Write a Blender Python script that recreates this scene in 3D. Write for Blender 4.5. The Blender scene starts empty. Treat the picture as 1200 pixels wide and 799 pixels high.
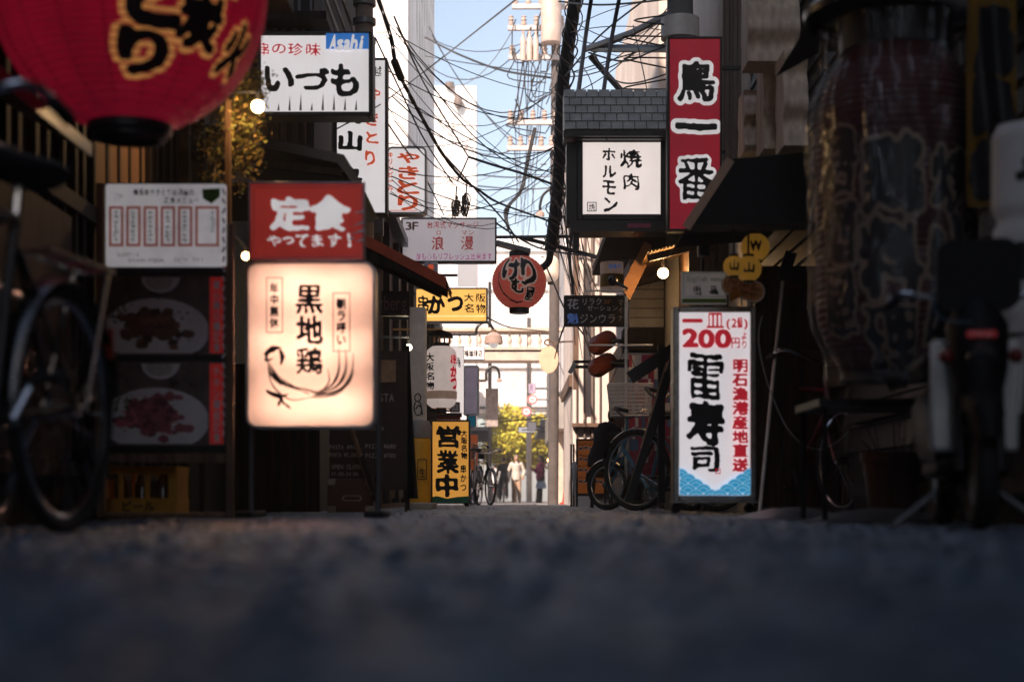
import bpy, math, random
import numpy as np
from mathutils import Vector, Matrix, noise

sc = bpy.context.scene
C = sc.collection
rad = math.radians
RN = random.Random(11)

# ------------------------------------------------------------------ camera, sky, sun, exposure
F = 1900.0                      # focal length in photo pixels (photo 1200 wide)
CAMZ = 0.08
HZ = 586.0
cam = bpy.data.cameras.new('camera')
cam.sensor_width = 36.0
cam.lens = 36.0 * F / 1200.0
cam.shift_y = (HZ - 399.5) / 1200.0
cam.clip_start = 0.05
cam.clip_end = 2000
cam.dof.use_dof = True
cam.dof.focus_distance = 17.0
cam.dof.aperture_fstop = 2.0
camo = bpy.data.objects.new('camera', cam)
C.objects.link(camo)
camo.location = (0, 0, CAMZ)
camo.rotation_euler = (rad(90), 0, 0)
sc.camera = camo

SUN_EL, SUN_AZ = 38.0, 25.0     # sun behind the camera, to its left: light travels +x*sin(az), +y*cos(az)
world = bpy.data.worlds.new('World')
sc.world = world
world.use_nodes = True
wn = world.node_tree.nodes
bg = wn['Background']
sky = wn.new('ShaderNodeTexSky')
sky.sky_type = 'NISHITA'
sky.sun_disc = False
sky.sun_elevation = rad(SUN_EL)
sky.sun_rotation = rad(180 + SUN_AZ)
sky.air_density = 1.0
sky.dust_density = 0.6
sky.ozone_density = 0.15
hs = wn.new('ShaderNodeHueSaturation'); hs.inputs['Saturation'].default_value = .75     # sky blue turned down towards grey
world.node_tree.links.new(sky.outputs[0], hs.inputs['Color']); world.node_tree.links.new(hs.outputs[0], bg.inputs[0])
bg.inputs[1].default_value = 0.10

sl = bpy.data.lights.new('sun', 'SUN')
sl.energy = 5.0
sl.angle = rad(0.6)
sl.color = (1.0, 0.80, 0.66)
so = bpy.data.objects.new('sun', sl)
C.objects.link(so)
ce = math.cos(rad(SUN_EL))
d = Vector((math.sin(rad(SUN_AZ)) * ce, math.cos(rad(SUN_AZ)) * ce, -math.sin(rad(SUN_EL))))
so.rotation_euler = d.to_track_quat('-Z', 'Y').to_euler()
so.location = (-20, -40, 40)

sc.view_settings.view_transform = 'Standard'
sc.view_settings.look = 'None'
sc.view_settings.gamma = 1.0
sc.view_settings.use_curve_mapping = False
sc.view_settings.exposure = 1.12
sc.render.engine = 'CYCLES'
sc.cycles.use_denoising = True
sc.cycles.max_bounces = 7
sc.cycles.transparent_max_bounces = 12
sc.cycles.sample_clamp_indirect = 6.0
sc.cycles.caustics_reflective = False
sc.cycles.caustics_refractive = False


def X(px, D): return (px - 600.0) * D / F
def Z(py, D): return CAMZ + (HZ - py) * D / F
def P(px, py, D): return Vector((X(px, D), D, Z(py, D)))

# ------------------------------------------------------------------ materials
_M = {}
def M(name, col, rough=.6, metal=0., var=.18, scale=5., bump=0., bscale=60., emit=0., ecol=None, spec=.4, dirt=None, dirtamt=.5):
    """procedural Principled material: base colour broken up by two noises, optional bump, dirt and emission"""
    if name in _M: return _M[name]
    m = bpy.data.materials.new(name); m.use_nodes = True
    nt = m.node_tree; n = nt.nodes; L = nt.links
    b = n['Principled BSDF']
    b.inputs['Roughness'].default_value = rough
    b.inputs['Metallic'].default_value = metal
    b.inputs['Specular IOR Level'].default_value = spec
    tc = n.new('ShaderNodeTexCoord')
    nz = n.new('ShaderNodeTexNoise'); nz.inputs['Scale'].default_value = scale; nz.inputs['Detail'].default_value = 7
    nz.inputs['Roughness'].default_value = .65
    L.new(tc.outputs['Object'], nz.inputs['Vector'])
    rp = n.new('ShaderNodeValToRGB')
    rp.color_ramp.elements[0].position = .32; rp.color_ramp.elements[1].position = .68
    rp.color_ramp.elements[0].color = [max(0, c * (1 - var)) for c in col] + [1]
    rp.color_ramp.elements[1].color = [min(1, c * (1 + var)) for c in col] + [1]
    L.new(nz.outputs['Fac'], rp.inputs['Fac'])
    out = rp.outputs['Color']
    if dirt:
        nd = n.new('ShaderNodeTexNoise'); nd.inputs['Scale'].default_value = scale * .45; nd.inputs['Detail'].default_value = 9
        mp = n.new('ShaderNodeMapping'); mp.inputs['Scale'].default_value = (3, 3, .6)
        L.new(tc.outputs['Object'], mp.inputs['Vector']); L.new(mp.outputs['Vector'], nd.inputs['Vector'])
        r2 = n.new('ShaderNodeValToRGB'); r2.color_ramp.elements[0].position = .45; r2.color_ramp.elements[1].position = .72
        r2.color_ramp.elements[1].color = (dirtamt,) * 3 + (1,)
        L.new(nd.outputs['Fac'], r2.inputs['Fac'])
        mx = n.new('ShaderNodeMix'); mx.data_type = 'RGBA'
        mx.inputs['B'].default_value = list(dirt) + [1] if False else mx.inputs['B'].default_value
        mx.inputs[7].default_value = list(dirt) + [1]
        L.new(r2.outputs['Color'], mx.inputs[0]); L.new(out, mx.inputs[6])
        out = mx.outputs[2]
    L.new(out, b.inputs['Base Color'])
    rr = n.new('ShaderNodeMapRange'); rr.inputs[3].default_value = max(.03, rough - .12); rr.inputs[4].default_value = min(1, rough + .12)
    L.new(nz.outputs['Fac'], rr.inputs[0]); L.new(rr.outputs[0], b.inputs['Roughness'])
    if bump:
        nb = n.new('ShaderNodeTexNoise'); nb.inputs['Scale'].default_value = bscale; nb.inputs['Detail'].default_value = 5
        L.new(tc.outputs['Object'], nb.inputs['Vector'])
        bp = n.new('ShaderNodeBump'); bp.inputs['Strength'].default_value = bump; bp.inputs['Distance'].default_value = .01
        L.new(nb.outputs['Fac'], bp.inputs['Height']); L.new(bp.outputs['Normal'], b.inputs['Normal'])
    if emit:
        if ecol is None:
            L.new(out, b.inputs['Emission Color'])
        else:
            b.inputs['Emission Color'].default_value = list(ecol) + [1]
        b.inputs['Emission Strength'].default_value = emit
    _M[name] = m
    return m

def wood(name, c1, c2, scale=9., rough=.65):
    """vertical wood grain"""
    if name in _M: return _M[name]
    m = bpy.data.materials.new(name); m.use_nodes = True
    nt = m.node_tree; n = nt.nodes; L = nt.links; b = n['Principled BSDF']
    tc = n.new('ShaderNodeTexCoord'); mp = n.new('ShaderNodeMapping'); mp.inputs['Scale'].default_value = (4, 4, .25)
    nz = n.new('ShaderNodeTexNoise'); nz.inputs['Scale'].default_value = scale; nz.inputs['Detail'].default_value = 9
    L.new(tc.outputs['Object'], mp.inputs['Vector']); L.new(mp.outputs['Vector'], nz.inputs['Vector'])
    rp = n.new('ShaderNodeValToRGB'); rp.color_ramp.elements[0].position = .35; rp.color_ramp.elements[1].position = .66
    rp.color_ramp.elements[0].color = list(c1) + [1]; rp.color_ramp.elements[1].color = list(c2) + [1]
    L.new(nz.outputs['Fac'], rp.inputs['Fac']); L.new(rp.outputs['Color'], b.inputs['Base Color'])
    b.inputs['Roughness'].default_value = rough; b.inputs['Specular IOR Level'].default_value = .12
    bp = n.new('ShaderNodeBump'); bp.inputs['Strength'].default_value = .35; bp.inputs['Distance'].default_value = .004
    L.new(nz.outputs['Fac'], bp.inputs['Height']); L.new(bp.outputs['Normal'], b.inputs['Normal'])
    _M[name] = m
    return m

# ------------------------------------------------------------------ mesh builder
class MB:
    def __init__(s): s.v = []; s.f = []; s.mi = []; s.cur = 0; s.xf = None
    def add(s, vs, fs):
        o = len(s.v)
        for p in vs:
            p = Vector(p)
            s.v.append(s.xf @ p if s.xf else p)
        for f in fs:
            s.f.append([i + o for i in f]); s.mi.append(s.cur)
    def box(s, x0, x1, y0, y1, z0, z1):
        s.add([(x0, y0, z0), (x1, y0, z0), (x1, y1, z0), (x0, y1, z0), (x0, y0, z1), (x1, y0, z1), (x1, y1, z1), (x0, y1, z1)],
              [(0, 3, 2, 1), (4, 5, 6, 7), (0, 1, 5, 4), (1, 2, 6, 5), (2, 3, 7, 6), (3, 0, 4, 7)]); return s
    def bbox(s, x0, x1, y0, y1, z0, z1, c=.01):
        """box with bevelled edges"""
        c = min(c, (x1 - x0) * .45, (y1 - y0) * .45, (z1 - z0) * .45)
        vs = []; idx = {}
        for ix, x in enumerate((x0, x1)):
            for iy, y in enumerate((y0, y1)):
                for iz, z in enumerate((z0, z1)):
                    sx, sy, sz = (c if ix == 0 else -c), (c if iy == 0 else -c), (c if iz == 0 else -c)
                    for k, q in enumerate(((x, y + sy, z + sz), (x + sx, y, z + sz), (x + sx, y + sy, z))):
                        idx[ix, iy, iz, k] = len(vs); vs.append(q)
        cen = Vector(((x0 + x1) / 2, (y0 + y1) / 2, (z0 + z1) / 2)); fs = []
        def face(l):
            a, b_, c_ = (Vector(vs[i]) for i in l[:3])
            m = sum((Vector(vs[i]) for i in l), Vector()) / len(l)
            if (b_ - a).cross(c_ - a).dot(m - cen) < 0: l = l[::-1]
            fs.append(l)
        for a in (0, 1):
            face([idx[a, 0, 0, 0], idx[a, 1, 0, 0], idx[a, 1, 1, 0], idx[a, 0, 1, 0]])
            face([idx[0, a, 0, 1], idx[1, a, 0, 1], idx[1, a, 1, 1], idx[0, a, 1, 1]])
            face([idx[0, 0, a, 2], idx[1, 0, a, 2], idx[1, 1, a, 2], idx[0, 1, a, 2]])
            for b_ in (0, 1):
                face([idx[0, a, b_, 1], idx[1, a, b_, 1], idx[1, a, b_, 2], idx[0, a, b_, 2]])
                face([idx[a, 0, b_, 0], idx[a, 1, b_, 0], idx[a, 1, b_, 2], idx[a, 0, b_, 2]])
                face([idx[a, b_, 0, 0], idx[a, b_, 1, 0], idx[a, b_, 1, 1], idx[a, b_, 0, 1]])
                for c_ in (0, 1):
                    face([idx[a, b_, c_, 0], idx[a, b_, c_, 1], idx[a, b_, c_, 2]])
        s.add(vs, fs); return s
    def obox(s, c, size, rot=None):
        hx, hy, hz = [q / 2 for q in size]
        m = rot.to_matrix() if rot is not None else Matrix.Identity(3)
        vs = [Vector(c) + m @ Vector((sx * hx, sy * hy, sz * hz)) for sz in (-1, 1) for (sx, sy) in ((-1, -1), (1, -1), (1, 1), (-1, 1))]
        s.add(vs, [(0, 3, 2, 1), (4, 5, 6, 7), (0, 1, 5, 4), (1, 2, 6, 5), (2, 3, 7, 6), (3, 0, 4, 7)]); return s
    def beam(s, p0, p1, w, h, up=(0, 0, 1)):
        p0 = Vector(p0); p1 = Vector(p1); dx = (p1 - p0)
        a = dx.normalized(); u = Vector(up)
        if abs(a.dot(u)) > .98: u = Vector((1, 0, 0))
        b = a.cross(u).normalized() * w / 2; c = b.cross(a).normalized() * h / 2
        vs = [p + q for p in (p0, p1) for q in (-b - c, b - c, b + c, -b + c)]
        s.add(vs, [(0, 1, 2, 3), (7, 6, 5, 4), (0, 4, 5, 1), (1, 5, 6, 2), (2, 6, 7, 3), (3, 7, 4, 0)]); return s
    def tube(s, pts, r, n=8, closed=False, cap=True):
        pts = [Vector(p) for p in pts]; N = len(pts)
        rs = r if isinstance(r, (list, tuple)) else [r] * N
        vs = []; prev = None
        for i, p in enumerate(pts):
            if closed: t = pts[(i + 1) % N] - pts[i - 1]
            else: t = pts[min(i + 1, N - 1)] - pts[max(i - 1, 0)]
            if t.length < 1e-9: t = Vector((0, 0, 1))
            t.normalize()
            if prev is None:
                u = Vector((0, 0, 1)) if abs(t.z) < .9 else Vector((1, 0, 0))
            else: u = prev
            a = (u - t * u.dot(t)).normalized(); b = t.cross(a); prev = a
            for k in range(n):
                an = 2 * math.pi * k / n
                vs.append(p + (a * math.cos(an) + b * math.sin(an)) * rs[i])
        fs = []
        for i in range(N if closed else N - 1):
            j = (i + 1) % N
            for k in range(n):
                k2 = (k + 1) % n
                fs.append((i * n + k, i * n + k2, j * n + k2, j * n + k))
        if cap and not closed:
            fs.append(tuple(range(n))[::-1]); fs.append(tuple((N - 1) * n + k for k in range(n)))
        s.add(vs, fs); return s
    def cyl(s, p0, p1, r0, r1=None, n=12): return s.tube([p0, p1], [r0, r0 if r1 is None else r1], n)
    def lathe(s, prof, c=(0, 0, 0), n=24, a0=0., a1=2 * math.pi):
        c = Vector(c); full = abs(a1 - a0 - 2 * math.pi) < 1e-6; k = n if full else n + 1
        vs = [c + Vector((r * math.sin(a0 + (a1 - a0) * i / n), -r * math.cos(a0 + (a1 - a0) * i / n), z)) for (r, z) in prof for i in range(k)]
        fs = []
        for j in range(len(prof) - 1):
            for i in range(n):
                i2 = (i + 1) % k
                fs.append((j * k + i, j * k + i2, (j + 1) * k + i2, (j + 1) * k + i))
        s.add(vs, fs); return s
    def ball(s, c, r, sc_=(1, 1, 1), n=14, m=9):
        c = Vector(c); vs = []; fs = []
        for j in range(m + 1):
            t = math.pi * j / m
            for i in range(n):
                a = 2 * math.pi * i / n
                vs.append(c + Vector((r * sc_[0] * math.sin(t) * math.cos(a), r * sc_[1] * math.sin(t) * math.sin(a), r * sc_[2] * math.cos(t))))
        for j in range(m):
            for i in range(n):
                fs.append((j * n + i, (j + 1) * n + i, (j + 1) * n + (i + 1) % n, j * n + (i + 1) % n))
        s.add(vs, fs); return s
    def prism(s, poly, y0, y1):
        """polygon in x,z extruded along y"""
        n = len(poly)
        a = sum(poly[i][0] * poly[(i + 1) % n][1] - poly[(i + 1) % n][0] * poly[i][1] for i in range(n))
        if a < 0: poly = poly[::-1]
        vs = [(x, y0, z) for x, z in poly] + [(x, y1, z) for x, z in poly]
        s.add(vs, [tuple(range(n)), tuple(range(2 * n - 1, n - 1, -1))] + [(i, n + i, n + (i + 1) % n, (i + 1) % n) for i in range(n)]); return s
    def ring(s, outer, inner, y0, y1):
        n = len(outer)
        vs = [(x, y0, z) for x, z in outer] + [(x, y0, z) for x, z in inner] + [(x, y1, z) for x, z in outer] + [(x, y1, z) for x, z in inner]
        fs = []
        for i in range(n):
            j = (i + 1) % n
            fs += [(i, j, n + j, n + i), (2 * n + j, 2 * n + i, 3 * n + i, 3 * n + j), (i, 2 * n + i, 2 * n + j, j), (n + j, 3 * n + j, 3 * n + i, n + i)]
        s.add(vs, fs); return s
    def flat(s, poly, y):
        s.add([(x, y, z) for x, z in poly], [tuple(range(len(poly)))]); return s
    def build(s, name, mats, parent=None, label=None, smooth=True, loc=None):
        me = bpy.data.meshes.new(name)
        off = Vector((0, 0, 0))
        if parent is None:
            if loc is None:
                xs = [p.x for p in s.v]; ys = [p.y for p in s.v]; zs = [p.z for p in s.v]
                off = Vector(((min(xs) + max(xs)) / 2, (min(ys) + max(ys)) / 2, min(zs)))
            else: off = Vector(loc)
        me.from_pydata([tuple(p - off) for p in s.v], [], s.f)
        if not isinstance(mats, (list, tuple)): mats = [mats]
        for m in mats: me.materials.append(m)
        me.polygons.foreach_set('material_index', s.mi)
        if smooth:
            me.polygons.foreach_set('use_smooth', [True] * len(s.f))
            try: me.set_sharp_from_angle(angle=rad(38))
            except Exception: pass
        me.update()
        o = bpy.data.objects.new(name, me)
        C.objects.link(o); o.location = off
        if parent is not None: o.parent = parent; o.location = (0, 0, 0)
        if label: o['label'] = label
        return o

def tag(o, label, cat, group=None):
    o['label'] = label; o['category'] = cat
    if group: o['group'] = group
    return o
def thing(name, label, cat, loc=(0, 0, 0), rz=0., group=None):
    o = bpy.data.objects.new(name, None); C.objects.link(o)
    o.empty_display_size = .1
    o.location = loc; o.rotation_euler = (0, 0, rz)
    return tag(o, label, cat, group)
def struct(o): o['kind'] = 'structure'; return o
def kids(o): return [c for c in bpy.data.objects if c.parent == o]
def dup(o, loc=None, rot=None, label=None, group=None, parent=None):
    c = o.copy(); C.objects.link(c)
    if parent is not None: c.parent = parent
    if loc is not None: c.location = loc
    if rot is not None: c.rotation_euler = rot
    if label: c['label'] = label
    if group: c['group'] = group
    for k in kids(o): dup(k, parent=c)
    return c

def rrect(x0, x1, z0, z1, r, n=6):
    if r <= 0: return [(x0, z0), (x1, z0), (x1, z1), (x0, z1)]
    out = []
    for cx, cz, a in ((x1 - r, z0 + r, -90), (x1 - r, z1 - r, 0), (x0 + r, z1 - r, 90), (x0 + r, z0 + r, 180)):
        for k in range(n + 1):
            t = rad(a + 90 * k / n); out.append((cx + r * math.cos(t), cz + r * math.sin(t)))
    return out
def ell(cx, cz, rx, rz_, n=28, a0=0, a1=360):
    return [(cx + rx * math.cos(rad(a0 + (a1 - a0) * k / n)), cz + rz_ * math.sin(rad(a0 + (a1 - a0) * k / n))) for k in range(n if a1 - a0 >= 360 else n + 1)]
def smooth_pts(pts, k=6):
    pts = [Vector(p) for p in pts]; out = []
    for i in range(len(pts) - 1):
        p0 = pts[max(i - 1, 0)]; p1 = pts[i]; p2 = pts[i + 1]; p3 = pts[min(i + 2, len(pts) - 1)]
        for j in range(k):
            t = j / k
            out.append(.5 * ((2 * p1) + (-p0 + p2) * t + (2 * p0 - 5 * p1 + 4 * p2 - p3) * t * t + (-p0 + 3 * p1 - 3 * p2 + p3) * t ** 3))
    out.append(pts[-1]); return out

# ------------------------------------------------------------------ lettering
_raw = {}
def raw(ch):
    """outline glyph as triangles in em units"""
    if ch in _raw: return _raw[ch]
    c = bpy.data.curves.new('glyph', 'FONT'); c.body = ch; c.resolution_u = 3; c.fill_mode = 'FRONT'
    o = bpy.data.objects.new('glyph', c); m = o.to_mesh()
    m.calc_loop_triangles()
    v = np.array([(q.co.x, q.co.y) for q in m.vertices]).reshape(-1, 2)
    t = np.array([tuple(q.vertices) for q in m.loop_triangles], dtype=int).reshape(-1, 3)
    o.to_mesh_clear(); bpy.data.objects.remove(o); bpy.data.curves.remove(c)
    _raw[ch] = (v, t); return _raw[ch]

def _inside(v, t, gx, gy):
    ins = np.zeros(gx.shape, bool)
    for a, b, c in t:
        A, B, Cc = v[a], v[b], v[c]
        d1 = (gx - B[0]) * (A[1] - B[1]) - (A[0] - B[0]) * (gy - B[1])
        d2 = (gx - Cc[0]) * (B[1] - Cc[1]) - (B[0] - Cc[0]) * (gy - Cc[1])
        d3 = (gx - A[0]) * (Cc[1] - A[1]) - (Cc[0] - A[0]) * (gy - A[1])
        ins |= ~(((d1 < 0) | (d2 < 0) | (d3 < 0)) & ((d1 > 0) | (d2 > 0) | (d3 > 0)))
    return ins

def _sdf_of(ins, h):
    ys, xs = np.nonzero(ins ^ np.roll(ins, 1, 0) | ins ^ np.roll(ins, 1, 1))
    n0, n1 = ins.shape
    gy, gx = np.mgrid[0:n0, 0:n1]
    if len(xs) == 0: return np.full(ins.shape, 9.)
    dist = np.full(ins.shape, 1e9)
    for k in range(0, len(xs), 400):
        dd = (gx[..., None] - xs[k:k + 400] + .5) ** 2 + (gy[..., None] - ys[k:k + 400] + .5) ** 2
        dist = np.minimum(dist, dd.min(-1))
    s = np.sqrt(dist) * h
    s = np.where(ins, -s, s)
    for _ in range(2):
        s = (s + np.roll(s, 1, 0) + np.roll(s, -1, 0) + np.roll(s, 1, 1) + np.roll(s, -1, 1)) / 5
    return s

FILL0 = .29
_sdf = {}
def sdf(ch, n=48, wob=0.):
    key = (ch, n, wob)
    if key in _sdf: return _sdf[key]
    v, t = raw(ch)
    lo = v.min(0); hi = v.max(0); pad = .17; h = (max(hi - lo) + 2 * pad) / n
    nx = int((hi[0] - lo[0] + 2 * pad) / h) + 2; ny = int((hi[1] - lo[1] + 2 * pad) / h) + 2
    gx, gy = np.meshgrid(lo[0] - pad + np.arange(nx) * h, lo[1] - pad + np.arange(ny) * h)
    wx, wy = gx, gy
    if wob:
        k = sum(ord(q) for q in ch) % 17
        wx = gx + wob * (np.sin(7 * gy + k) + .6 * np.sin(15 * gx + 2 * k) + .35 * np.sin(31 * gy + k))
        wy = gy + wob * (np.sin(6 * gx + 1.7 * k) + .6 * np.sin(13 * gy + k) + .35 * np.sin(29 * gx + k)) + wob * 1.6 * (gx - lo[0])
    s = _sdf_of(_inside(v, t, wx, wy), h)
    if wob:
        s = s + wob * .55 * np.sin(9 * gx + 5 * gy + k)
    _sdf[key] = (s, lo[0] - pad, lo[1] - pad, h, lo, hi); return _sdf[key]

def march(s, x0, y0, h, iso, merge=True):
    """filled region s<iso as polygons"""
    V = []; Fc = []
    n0, n1 = s.shape; q = s - iso
    full = (q[:-1, :-1] < 0) & (q[1:, :-1] < 0) & (q[:-1, 1:] < 0) & (q[1:, 1:] < 0)
    anyi = (q[:-1, :-1] < 0) | (q[1:, :-1] < 0) | (q[:-1, 1:] < 0) | (q[1:, 1:] < 0)
    def put(l):
        o = len(V); V.extend(l); Fc.append(tuple(range(o, o + len(l))))
    for j in range(n0 - 1):
        i = 0
        while i < n1 - 1:
            if full[j, i]:
                e = i + 1
                while merge and e < n1 - 1 and full[j, e]: e += 1
                put([(x0 + i * h, y0 + j * h), (x0 + e * h, y0 + j * h), (x0 + e * h, y0 + (j + 1) * h), (x0 + i * h, y0 + (j + 1) * h)])
                i = e; continue
            if anyi[j, i]:
                cs = [(i, j), (i + 1, j), (i + 1, j + 1), (i, j + 1)]; l = []
                for k in range(4):
                    a = cs[k]; b = cs[(k + 1) % 4]; qa = q[a[1], a[0]]; qb = q[b[1], b[0]]
                    if qa < 0: l.append((x0 + a[0] * h, y0 + a[1] * h))
                    if (qa < 0) != (qb < 0):
                        t = qa / (qa - qb); l.append((x0 + (a[0] + (b[0] - a[0]) * t) * h, y0 + (a[1] + (b[1] - a[1]) * t) * h))
                if len(l) > 2: put(l)
            i += 1
    return V, Fc

def brush(mb, ch, x0, x1, z0, z1, y, iso=.02, wob=.0, n=48, fn=None, merge=True):
    """one character drawn with a fat brush into the box x0..x1, z0..z1 (fn maps u,v to 3D for curved things)"""
    s, gx, gy, h, lo, hi = sdf(ch, n, wob)
    fill = float((s < 0).mean()) * s.size * h * h / max(1e-6, (hi[0] - lo[0]) * (hi[1] - lo[1]))
    dens = 1. if ord(ch) < 256 or ch in '一ー' else 1 - .8 * min(1., max(0., (fill - FILL0) / .16))      # crowded characters keep their gaps
    iso = min(iso, .07) * dens + max(0., iso - .07)
    V, Fc = march(s, gx, gy, h, iso, merge)
    sx = (x1 - x0) / max(hi[0] - lo[0], .25); sz = (z1 - z0) / max(hi[1] - lo[1], .1 if ch in '一ー-' else .25)
    if ch in '一ー': sz = min(sz, sx)
    cx = (lo[0] + hi[0]) / 2; cz = (lo[1] + hi[1]) / 2
    pts = [((x0 + x1) / 2 + (a - cx) * sx, (z0 + z1) / 2 + (b - cz) * sz) for a, b in V]
    mb.add([fn(a, b) for a, b in pts] if fn else [(a, y, b) for a, b in pts], Fc)

def plain(mb, text, x0, x1, z0, z1, y, vertical=False, bold=0., shear=0., rot=False):
    """a row (or column) of evenly set characters"""
    n = len(text)
    for i, ch in enumerate(text):
        if ch in ' 　': continue
        if vertical:
            a0, a1 = x0, x1; hh = (z1 - z0) / n; b1 = z1 - i * hh; b0 = b1 - hh
        else:
            w = (x1 - x0) / n; a0 = x0 + i * w; a1 = a0 + w; b0, b1 = z0, z1
        v, t = raw(ch)
        if len(v) == 0: continue
        if ord(ch) < 256:
            lo = v.min(0); hi = v.max(0)
            em_w = max(hi[0] - lo[0], .3) + .08; ox = lo[0] - .04 - (max(0, .3 - (hi[0] - lo[0])) / 2)
        else: em_w = 1.0; ox = 0.0 if v[:, 0].max() <= 1.02 else v[:, 0].min() - .03
        if ord(ch) >= 256:
            c_ = (v[:, 0].max() + v[:, 0].min()) / 2
            ox = c_ - .5 if abs(c_ - .5) > .35 else 0.0
        if vertical and ch == 'ー':
            v = np.stack([.5 + (v[:, 1] - .38), .38 - (v[:, 0] - .5)], 1)
        if bold:
            s, gx, gy, h, lo, hi = sdf(ch, 30, 0.); V, Fc = march(s, gx, gy, h, bold)
        else:
            V = [tuple(q) for q in v]; Fc = [tuple(q) for q in t]
        zb, zt = -.12, .88
        pts = []
        for a, b in V:
            u = (a - ox) / em_w; w_ = (b - zb) / (zt - zb)
            pts.append((a0 + (a1 - a0) * u + shear * (b1 - b0) * w_, y, b0 + (b1 - b0) * w_))
        mb.add(pts, Fc)

def scribble(mb, x0, x1, z0, z1, y, seed=0, n=6, th=None):
    """small print too blurred to read: short strokes filling a character cell"""
    r = random.Random(seed); w = x1 - x0; hh = z1 - z0; th = th or min(w, hh) * .1
    for k in range(n):
        if r.random() < .55:
            zc = z0 + hh * r.uniform(.1, .9); a = x0 + w * r.uniform(0, .35); b = x1 - w * r.uniform(0, .35)
            mb.flat([(a, zc - th / 2), (b, zc - th / 2 + r.uniform(-1, 1) * th), (b, zc + th / 2), (a, zc + th / 2)], y)
        else:
            xc = x0 + w * r.uniform(.15, .85); a = z0 + hh * r.uniform(0, .35); b = z1 - hh * r.uniform(0, .35)
            mb.flat([(xc - th / 2, a), (xc + th / 2, a), (xc + th / 2 + r.uniform(-1, 1) * th, b), (xc - th / 2, b)], y)

# ================================================================== SETTING
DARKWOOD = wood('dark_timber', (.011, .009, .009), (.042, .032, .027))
BROWNWOOD = wood('brown_timber', (.03, .017, .010), (.085, .048, .028))
TANWOOD = wood('tan_timber', (.16, .10, .06), (.30, .20, .125))
BLACK = M('black_paint', (.015, .015, .018), .45, bump=.15)
BLACKM = M('black_metal', (.012, .013, .016), .38, metal=.3)
CHROME = M('worn_chrome', (.55, .56, .58), .22, metal=1)
STEEL = M('brushed_steel', (.30, .28, .26), .38, metal=.9, var=.3, scale=14)
GREYM = M('grey_metal', (.16, .16, .17), .45, metal=.5)
RUBBER = M('rubber', (.012, .012, .013), .75)
WHITEP = M('white_paint', (.74, .72, .70), .5, dirt=(.45, .40, .36), dirtamt=.45, scale=4)
INK = M('black_ink', (.008, .008, .010), .55)
REDINK = M('red_ink', (.46, .016, .030), .5, emit=.3)  # glows by itself so the red does not darken on lit panels
ORANGEINK = M('orange_red_ink', (.60, .085, .030), .5, emit=.3)  # same added glow keeps the orange bright
WHITEINK = M('white_ink', (.82, .80, .80), .5)
WHITELIT = M('glowing_white_letter', (.82, .78, .78), .5, emit=.26)  # emission stands in for backlight, also on the thin notice
CABLE = M('cable_sheath', (.018, .017, .018), .55)
PALECABLE = M('pale_cable_sheath', (.16, .12, .10), .6)  # paler brown sheath, also used to suggest haze on far wires

def asphalt(name, c0, c1):
    m = bpy.data.materials.new(name); m.use_nodes = True
    nt = m.node_tree; n = nt.nodes; L = nt.links; b = n['Principled BSDF']
    tc = n.new('ShaderNodeTexCoord')
    v = n.new('ShaderNodeTexVoronoi'); v.inputs['Scale'].default_value = 64
    L.new(tc.outputs['Object'], v.inputs['Vector'])
    nz = n.new('ShaderNodeTexNoise'); nz.inputs['Scale'].default_value = 2.3; nz.inputs['Detail'].default_value = 9
    L.new(tc.outputs['Object'], nz.inputs['Vector'])
    rp = n.new('ShaderNodeValToRGB'); rp.color_ramp.elements[0].color = list(c0) + [1]; rp.color_ramp.elements[1].color = list(c1) + [1]
    rp.color_ramp.elements.new(.72).color = [c * .42 for c in c1] + [1]; L.new(v.outputs['Color'], rp.inputs['Fac'])
    r2 = n.new('ShaderNodeValToRGB'); r2.color_ramp.elements[0].position = .3; r2.color_ramp.elements[1].position = .7
    r2.color_ramp.elements[0].color = (.42, .43, .45, 1); r2.color_ramp.elements[1].color = (1.5, 1.5, 1.5, 1)
    L.new(nz.outputs['Fac'], r2.inputs['Fac'])
    mx = n.new('ShaderNodeMix'); mx.data_type = 'RGBA'; mx.blend_type = 'MULTIPLY'; mx.inputs[0].default_value = 1
    L.new(rp.outputs['Color'], mx.inputs[6]); L.new(r2.outputs['Color'], mx.inputs[7])
    L.new(mx.outputs[2], b.inputs['Base Color'])
    b.inputs['Roughness'].default_value = .5; b.inputs['Specular IOR Level'].default_value = .22
    bp = n.new('ShaderNodeBump'); bp.inputs['Strength'].default_value = .8; bp.inputs['Distance'].default_value = .006
    L.new(v.outputs['Distance'], bp.inputs['Height']); L.new(bp.outputs['Normal'], b.inputs['Normal'])
    _M[name] = m; return m

PALEG = M('pale_paving', (.34, .32, .31), .8, var=.2, scale=1.5, bump=.3)
mb = MB()      # one sheet to the horizon with the alley's own asphalt let into it
mb.add([(-300, -60, 0), (300, -60, 0), (300, 600, 0), (-300, 600, 0), (-2.58, -13.9, 0), (2.58, -13.9, 0), (2.58, 30.9, 0), (-2.58, 30.9, 0)], [(0, 1, 5, 4), (1, 2, 6, 5), (2, 3, 7, 6), (3, 0, 4, 7)])
struct(mb.build('ground', PALEG, smooth=False, loc=(0, 0, -.012)))
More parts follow.
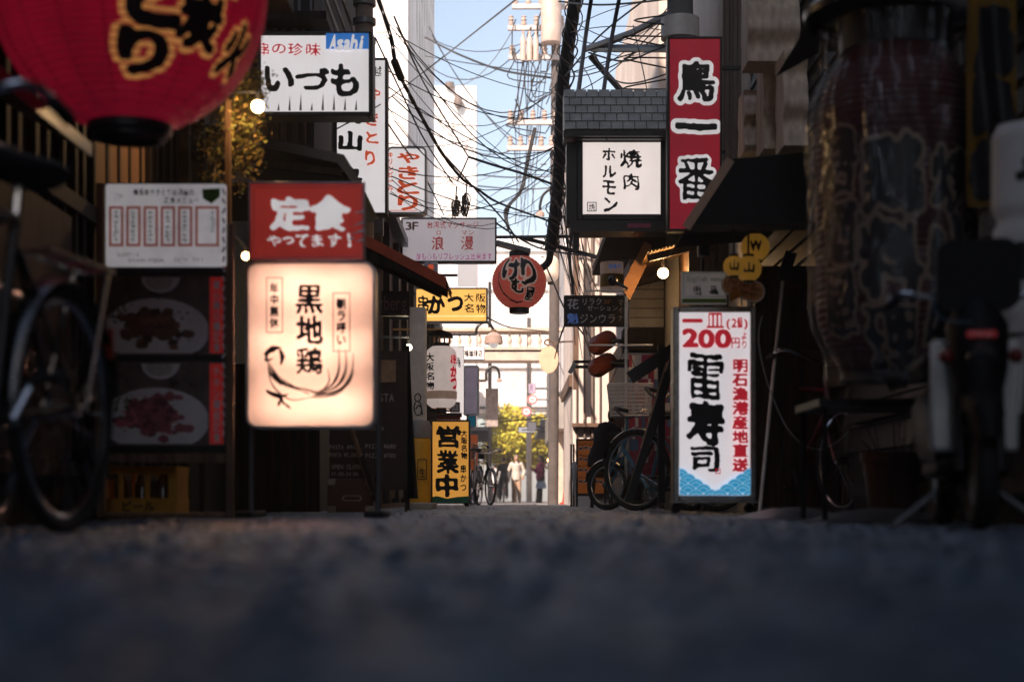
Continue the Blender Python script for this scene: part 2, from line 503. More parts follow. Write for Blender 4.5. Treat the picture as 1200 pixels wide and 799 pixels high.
# near asphalt, real bumps
mb = MB(); xs = np.linspace(-2.6, 2.6, 341); ysl = np.concatenate([np.linspace(-14, .3, 6), .45 * (31.0 / .45) ** np.linspace(0, 1, 560)])
rs = np.random.RandomState(3); nz_ = rs.normal(0, 1, (len(ysl), len(xs)))
nz_ = (nz_ + np.roll(nz_, 1, 1) * .6 + np.roll(nz_, 1, 0) * .3) / 1.2; nz_ = np.sign(nz_) * np.abs(nz_) ** 1.4
vs = []
for j, y in enumerate(ysl):
    amp = min(.0038, .0013 + .0010 * y)
    for i, x in enumerate(xs):
        big = .006 * noise.noise(Vector((x * 1.1, y * .5, 0))) + .004 * noise.noise(Vector((x * 3.1, y * 1.3, 4)))
        vs.append((x, y, -.006 - .004 * x * x + big + amp * nz_[j, i]))
nx = len(xs)
mb.add(vs, [(j * nx + i, j * nx + i + 1, (j + 1) * nx + i + 1, (j + 1) * nx + i) for j in range(len(ysl) - 1) for i in range(nx - 1)])
struct(mb.build('alley_road', asphalt('asphalt', (.036, .050, .072), (.235, .31, .42)), loc=(0, 0, 0)))

def windows(par, wallaxis, u0, u1, z0, z1, nu, nz, wpos, sgn, fmat, gmat, rail=None):
    """rows of framed windows on a wall: wallaxis 'x' = wall of constant x seen along y"""
    du = (u1 - u0) / nu; dz = (z1 - z0) / nz
    for a in range(nu):
        for b in range(nz):
            ua, ub = u0 + du * (a + .2), u0 + du * (a + .8); za, zb = z0 + dz * (b + .25), z0 + dz * (b + .8)
            f = MB(); g = MB()
            def bx(m, p, q, r_, s_, d0, d1):
                lo, hi = sorted((wpos + sgn * d0, wpos + sgn * d1))
                if wallaxis == 'x': m.box(lo, hi, p, q, r_, s_)
                else: m.box(p, q, lo, hi, r_, s_)
            t = min(.07, (ub - ua) * .08)
            bx(f, ua, ub, za, za + t, .002, .06); bx(f, ua, ub, zb - t, zb, .002, .06)
            bx(f, ua, ua + t, za + t, zb - t, .002, .06); bx(f, ub - t, ub, za + t, zb - t, .002, .06)
            bx(f, (ua + ub) / 2 - t / 2, (ua + ub) / 2 + t / 2, za + t, zb - t, .012, .05)
            bx(g, ua + t, ub - t, za + t, zb - t, .004, .008)
            fo = f.build('window', fmat, par, smooth=False)
            g.build('pane', gmat, fo, smooth=False)

GLASS = M('dark_window_glass', (.03, .035, .045), .08, spec=.9, var=.3, scale=1)
PLASTER = M('pinkish_plaster', (.62, .54, .49), .85, var=.12, scale=1.2, bump=.2, dirt=(.36, .29, .25), dirtamt=.5)
WHITEB = M('white_render', (.82, .79, .77), .8, var=.06, scale=.6, dirt=(.60, .55, .52), dirtamt=.4)
GREYB = M('grey_siding', (.42, .42, .44), .6, var=.1, scale=2, dirt=(.25, .23, .22), dirtamt=.4)
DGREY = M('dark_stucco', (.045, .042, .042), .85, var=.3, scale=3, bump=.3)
CONC = M('concrete', (.33, .31, .29), .85, var=.2, scale=4, bump=.4, dirt=(.16, .14, .13), dirtamt=.5)
RUSTB = M('brown_panel', (.13, .075, .048), .7, var=.25, scale=3, dirt=(.06, .035, .025), dirtamt=.5)

def building(name, label, loc):
    return thing(name, label, 'building', loc)
def shift(mb, t):
    """geometry given in world coordinates -> local to thing t (unrotated)"""
    mb.xf = Matrix.Translation(-Vector(t.location)); return mb

# --- left 1: dark timber building that fills the left edge and carries on behind the camera
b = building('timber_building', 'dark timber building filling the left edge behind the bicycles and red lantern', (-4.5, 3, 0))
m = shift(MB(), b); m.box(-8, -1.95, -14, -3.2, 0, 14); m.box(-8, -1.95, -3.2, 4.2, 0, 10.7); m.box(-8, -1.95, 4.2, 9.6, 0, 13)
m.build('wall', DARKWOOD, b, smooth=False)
m = shift(MB(), b)
y = 2.6
while y < 9.5:
    w = RN.uniform(.03, .05); m.box(-1.948, -1.92 + RN.uniform(0, .012), y, y + w, .25, 3.2); y += RN.uniform(.14, .24)
m.build('batten', DARKWOOD, b, smooth=False)
m = shift(MB(), b)
for zz in (.18, 1.34, 2.2): m.box(-1.95, -1.89, 2.6, 9.55, zz, zz + .07)
m.build('rail', DARKWOOD, b, smooth=False)
m = shift(MB(), b); m.box(-1.947, -1.90, 5.6, 7.0, .26, 1.30); m.build('door', BROWNWOOD, b, smooth=False)
m = shift(MB(), b); m.prism([(-1.95, 1.66), (-1.58, 1.42), (-1.58, 1.37), (-1.95, 1.60)], 3.2, 6.1)
m.build('lean_to_roof', M('dark_tin', (.022, .025, .03), .35, metal=.5), b, smooth=False)
m = shift(MB(), b); m.box(-1.948, -1.925, 7.45, 8.5, 1.5, 2.15); m.build('shop_window', M('tan_blind', (.16, .085, .05), .8), b, smooth=False)
m = shift(MB(), b); m.box(-1.95, -1.80, 8.9, 9.58, 2.55, 2.68); m.box(-1.95, -1.2, 3.5, 8.9, 2.75, 2.85)
m.build('eave', DARKWOOD, b, smooth=False)

# --- left 2
b = building('stucco_building', 'dark stucco building with pipes and a balcony behind the white blue badged sign', (-4, 13.5, 0))
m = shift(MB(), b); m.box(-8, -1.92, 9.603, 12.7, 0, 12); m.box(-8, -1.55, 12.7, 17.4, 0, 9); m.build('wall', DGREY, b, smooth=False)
m = shift(MB(), b); m.build('unused', DARKWOOD, b) if m.v else None
wt_ = thing('plank_partition', 'dark plank partition standing behind the legs of the glowing rooster sign', 'partition', (-1.6, 11.2, 0))
m = shift(MB(), wt_); m.box(-1.915, -1.325, 11.17, 11.21, 0, 1.02); m.build('board', DARKWOOD, wt_, smooth=False)
m = shift(MB(), wt_)
for k in range(5): m.box(-1.90 + .12 * k, -1.895 + .12 * k + .01, 11.155, 11.169, .05, 1.0)
m.build('cover_strip', BROWNWOOD, wt_, smooth=False)
m = shift(MB(), b)
for zz in (3.98, 4.16, 4.36): m.tube([(-1.9, 12.42, zz), (-1.45, 12.42, zz), (-1.45, 15.5, zz)], .014)
for k in range(6): m.tube([(-1.9 + .09 * k, 12.42, 3.82), (-1.9 + .09 * k, 12.42, 4.36)], .01, 6)
m.build('balcony_rail', GREYM, b)
m = shift(MB(), b); m.box(-1.91, -1.42, 12.4, 15.6, 3.76, 3.82); m.build('balcony_floor', DARKWOOD, b, smooth=False)
for px, r_ in ((-1.86, .035), (-1.78, .022), (-1.70, .03), (-1.62, .016)):
    m = shift(MB(), b); m.tube([(px, 12.64, 1.0), (px, 12.64, 3.75)], r_, 8); m.build('drain_pipe', RUSTB if r_ > .03 else PALECABLE, b)

# --- left 3
b = building('low_shop_building', 'low shop building on the left behind the hanging signs and rust red awning', (-4, 23, 0))
m = shift(MB(), b); m.box(-8, -1.40, 17.403, 30, 0, 3.2); m.build('wall', RUSTB, b, smooth=False)
m = shift(MB(), b); m.box(-1.398, -1.37, 17.6, 29.5, .1, 1.2); m.build('shop_front', BROWNWOOD, b, smooth=False)
m = shift(MB(), b)
for k in range(9): m.box(-1.396, -1.33, 17.6 + k * 1.45, 17.68 + k * 1.45, .05, 3.1)
m.build('pilaster', DARKWOOD, b, smooth=False)
windows(b, 'x', 18, 29, 1.2, 3.0, 6, 1, -1.40, 1, GREYM, GLASS)
m = shift(MB(), b); m.box(-8.1, -1.28, 17.41, 30.1, 3.2, 3.3); m.build('roof', GREYM, b, smooth=False)

# --- white tower
b = building('white_tower', 'tall white tower with close vertical ribs rising behind the left signs', (-6, 43, 0))
m = shift(MB(), b); m.box(-4.6, -2.38, 37, 47.5, 0, 15.2); m.build('wall', WHITEB, b, smooth=False)
m = shift(MB(), b)
for k in range(9):
    y0 = 37.5 + k * 1.12
    m.box(-2.376, -2.24, y0, y0 + .34, 3, 15.1)
m.build('rib', WHITEB, b, smooth=False)
m = shift(MB(), b)
for k in range(8):
    y0 = 37.5 + k * 1.12 + .36
    for q in range(8): m.box(-2.376, -2.35, y0 + .02, y0 + .7, 4 + q * 1.4, 4.95 + q * 1.4)
m.build('window_strip', M('bronze_glass', (.10, .065, .05), .2, spec=.7), b, smooth=False)
for k, xx in enumerate((-2.9, -3.55, -4.2)):
    m = shift(MB(), b)
    for q in range(7): m.box(xx - .25, xx + .1, 36.98, 36.999, 3 + q * 1.55, 3.9 + q * 1.55)
    m.build('window_column', M('pale_window', (.5, .47, .46), .3), b, smooth=False)

# --- white building with a pale roundel on its blank gable
b = building('gable_building', 'blank white building with a pale round emblem high on its gable', (-4.5, 64, 0))
m = shift(MB(), b); m.box(-3.6, -1.33, 60, 62.5, 0, 15.4); m.build('wall', WHITEB, b, smooth=False)
BEIGE = M('pale_beige_paint', (.60, .50, .43), .8)
m = shift(MB(), b)
cx, cz = X(527, 60), Z(150, 60)
m.ring(ell(cx, cz, .86, 1.15, 40), ell(cx, cz, .79, 1.07, 40), 59.985, 59.997)
for (a, c_, w_, h_) in ((-.35, .38, .75, .06), (-.3, .02, .8, .06), (-.3, -.28, .5, .06), (-.38, .05, .06, .7), (.12, -.12, .06, .35)):
    m.box(cx + a, cx + a + w_, 59.985, 59.997, cz + c_, cz + c_ + h_)
m.build('emblem', BEIGE, b, smooth=False)
m = shift(MB(), b)
for k in range(4): m.box(cx - .2, cx + .35, 59.985, 59.997, cz - 2.0 - k * .62, cz - 1.93 - k * .62); m.box(cx + .05, cx + .12, 59.98, 59.984, cz - 2.3 - k * .62, cz - 1.95 - k * .62)
m.build('gable_lettering', BEIGE, b, smooth=False)
m = shift(MB(), b); m.tube([P(527, 103, 59.9), P(527, 97, 59.9)], .16, 8); m.tube(smooth_pts([P(528, 103, 59.8), P(532, 108, 59.8), P(536, 116, 59.8)]), .035, 6)
m.ball(P(537, 120, 59.8), .17, (1, 1, 1.5)); m.build('roof_lamp', PALECABLE, b)

# --- vista building closing the street
b = building('banded_building', 'pale building with broad horizontal bands closing the far end of the street', (0, 99, 0))
m = shift(MB(), b); m.box(-14, 14, 96, 102, 5.2, 15.6); m.box(-14, -3.2, 96, 102, 0, 5.2); m.box(4.2, 14, 96, 102, 0, 5.2); m.build('wall', WHITEB, b, smooth=False)
m = shift(MB(), b)
for k in range(5): m.box(-14, 14, 95.75, 95.99, 5.6 + k * 2.3, 6.5 + k * 2.3)
m.build('balcony_band', WHITEB, b, smooth=False)
for k in range(7):
    m = shift(MB(), b)
    for q in range(4): m.box(-8 + k * 2.5, -6.6 + k * 2.5, 95.97, 95.999, 6.7 + q * 2.3, 7.8 + q * 2.3)
    m.build('window_column', M('paled_glass', (.66, .60, .57), .3), b, smooth=False)  # glass colour paled to suggest glare at the far end

# --- right 1: dark clapboard building
b = building('clapboard_building', 'black clapboard building along the right edge behind the big wrapped lantern', (4.5, 4, 0))
m = shift(MB(), b); m.box(1.95, 8, -14, 13.1, 0, 11.5); m.box(-1.94, 1.949, -14, -12.5, 0, 3); m.build('wall', DARKWOOD, b, smooth=False)  # low box across the alley: unseen rear wing added to block light
m = shift(MB(), b)
z = .35
while z < 4.4:
    m.add([(1.948, 5.5, z), (1.918, 5.5, z), (1.94, 5.5, z + .135), (1.948, 13.08, z), (1.918, 13.08, z), (1.94, 13.08, z + .135)],
          [(1, 0, 3, 4), (2, 1, 4, 5), (0, 1, 2), (3, 5, 4)]); z += .132
m.build('clapboard', wood('black_clapboard', (.012, .012, .014), (.045, .041, .043), 7, .5), b, smooth=False)
m = shift(MB(), b); m.box(1.50, 1.93, 9.98, 10.06, .04, 1.52)
for k in range(4): m.box(1.50, 1.93, 9.965, 9.98, .3 + k * .36, .315 + k * .36)
m.build('cupboard_door', BROWNWOOD, b, smooth=False)
m = shift(MB(), b); m.box(1.86, 1.915, 5.6, 9.0, .5, .56); m.box(1.86, 1.915, 5.6, 9.0, .1, .16); m.build('skirting', DARKWOOD, b, smooth=False)

# --- right 2: pale plaster, its shop front below
b = building('plaster_building', 'pale plaster building behind the narrow red vertical sign on the right', (4.5, 16, 0))
m = shift(MB(), b); m.box(1.90, 8, 13.103, 19, 0, 8.5); m.build('wall', PLASTER, b, smooth=False)
m = shift(MB(), b); m.box(1.55, 1.895, 14.2, 18.9, .02, 2.35); m.build('shop_front', BROWNWOOD, b, smooth=False)
m = shift(MB(), b); m.prism([(X(706, 16.4), Z(289, 16.4)), (X(797, 16.4), Z(289, 16.4)), (X(797, 16.4), Z(279, 16.4)), (X(706, 16.4), Z(279, 16.4))], 14.6, 18.5); m.build('eave', BROWNWOOD, b, smooth=False)
m = shift(MB(), b); m.box(X(737, 16.6), X(787, 16.6), 16.55, 18.6, Z(384, 16.6), Z(305, 16.6))
m.build('siding', M('white_siding', (.80, .77, .77), .55), b, smooth=False)
m = shift(MB(), b)
for k in range(1, 7): zz = Z(384 - k * 11, 16.55); m.box(X(737, 16.6), X(787, 16.6), 16.535, 16.548, zz, zz + .012)
m.build('siding_joint', M('grey_joint', (.40, .37, .38), .7), b, smooth=False)
m = shift(MB(), b); m.box(X(730, 16.3), X(790, 16.3), 16.2, 16.54, Z(411, 16.3), Z(386, 16.3)); m.build('beam', DARKWOOD, b, smooth=False)
m = shift(MB(), b); m.box(X(784, 16), X(791, 16), 15.9, 16.0, .02, Z(296, 16)); m.build('post', BROWNWOOD, b, smooth=False)
for k in range(5):
    m = shift(MB(), b); yy = 13.3 + k * .25; m.tube([(1.87, yy, 2.4), (1.87, yy, 6.5)], .012 + .01 * (k % 2), 6); m.build('drain_pipe', PALECABLE, b)

# --- right 3
b = building('brown_shop_building', 'brown fronted shop building beyond the dark flower name sign', (4.5, 23, 0))
m = shift(MB(), b); m.box(1.72, 8, 19.003, 27, 0, 7.2); m.build('wall', PLASTER, b, smooth=False)
m = shift(MB(), b); m.box(1.60, 1.718, 19.3, 26.8, .02, 2.4); m.build('shop_front', BROWNWOOD, b, smooth=False)
m = shift(MB(), b); m.box(X(671, 26.9), X(677, 26.9), 26.6, 26.7, 1.9, Z(280, 26.7)); m.build('corner_post', RUSTB, b, smooth=False)
windows(b, 'x', 19.3, 26.8, 2.8, 6.4, 4, 1, 1.72, -1, BROWNWOOD, GLASS)

# --- right 4: pinkish corner house with front wall that catches sun
b = building('corner_house', 'pinkish corner house with sunlit front wall beyond the orange menu board', (4, 29, 0))
m = shift(MB(), b); m.box(1.02, 7, 27.1, 32, 0, 6.6); m.build('wall', PLASTER, b, smooth=False)
m = shift(MB(), b); m.box(.96, 1.018, 27.4, 31.8, 2.0, 2.2); m.box(1.0, 1.7, 26.9, 27.098, 1.30, 1.36); m.build('ledge', RUSTB, b, smooth=False)
m = shift(MB(), b); m.box(1.3, 1.65, 27.06, 27.098, .1, 1.25); m.build('door', BROWNWOOD, b, smooth=False)
for k in range(4):
    m = shift(MB(), b); xx = 1.08 + .13 * k; m.tube([(xx, 27.05, 1.0), (xx, 27.05, 5.8)], .012 + .006 * (k % 3), 6); m.build('drain_pipe', PALECABLE, b)

# --- right 5: grey house with a concrete canopy
b = building('grey_house', 'grey clad house with a concrete canopy over rolled shutters at the sunlit crossing', (4, 39, 0))
m = shift(MB(), b); m.box(.98, 6, 34, 46, 2.35, 3.6); m.box(1.25, 6, 34.3, 46, 0, 2.35); m.box(1.12, 6, 34.1, 46, 3.6, 7.8); m.build('wall', GREYB, b, smooth=False)
m = shift(MB(), b); m.box(.88, 1.6, 33.2, 43, 1.55, 2.15); m.build('canopy', CONC, b, smooth=False)
m = shift(MB(), b)
for k in range(6): m.box(1.0 + .1 * k, 1.012 + .1 * k, 33.975, 34.0, 2.36, 3.59)
m.build('cladding_joint', M('grey_joint', (.40, .37, .38), .7), b, smooth=False)
m = shift(MB(), b)
for k in range(22): m.box(1.27, 1.62, 34.24 + .02 * (k % 2), 34.298, .05 + k * .065, .11 + k * .065)
m.build('roller_shutter', M('shutter_grey', (.2, .19, .18), .5, metal=.4), b, smooth=False)
m = shift(MB(), b); m.box(1.12, 1.22, 33.96, 33.998, 2.7, 3.4); m.build('window', GLASS, b, smooth=False)

# --- far row
for k, (x0, x1, y0, y1, h, mt, nm, lb) in enumerate((
    (-7, -1.25, 48.5, 59.5, 2.5, GREYB, 'far_shop', 'low grey shop at the left of the sunlit street before the white gable'),
    (1.35, 7, 47, 60, 9.5, WHITEB, 'far_house', 'tall pale house on the right of the far street beside the utility pole'),
    (2.2, 9, 61, 90, 13, PLASTER, 'far_block', 'pinkish block at the far right end of the street past the tree'),
    (-9, -2.6, 69, 94, 8, PLASTER, 'far_hall', 'low pinkish building at the far left end of the street beyond the gable'))):
    b = building(nm, lb, ((x0 + x1) / 2, (y0 + y1) / 2, 0))
    m = shift(MB(), b); m.box(x0, x1, y0, y1, 0, h); m.build('wall', mt, b, smooth=False)
    if x1 < 0: windows(b, 'x', y0, y1, .6 if h < 3 else 2.6, h - .4, 4, 1 if h < 3 else 2, x1, 1, GREYM, GLASS)
    else: windows(b, 'x', y0, y1, 2.6, h - .4, 4, 3, x0, -1, GREYM, GLASS)
    m = shift(MB(), b)
    if x1 < 0: m.box(x1 + .002, x1 + .5, y0 + .5, y1 - .5, 2.18, 2.3)
    else: m.box(x0 - .5, x0 - .002, y0 + .5, y1 - .5, 2.3, 2.45)
    m.build('canopy', CONC, b, smooth=False)

# --- balustrade bridge across the street
b = thing('footbridge', 'beige footbridge with a row of balusters spanning the street beyond the red round lantern', 'bridge', (0, 35, 0))
m = shift(MB(), b); m.box(-2.3, 1.1, 34.6, 35.4, Z(424, 35), Z(414, 35)); m.box(-2.3, 1.1, 34.55, 35.45, Z(412, 35), Z(409, 35)); m.box(-2.3, 1.1, 34.6, 35.4, Z(390, 35), Z(386, 35))
m.build('deck', M('beige_concrete', (.52, .42, .35), .8), b, smooth=False)
for k in range(16):
    xx = -2.2 + k * .215
    m = shift(MB(), b); h0, h1 = Z(409, 35), Z(390, 35); hh = h1 - h0
    m.lathe([(.045, 0), (.045, hh * .1), (.02, hh * .2), (.055, hh * .4), (.05, hh * .5), (.018, hh * .78), (.045, hh * .92), (.045, hh)], (xx, 34.75, h0), 10)
    m.build('baluster', _M['beige_concrete'], b)
for xx in (-2.2, 1.0):
    m = shift(MB(), b); m.box(xx - .1, xx + .1, 34.7, 35.3, 0, Z(424, 35)); m.build('pier', _M['beige_concrete'], b, smooth=False)

# --- trees at the end
def tree(name, label, x, y, h, rx, col, nl=2600, seed=1, crown_z=None, trunk=.12, ls=.16):
    r = random.Random(seed); t = thing(name, label, 'tree', (x, y, 0))
    m = MB(); m.tube(smooth_pts([(0, 0, 0), (.05, 0, h * .3), (-.05, .1, h * .6), (.1, 0, h * .9)]), [trunk * (1 - .7 * i / 18) for i in range(19)], 8)
    cl = []
    for k in range(9):
        a = r.uniform(0, 6.28); zz = h * r.uniform(.35, .8); e = Vector((math.cos(a) * rx * r.uniform(.4, .9), math.sin(a) * rx * r.uniform(.4, .9), zz + h * r.uniform(.05, .2)))
        m.tube([(0, 0, zz * .8), e * .55 + Vector((0, 0, zz * .35)), e], [trunk * .45, trunk * .3, trunk * .12], 6); cl.append(e)
    for k in range(10): cl.append(Vector((r.gauss(0, rx * .45), r.gauss(0, rx * .45), h * r.uniform(.45, 1.0))))
    m.build('trunk', wood('bark', (.05, .035, .025), (.14, .10, .075)), t)
    m = MB()
    for k in range(nl):
        c_ = r.choice(cl); s_ = rx * .30
        p = c_ + Vector((r.gauss(0, s_), r.gauss(0, s_), r.gauss(0, s_ * .8)))
        n1 = Vector((r.gauss(0, 1), r.gauss(0, 1), r.gauss(0, 1))).normalized(); n2 = n1.orthogonal().normalized() * ls * r.uniform(.5, 1); n1 = n1 * ls * r.uniform(.3, .6)
        m.cur = r.choice((0, 0, 1))
        m.add([p - n2, p + n1, p + n2, p - n1], [(0, 1, 2, 3)])
    m.build('crown', [M('leaf_' + col, (.46, .43, .05) if col == 'yellow' else (.07, .10, .03), .6, var=.35, scale=2), M('leaf_b_' + col, (.52, .40, .05) if col == 'yellow' else (.05, .075, .022), .6, var=.35, scale=3)], t, smooth=False)
    return t
tree('street_tree', 'yellow green tree at the end of the street behind the walking people', .1, 74, 4.3, 1.15, 'yellow', 3600, 4)
tree('street_tree', 'yellowing tree half hidden behind the pole at the end of the street', 1.25, 78, 4.0, .95, 'yellow', 2200, 9)

# ================================================================== SIGNS
FRAME_D = M('dark_sign_frame', (.030, .026, .024), .5)
FRAME_S = M('silver_sign_frame', (.34, .32, .32), .4, metal=.7)
def lit(name, col, e, var=.05): return M(name, col, .4, var=var, scale=3, emit=e, dirt=[c * .72 for c in col], dirtamt=.35)
FACE_W = lit('white_acrylic', (.76, .71, .71), .38)  # glow makes up for dim ambient light on white sign faces
FACE_COLD = lit('white_acrylic_faint', (.72, .70, .72), .03)  # face keeps a faint glow of its own
FACE_WARM = lit('glowing_white_acrylic', (.82, .57, .46), .62, .10)
FACE_PINK = lit('softly_lit_white_acrylic', (.78, .68, .64), .46)

class Sign:
    def __init__(s, name, label, cat, px0, py0, px1, py1, D, dep=.14, frame=FRAME_D, face=FACE_W, fw=3, rr=0., wall=None, group=None, foot=None, rz=0.):
        s.D = D; k = D / F
        x0, x1, z0, z1 = X(px0, D), X(px1, D), Z(py1, D), Z(py0, D)
        s.t = thing(name, label, cat, ((x0 + x1) / 2, D, z0), 0, group); f = fw * k
        m = shift(MB(), s.t)
        if rr: m.ring(rrect(x0, x1, z0, z1, rr), rrect(x0 + f, x1 - f, z0 + f, z1 - f, max(.004, rr - f)), D - .008, D + dep)
        else:
            c = .006
            m.bbox(x0, x0 + f, D - .008, D + dep, z0, z1, c); m.bbox(x1 - f, x1, D - .008, D + dep, z0, z1, c)
            m.bbox(x0 + f, x1 - f, D - .006, D + dep, z0, z0 + f, c); m.bbox(x0 + f, x1 - f, D - .006, D + dep, z1 - f, z1, c)
        m.build('frame', frame, s.t)
        m = shift(MB(), s.t)
        m.prism(rrect(x0 + f * .98, x1 - f * .98, z0 + f * .98, z1 - f * .98, max(.004, rr - f) if rr else 0), D, D + .012); m.build('panel', face, s.t)
        m = shift(MB(), s.t); m.prism(rrect(x0 + f * .9, x1 - f * .9, z0 + f * .9, z1 - f * .9, max(.004, rr - f) if rr else 0), D + max(.0125, dep - .02), D + max(.0145, dep - .004)); m.build('back_panel', frame, s.t)
        if wall is not None:
            m = shift(MB(), s.t); e = x0 if wall < x0 else x1
            for zz in (z0 + (z1 - z0) * .15, z0 + (z1 - z0) * .85):
                m.box(min(wall, e), max(wall, e), D + dep * .4, D + dep * .4 + .03, zz - .015, zz + .015)
            m.build('bracket', BLACKM, s.t, smooth=False)
        s.n = 0
    def lay(s): s.n += 1; return s.D - .002 - .0015 * s.n
    def mb(s): return shift(MB(), s.t)
    def brush(s, items, mat, iso=.02, wob=.012, n=44, name='lettering'):
        y = s.lay(); m = s.mb()
        for ch, a, b, c, d in items: brush(m, ch, X(a, s.D), X(c, s.D), Z(d, s.D), Z(b, s.D), y, iso, wob, n)
        return m.build(name, mat, s.t, smooth=False)
    def text(s, rows, mat, bold=0., name='lettering', shear=0.):
        y = s.lay(); m = s.mb()
        for r in rows:
            tx, a, b, c, d = r[:5]; plain(m, tx, X(a, s.D), X(c, s.D), Z(d, s.D), Z(b, s.D), y, len(r) > 5 and r[5], bold, shear)
        return m.build(name, mat, s.t, smooth=False)
    def rects(s, rs, mat, name):
        y = s.lay(); m = s.mb()
        for a, b, c, d in rs: m.flat(rrect(X(a, s.D), X(c, s.D), Z(d, s.D), Z(b, s.D), 0), y)
        return m.build(name, mat, s.t, smooth=False)
    def frames(s, rs, w, mat, name='border'):
        y = s.lay(); m = s.mb(); k = w * s.D / F
        for a, b, c, d in rs:
            o = rrect(X(a, s.D), X(c, s.D), Z(d, s.D), Z(b, s.D), 0); i = rrect(X(a, s.D) + k, X(c, s.D) - k, Z(d, s.D) + k, Z(b, s.D) - k, 0)
            m.ring(o, i, y, y + .001)
        return m.build(name, mat, s.t, smooth=False)

# --- white sign with blue badge
s = Sign('hanging_sign', 'weathered white box sign with big black kana and a blue badge in its corner', 'sign', 301, 37, 437, 136, 12, .22, FRAME_D, FACE_W, 5, wall=-1.95)
s.brush([('い', 311, 79, 343, 106), ('づ', 347, 80, 385, 105), ('も', 388, 76, 419, 112)], INK, .035, .016)
s.brush([('串', 304, 50, 315, 66), ('の', 319, 52, 335, 63), ('珍', 338, 51, 355, 65), ('味', 359, 51, 376, 66)], REDINK, .012, .008)
s.rects([(382, 39.5, 432, 58)], M('badge_blue', (.03, .17, .52), .4, emit=.3), 'badge')
s.text([('Asahi', 385, 37, 426, 62)], WHITELIT, .035, 'badge_lettering', .16)
m = s.mb()
for k in range(8): xx = 325 + k * 13; h = RN.uniform(6, 22); m.flat([(X(xx, 12), Z(130, 12)), (X(xx + 3, 12), Z(130, 12)), (X(xx + 2, 12), Z(130 - h, 12))], s.lay())
m.build('rust_streak', M('rust_stain', (.40, .34, .31), .8), s.t, smooth=False)

# --- tall white sign behind it
s = Sign('vertical_sign', 'tall white vertical sign with a black mountain character and red brush kana', 'sign', 392, 68, 454, 252, 14, .16, FRAME_D, FACE_W, 3, wall=-1.55)
s.brush([('山', 398, 155, 423, 176)], INK, .05, .012)
s.brush([('や', 433, 104, 446, 116), ('き', 429, 132, 443, 147), ('と', 429, 155, 443, 168), ('り', 428, 177, 439, 194)], ORANGEINK, .028, .02)
s.brush([('越', 438, 78, 447, 90)], INK, .01, .01)
s.brush([('鳥', 398, 196, 424, 222), ('焼', 398, 110, 424, 144)], INK, .045, .012)

# --- yakitori small box sign
s = Sign('box_sign', 'rounded white box sign with four red kana beside the white tower', 'sign', 453, 172, 500, 251, 17, .2, FRAME_S, FACE_W, 2.4, .06, wall=-1.40)
s.brush([('や', 466, 179, 491, 191), ('き', 467, 195, 490, 210), ('と', 466, 212, 490, 227), ('り', 467, 229, 489, 246)], ORANGEINK, .035, .004)
s.text([('キリンビール', 454.5, 178, 461, 224, True)], ORANGEINK, .03, 'small_lettering')
s.rects([(457, 246.5, 489, 247.3)], ORANGEINK, 'rule')

# --- massage sign
s = Sign('long_sign', 'long pale sign offering third floor massage in red letters over the street', 'sign', 470, 255, 582, 307.5, 20, .18, FRAME_D, lit('pale_pink_acrylic', (.62, .55, .57), .22), 2, wall=-1.40)
BROWNRED = M('brown_red_ink', (.34, .06, .06), .5, emit=.22)  # ink emission holds its red on the pale panel
s.brush([('浪', 506, 277, 520, 293), ('漫', 540, 277, 555, 293)], BROWNRED, .022, 0)
s.text([('3F', 475, 258, 491, 271)], M('brown_ink', (.25, .13, .10), .5), .02)
s.text([('台湾式マッサージ', 500, 259, 561, 268)], BROWNRED, .012)
s.text([('ロ', 511, 269.5, 517, 276), ('マン', 540, 269.5, 556, 276)], BROWNRED, .01)
s.text([('身も心もリフレッシュ出来ます', 487, 296, 577, 305)], M('magenta_ink', (.40, .10, .26), .5, emit=.22), .012)

# --- kushikatsu yellow
FACE_Y = lit('glowing_yellow_acrylic', (.86, .44, .10), .62, .12)
s = Sign('lit_sign', 'lit yellow sign with bold black letters below the long pale sign', 'sign', 486, 337, 571.5, 378, 18, .14, FRAME_S, FACE_Y, 2, wall=-1.40)
s.brush([('串', 490, 346, 502, 367), ('か', 502, 347, 521, 367), ('つ', 525, 348, 542, 364)], INK, .045, .008)
s.brush([('大', 544, 344, 555, 353), ('名', 544, 356, 555, 366), ('阪', 558, 344, 569, 354), ('物', 558, 356, 569, 367)], INK, .018, .008)
s.rects([(489, 370, 569, 371)], M('pale_yellow_stripe', (.86, .66, .34), .5, emit=.6), 'stripe')

# --- eigyochu
FACE_O = lit('orange_yellow_acrylic', (.80, .36, .06), .30, .08)
s = Sign('standing_sign', 'orange yellow standing sign with three huge black characters and a green foot', 'sign', 505, 492, 551, 590, 20, .12, FRAME_D, FACE_O, 2)
s.brush([('営', 512, 499, 539, 524), ('業', 512, 527, 538, 554), ('中', 512, 556, 536, 581)], INK, .05, .012)
s.text([('大阪名物', 540, 503, 548, 538, True), ('串かつ', 539, 544, 547, 576, True)], INK, .025)
y = s.lay(); m = s.mb(); m.flat([(X(a, 20), Z(b, 20)) for a, b in ((507, 588.6), (549, 588.6), (549, 581), (536, 582), (524, 584), (512, 581), (507, 582))], y); m.build('green_foot_panel', M('green_paint', (.015, .22, .12), .5), s.t, smooth=False)
for a in (509, 547): m = s.mb(); m.cyl((X(a, 20), 20.06, .005), (X(a, 20), 20.06, Z(589, 20)), .025, n=8); m.build('caster', RUBBER, s.t)

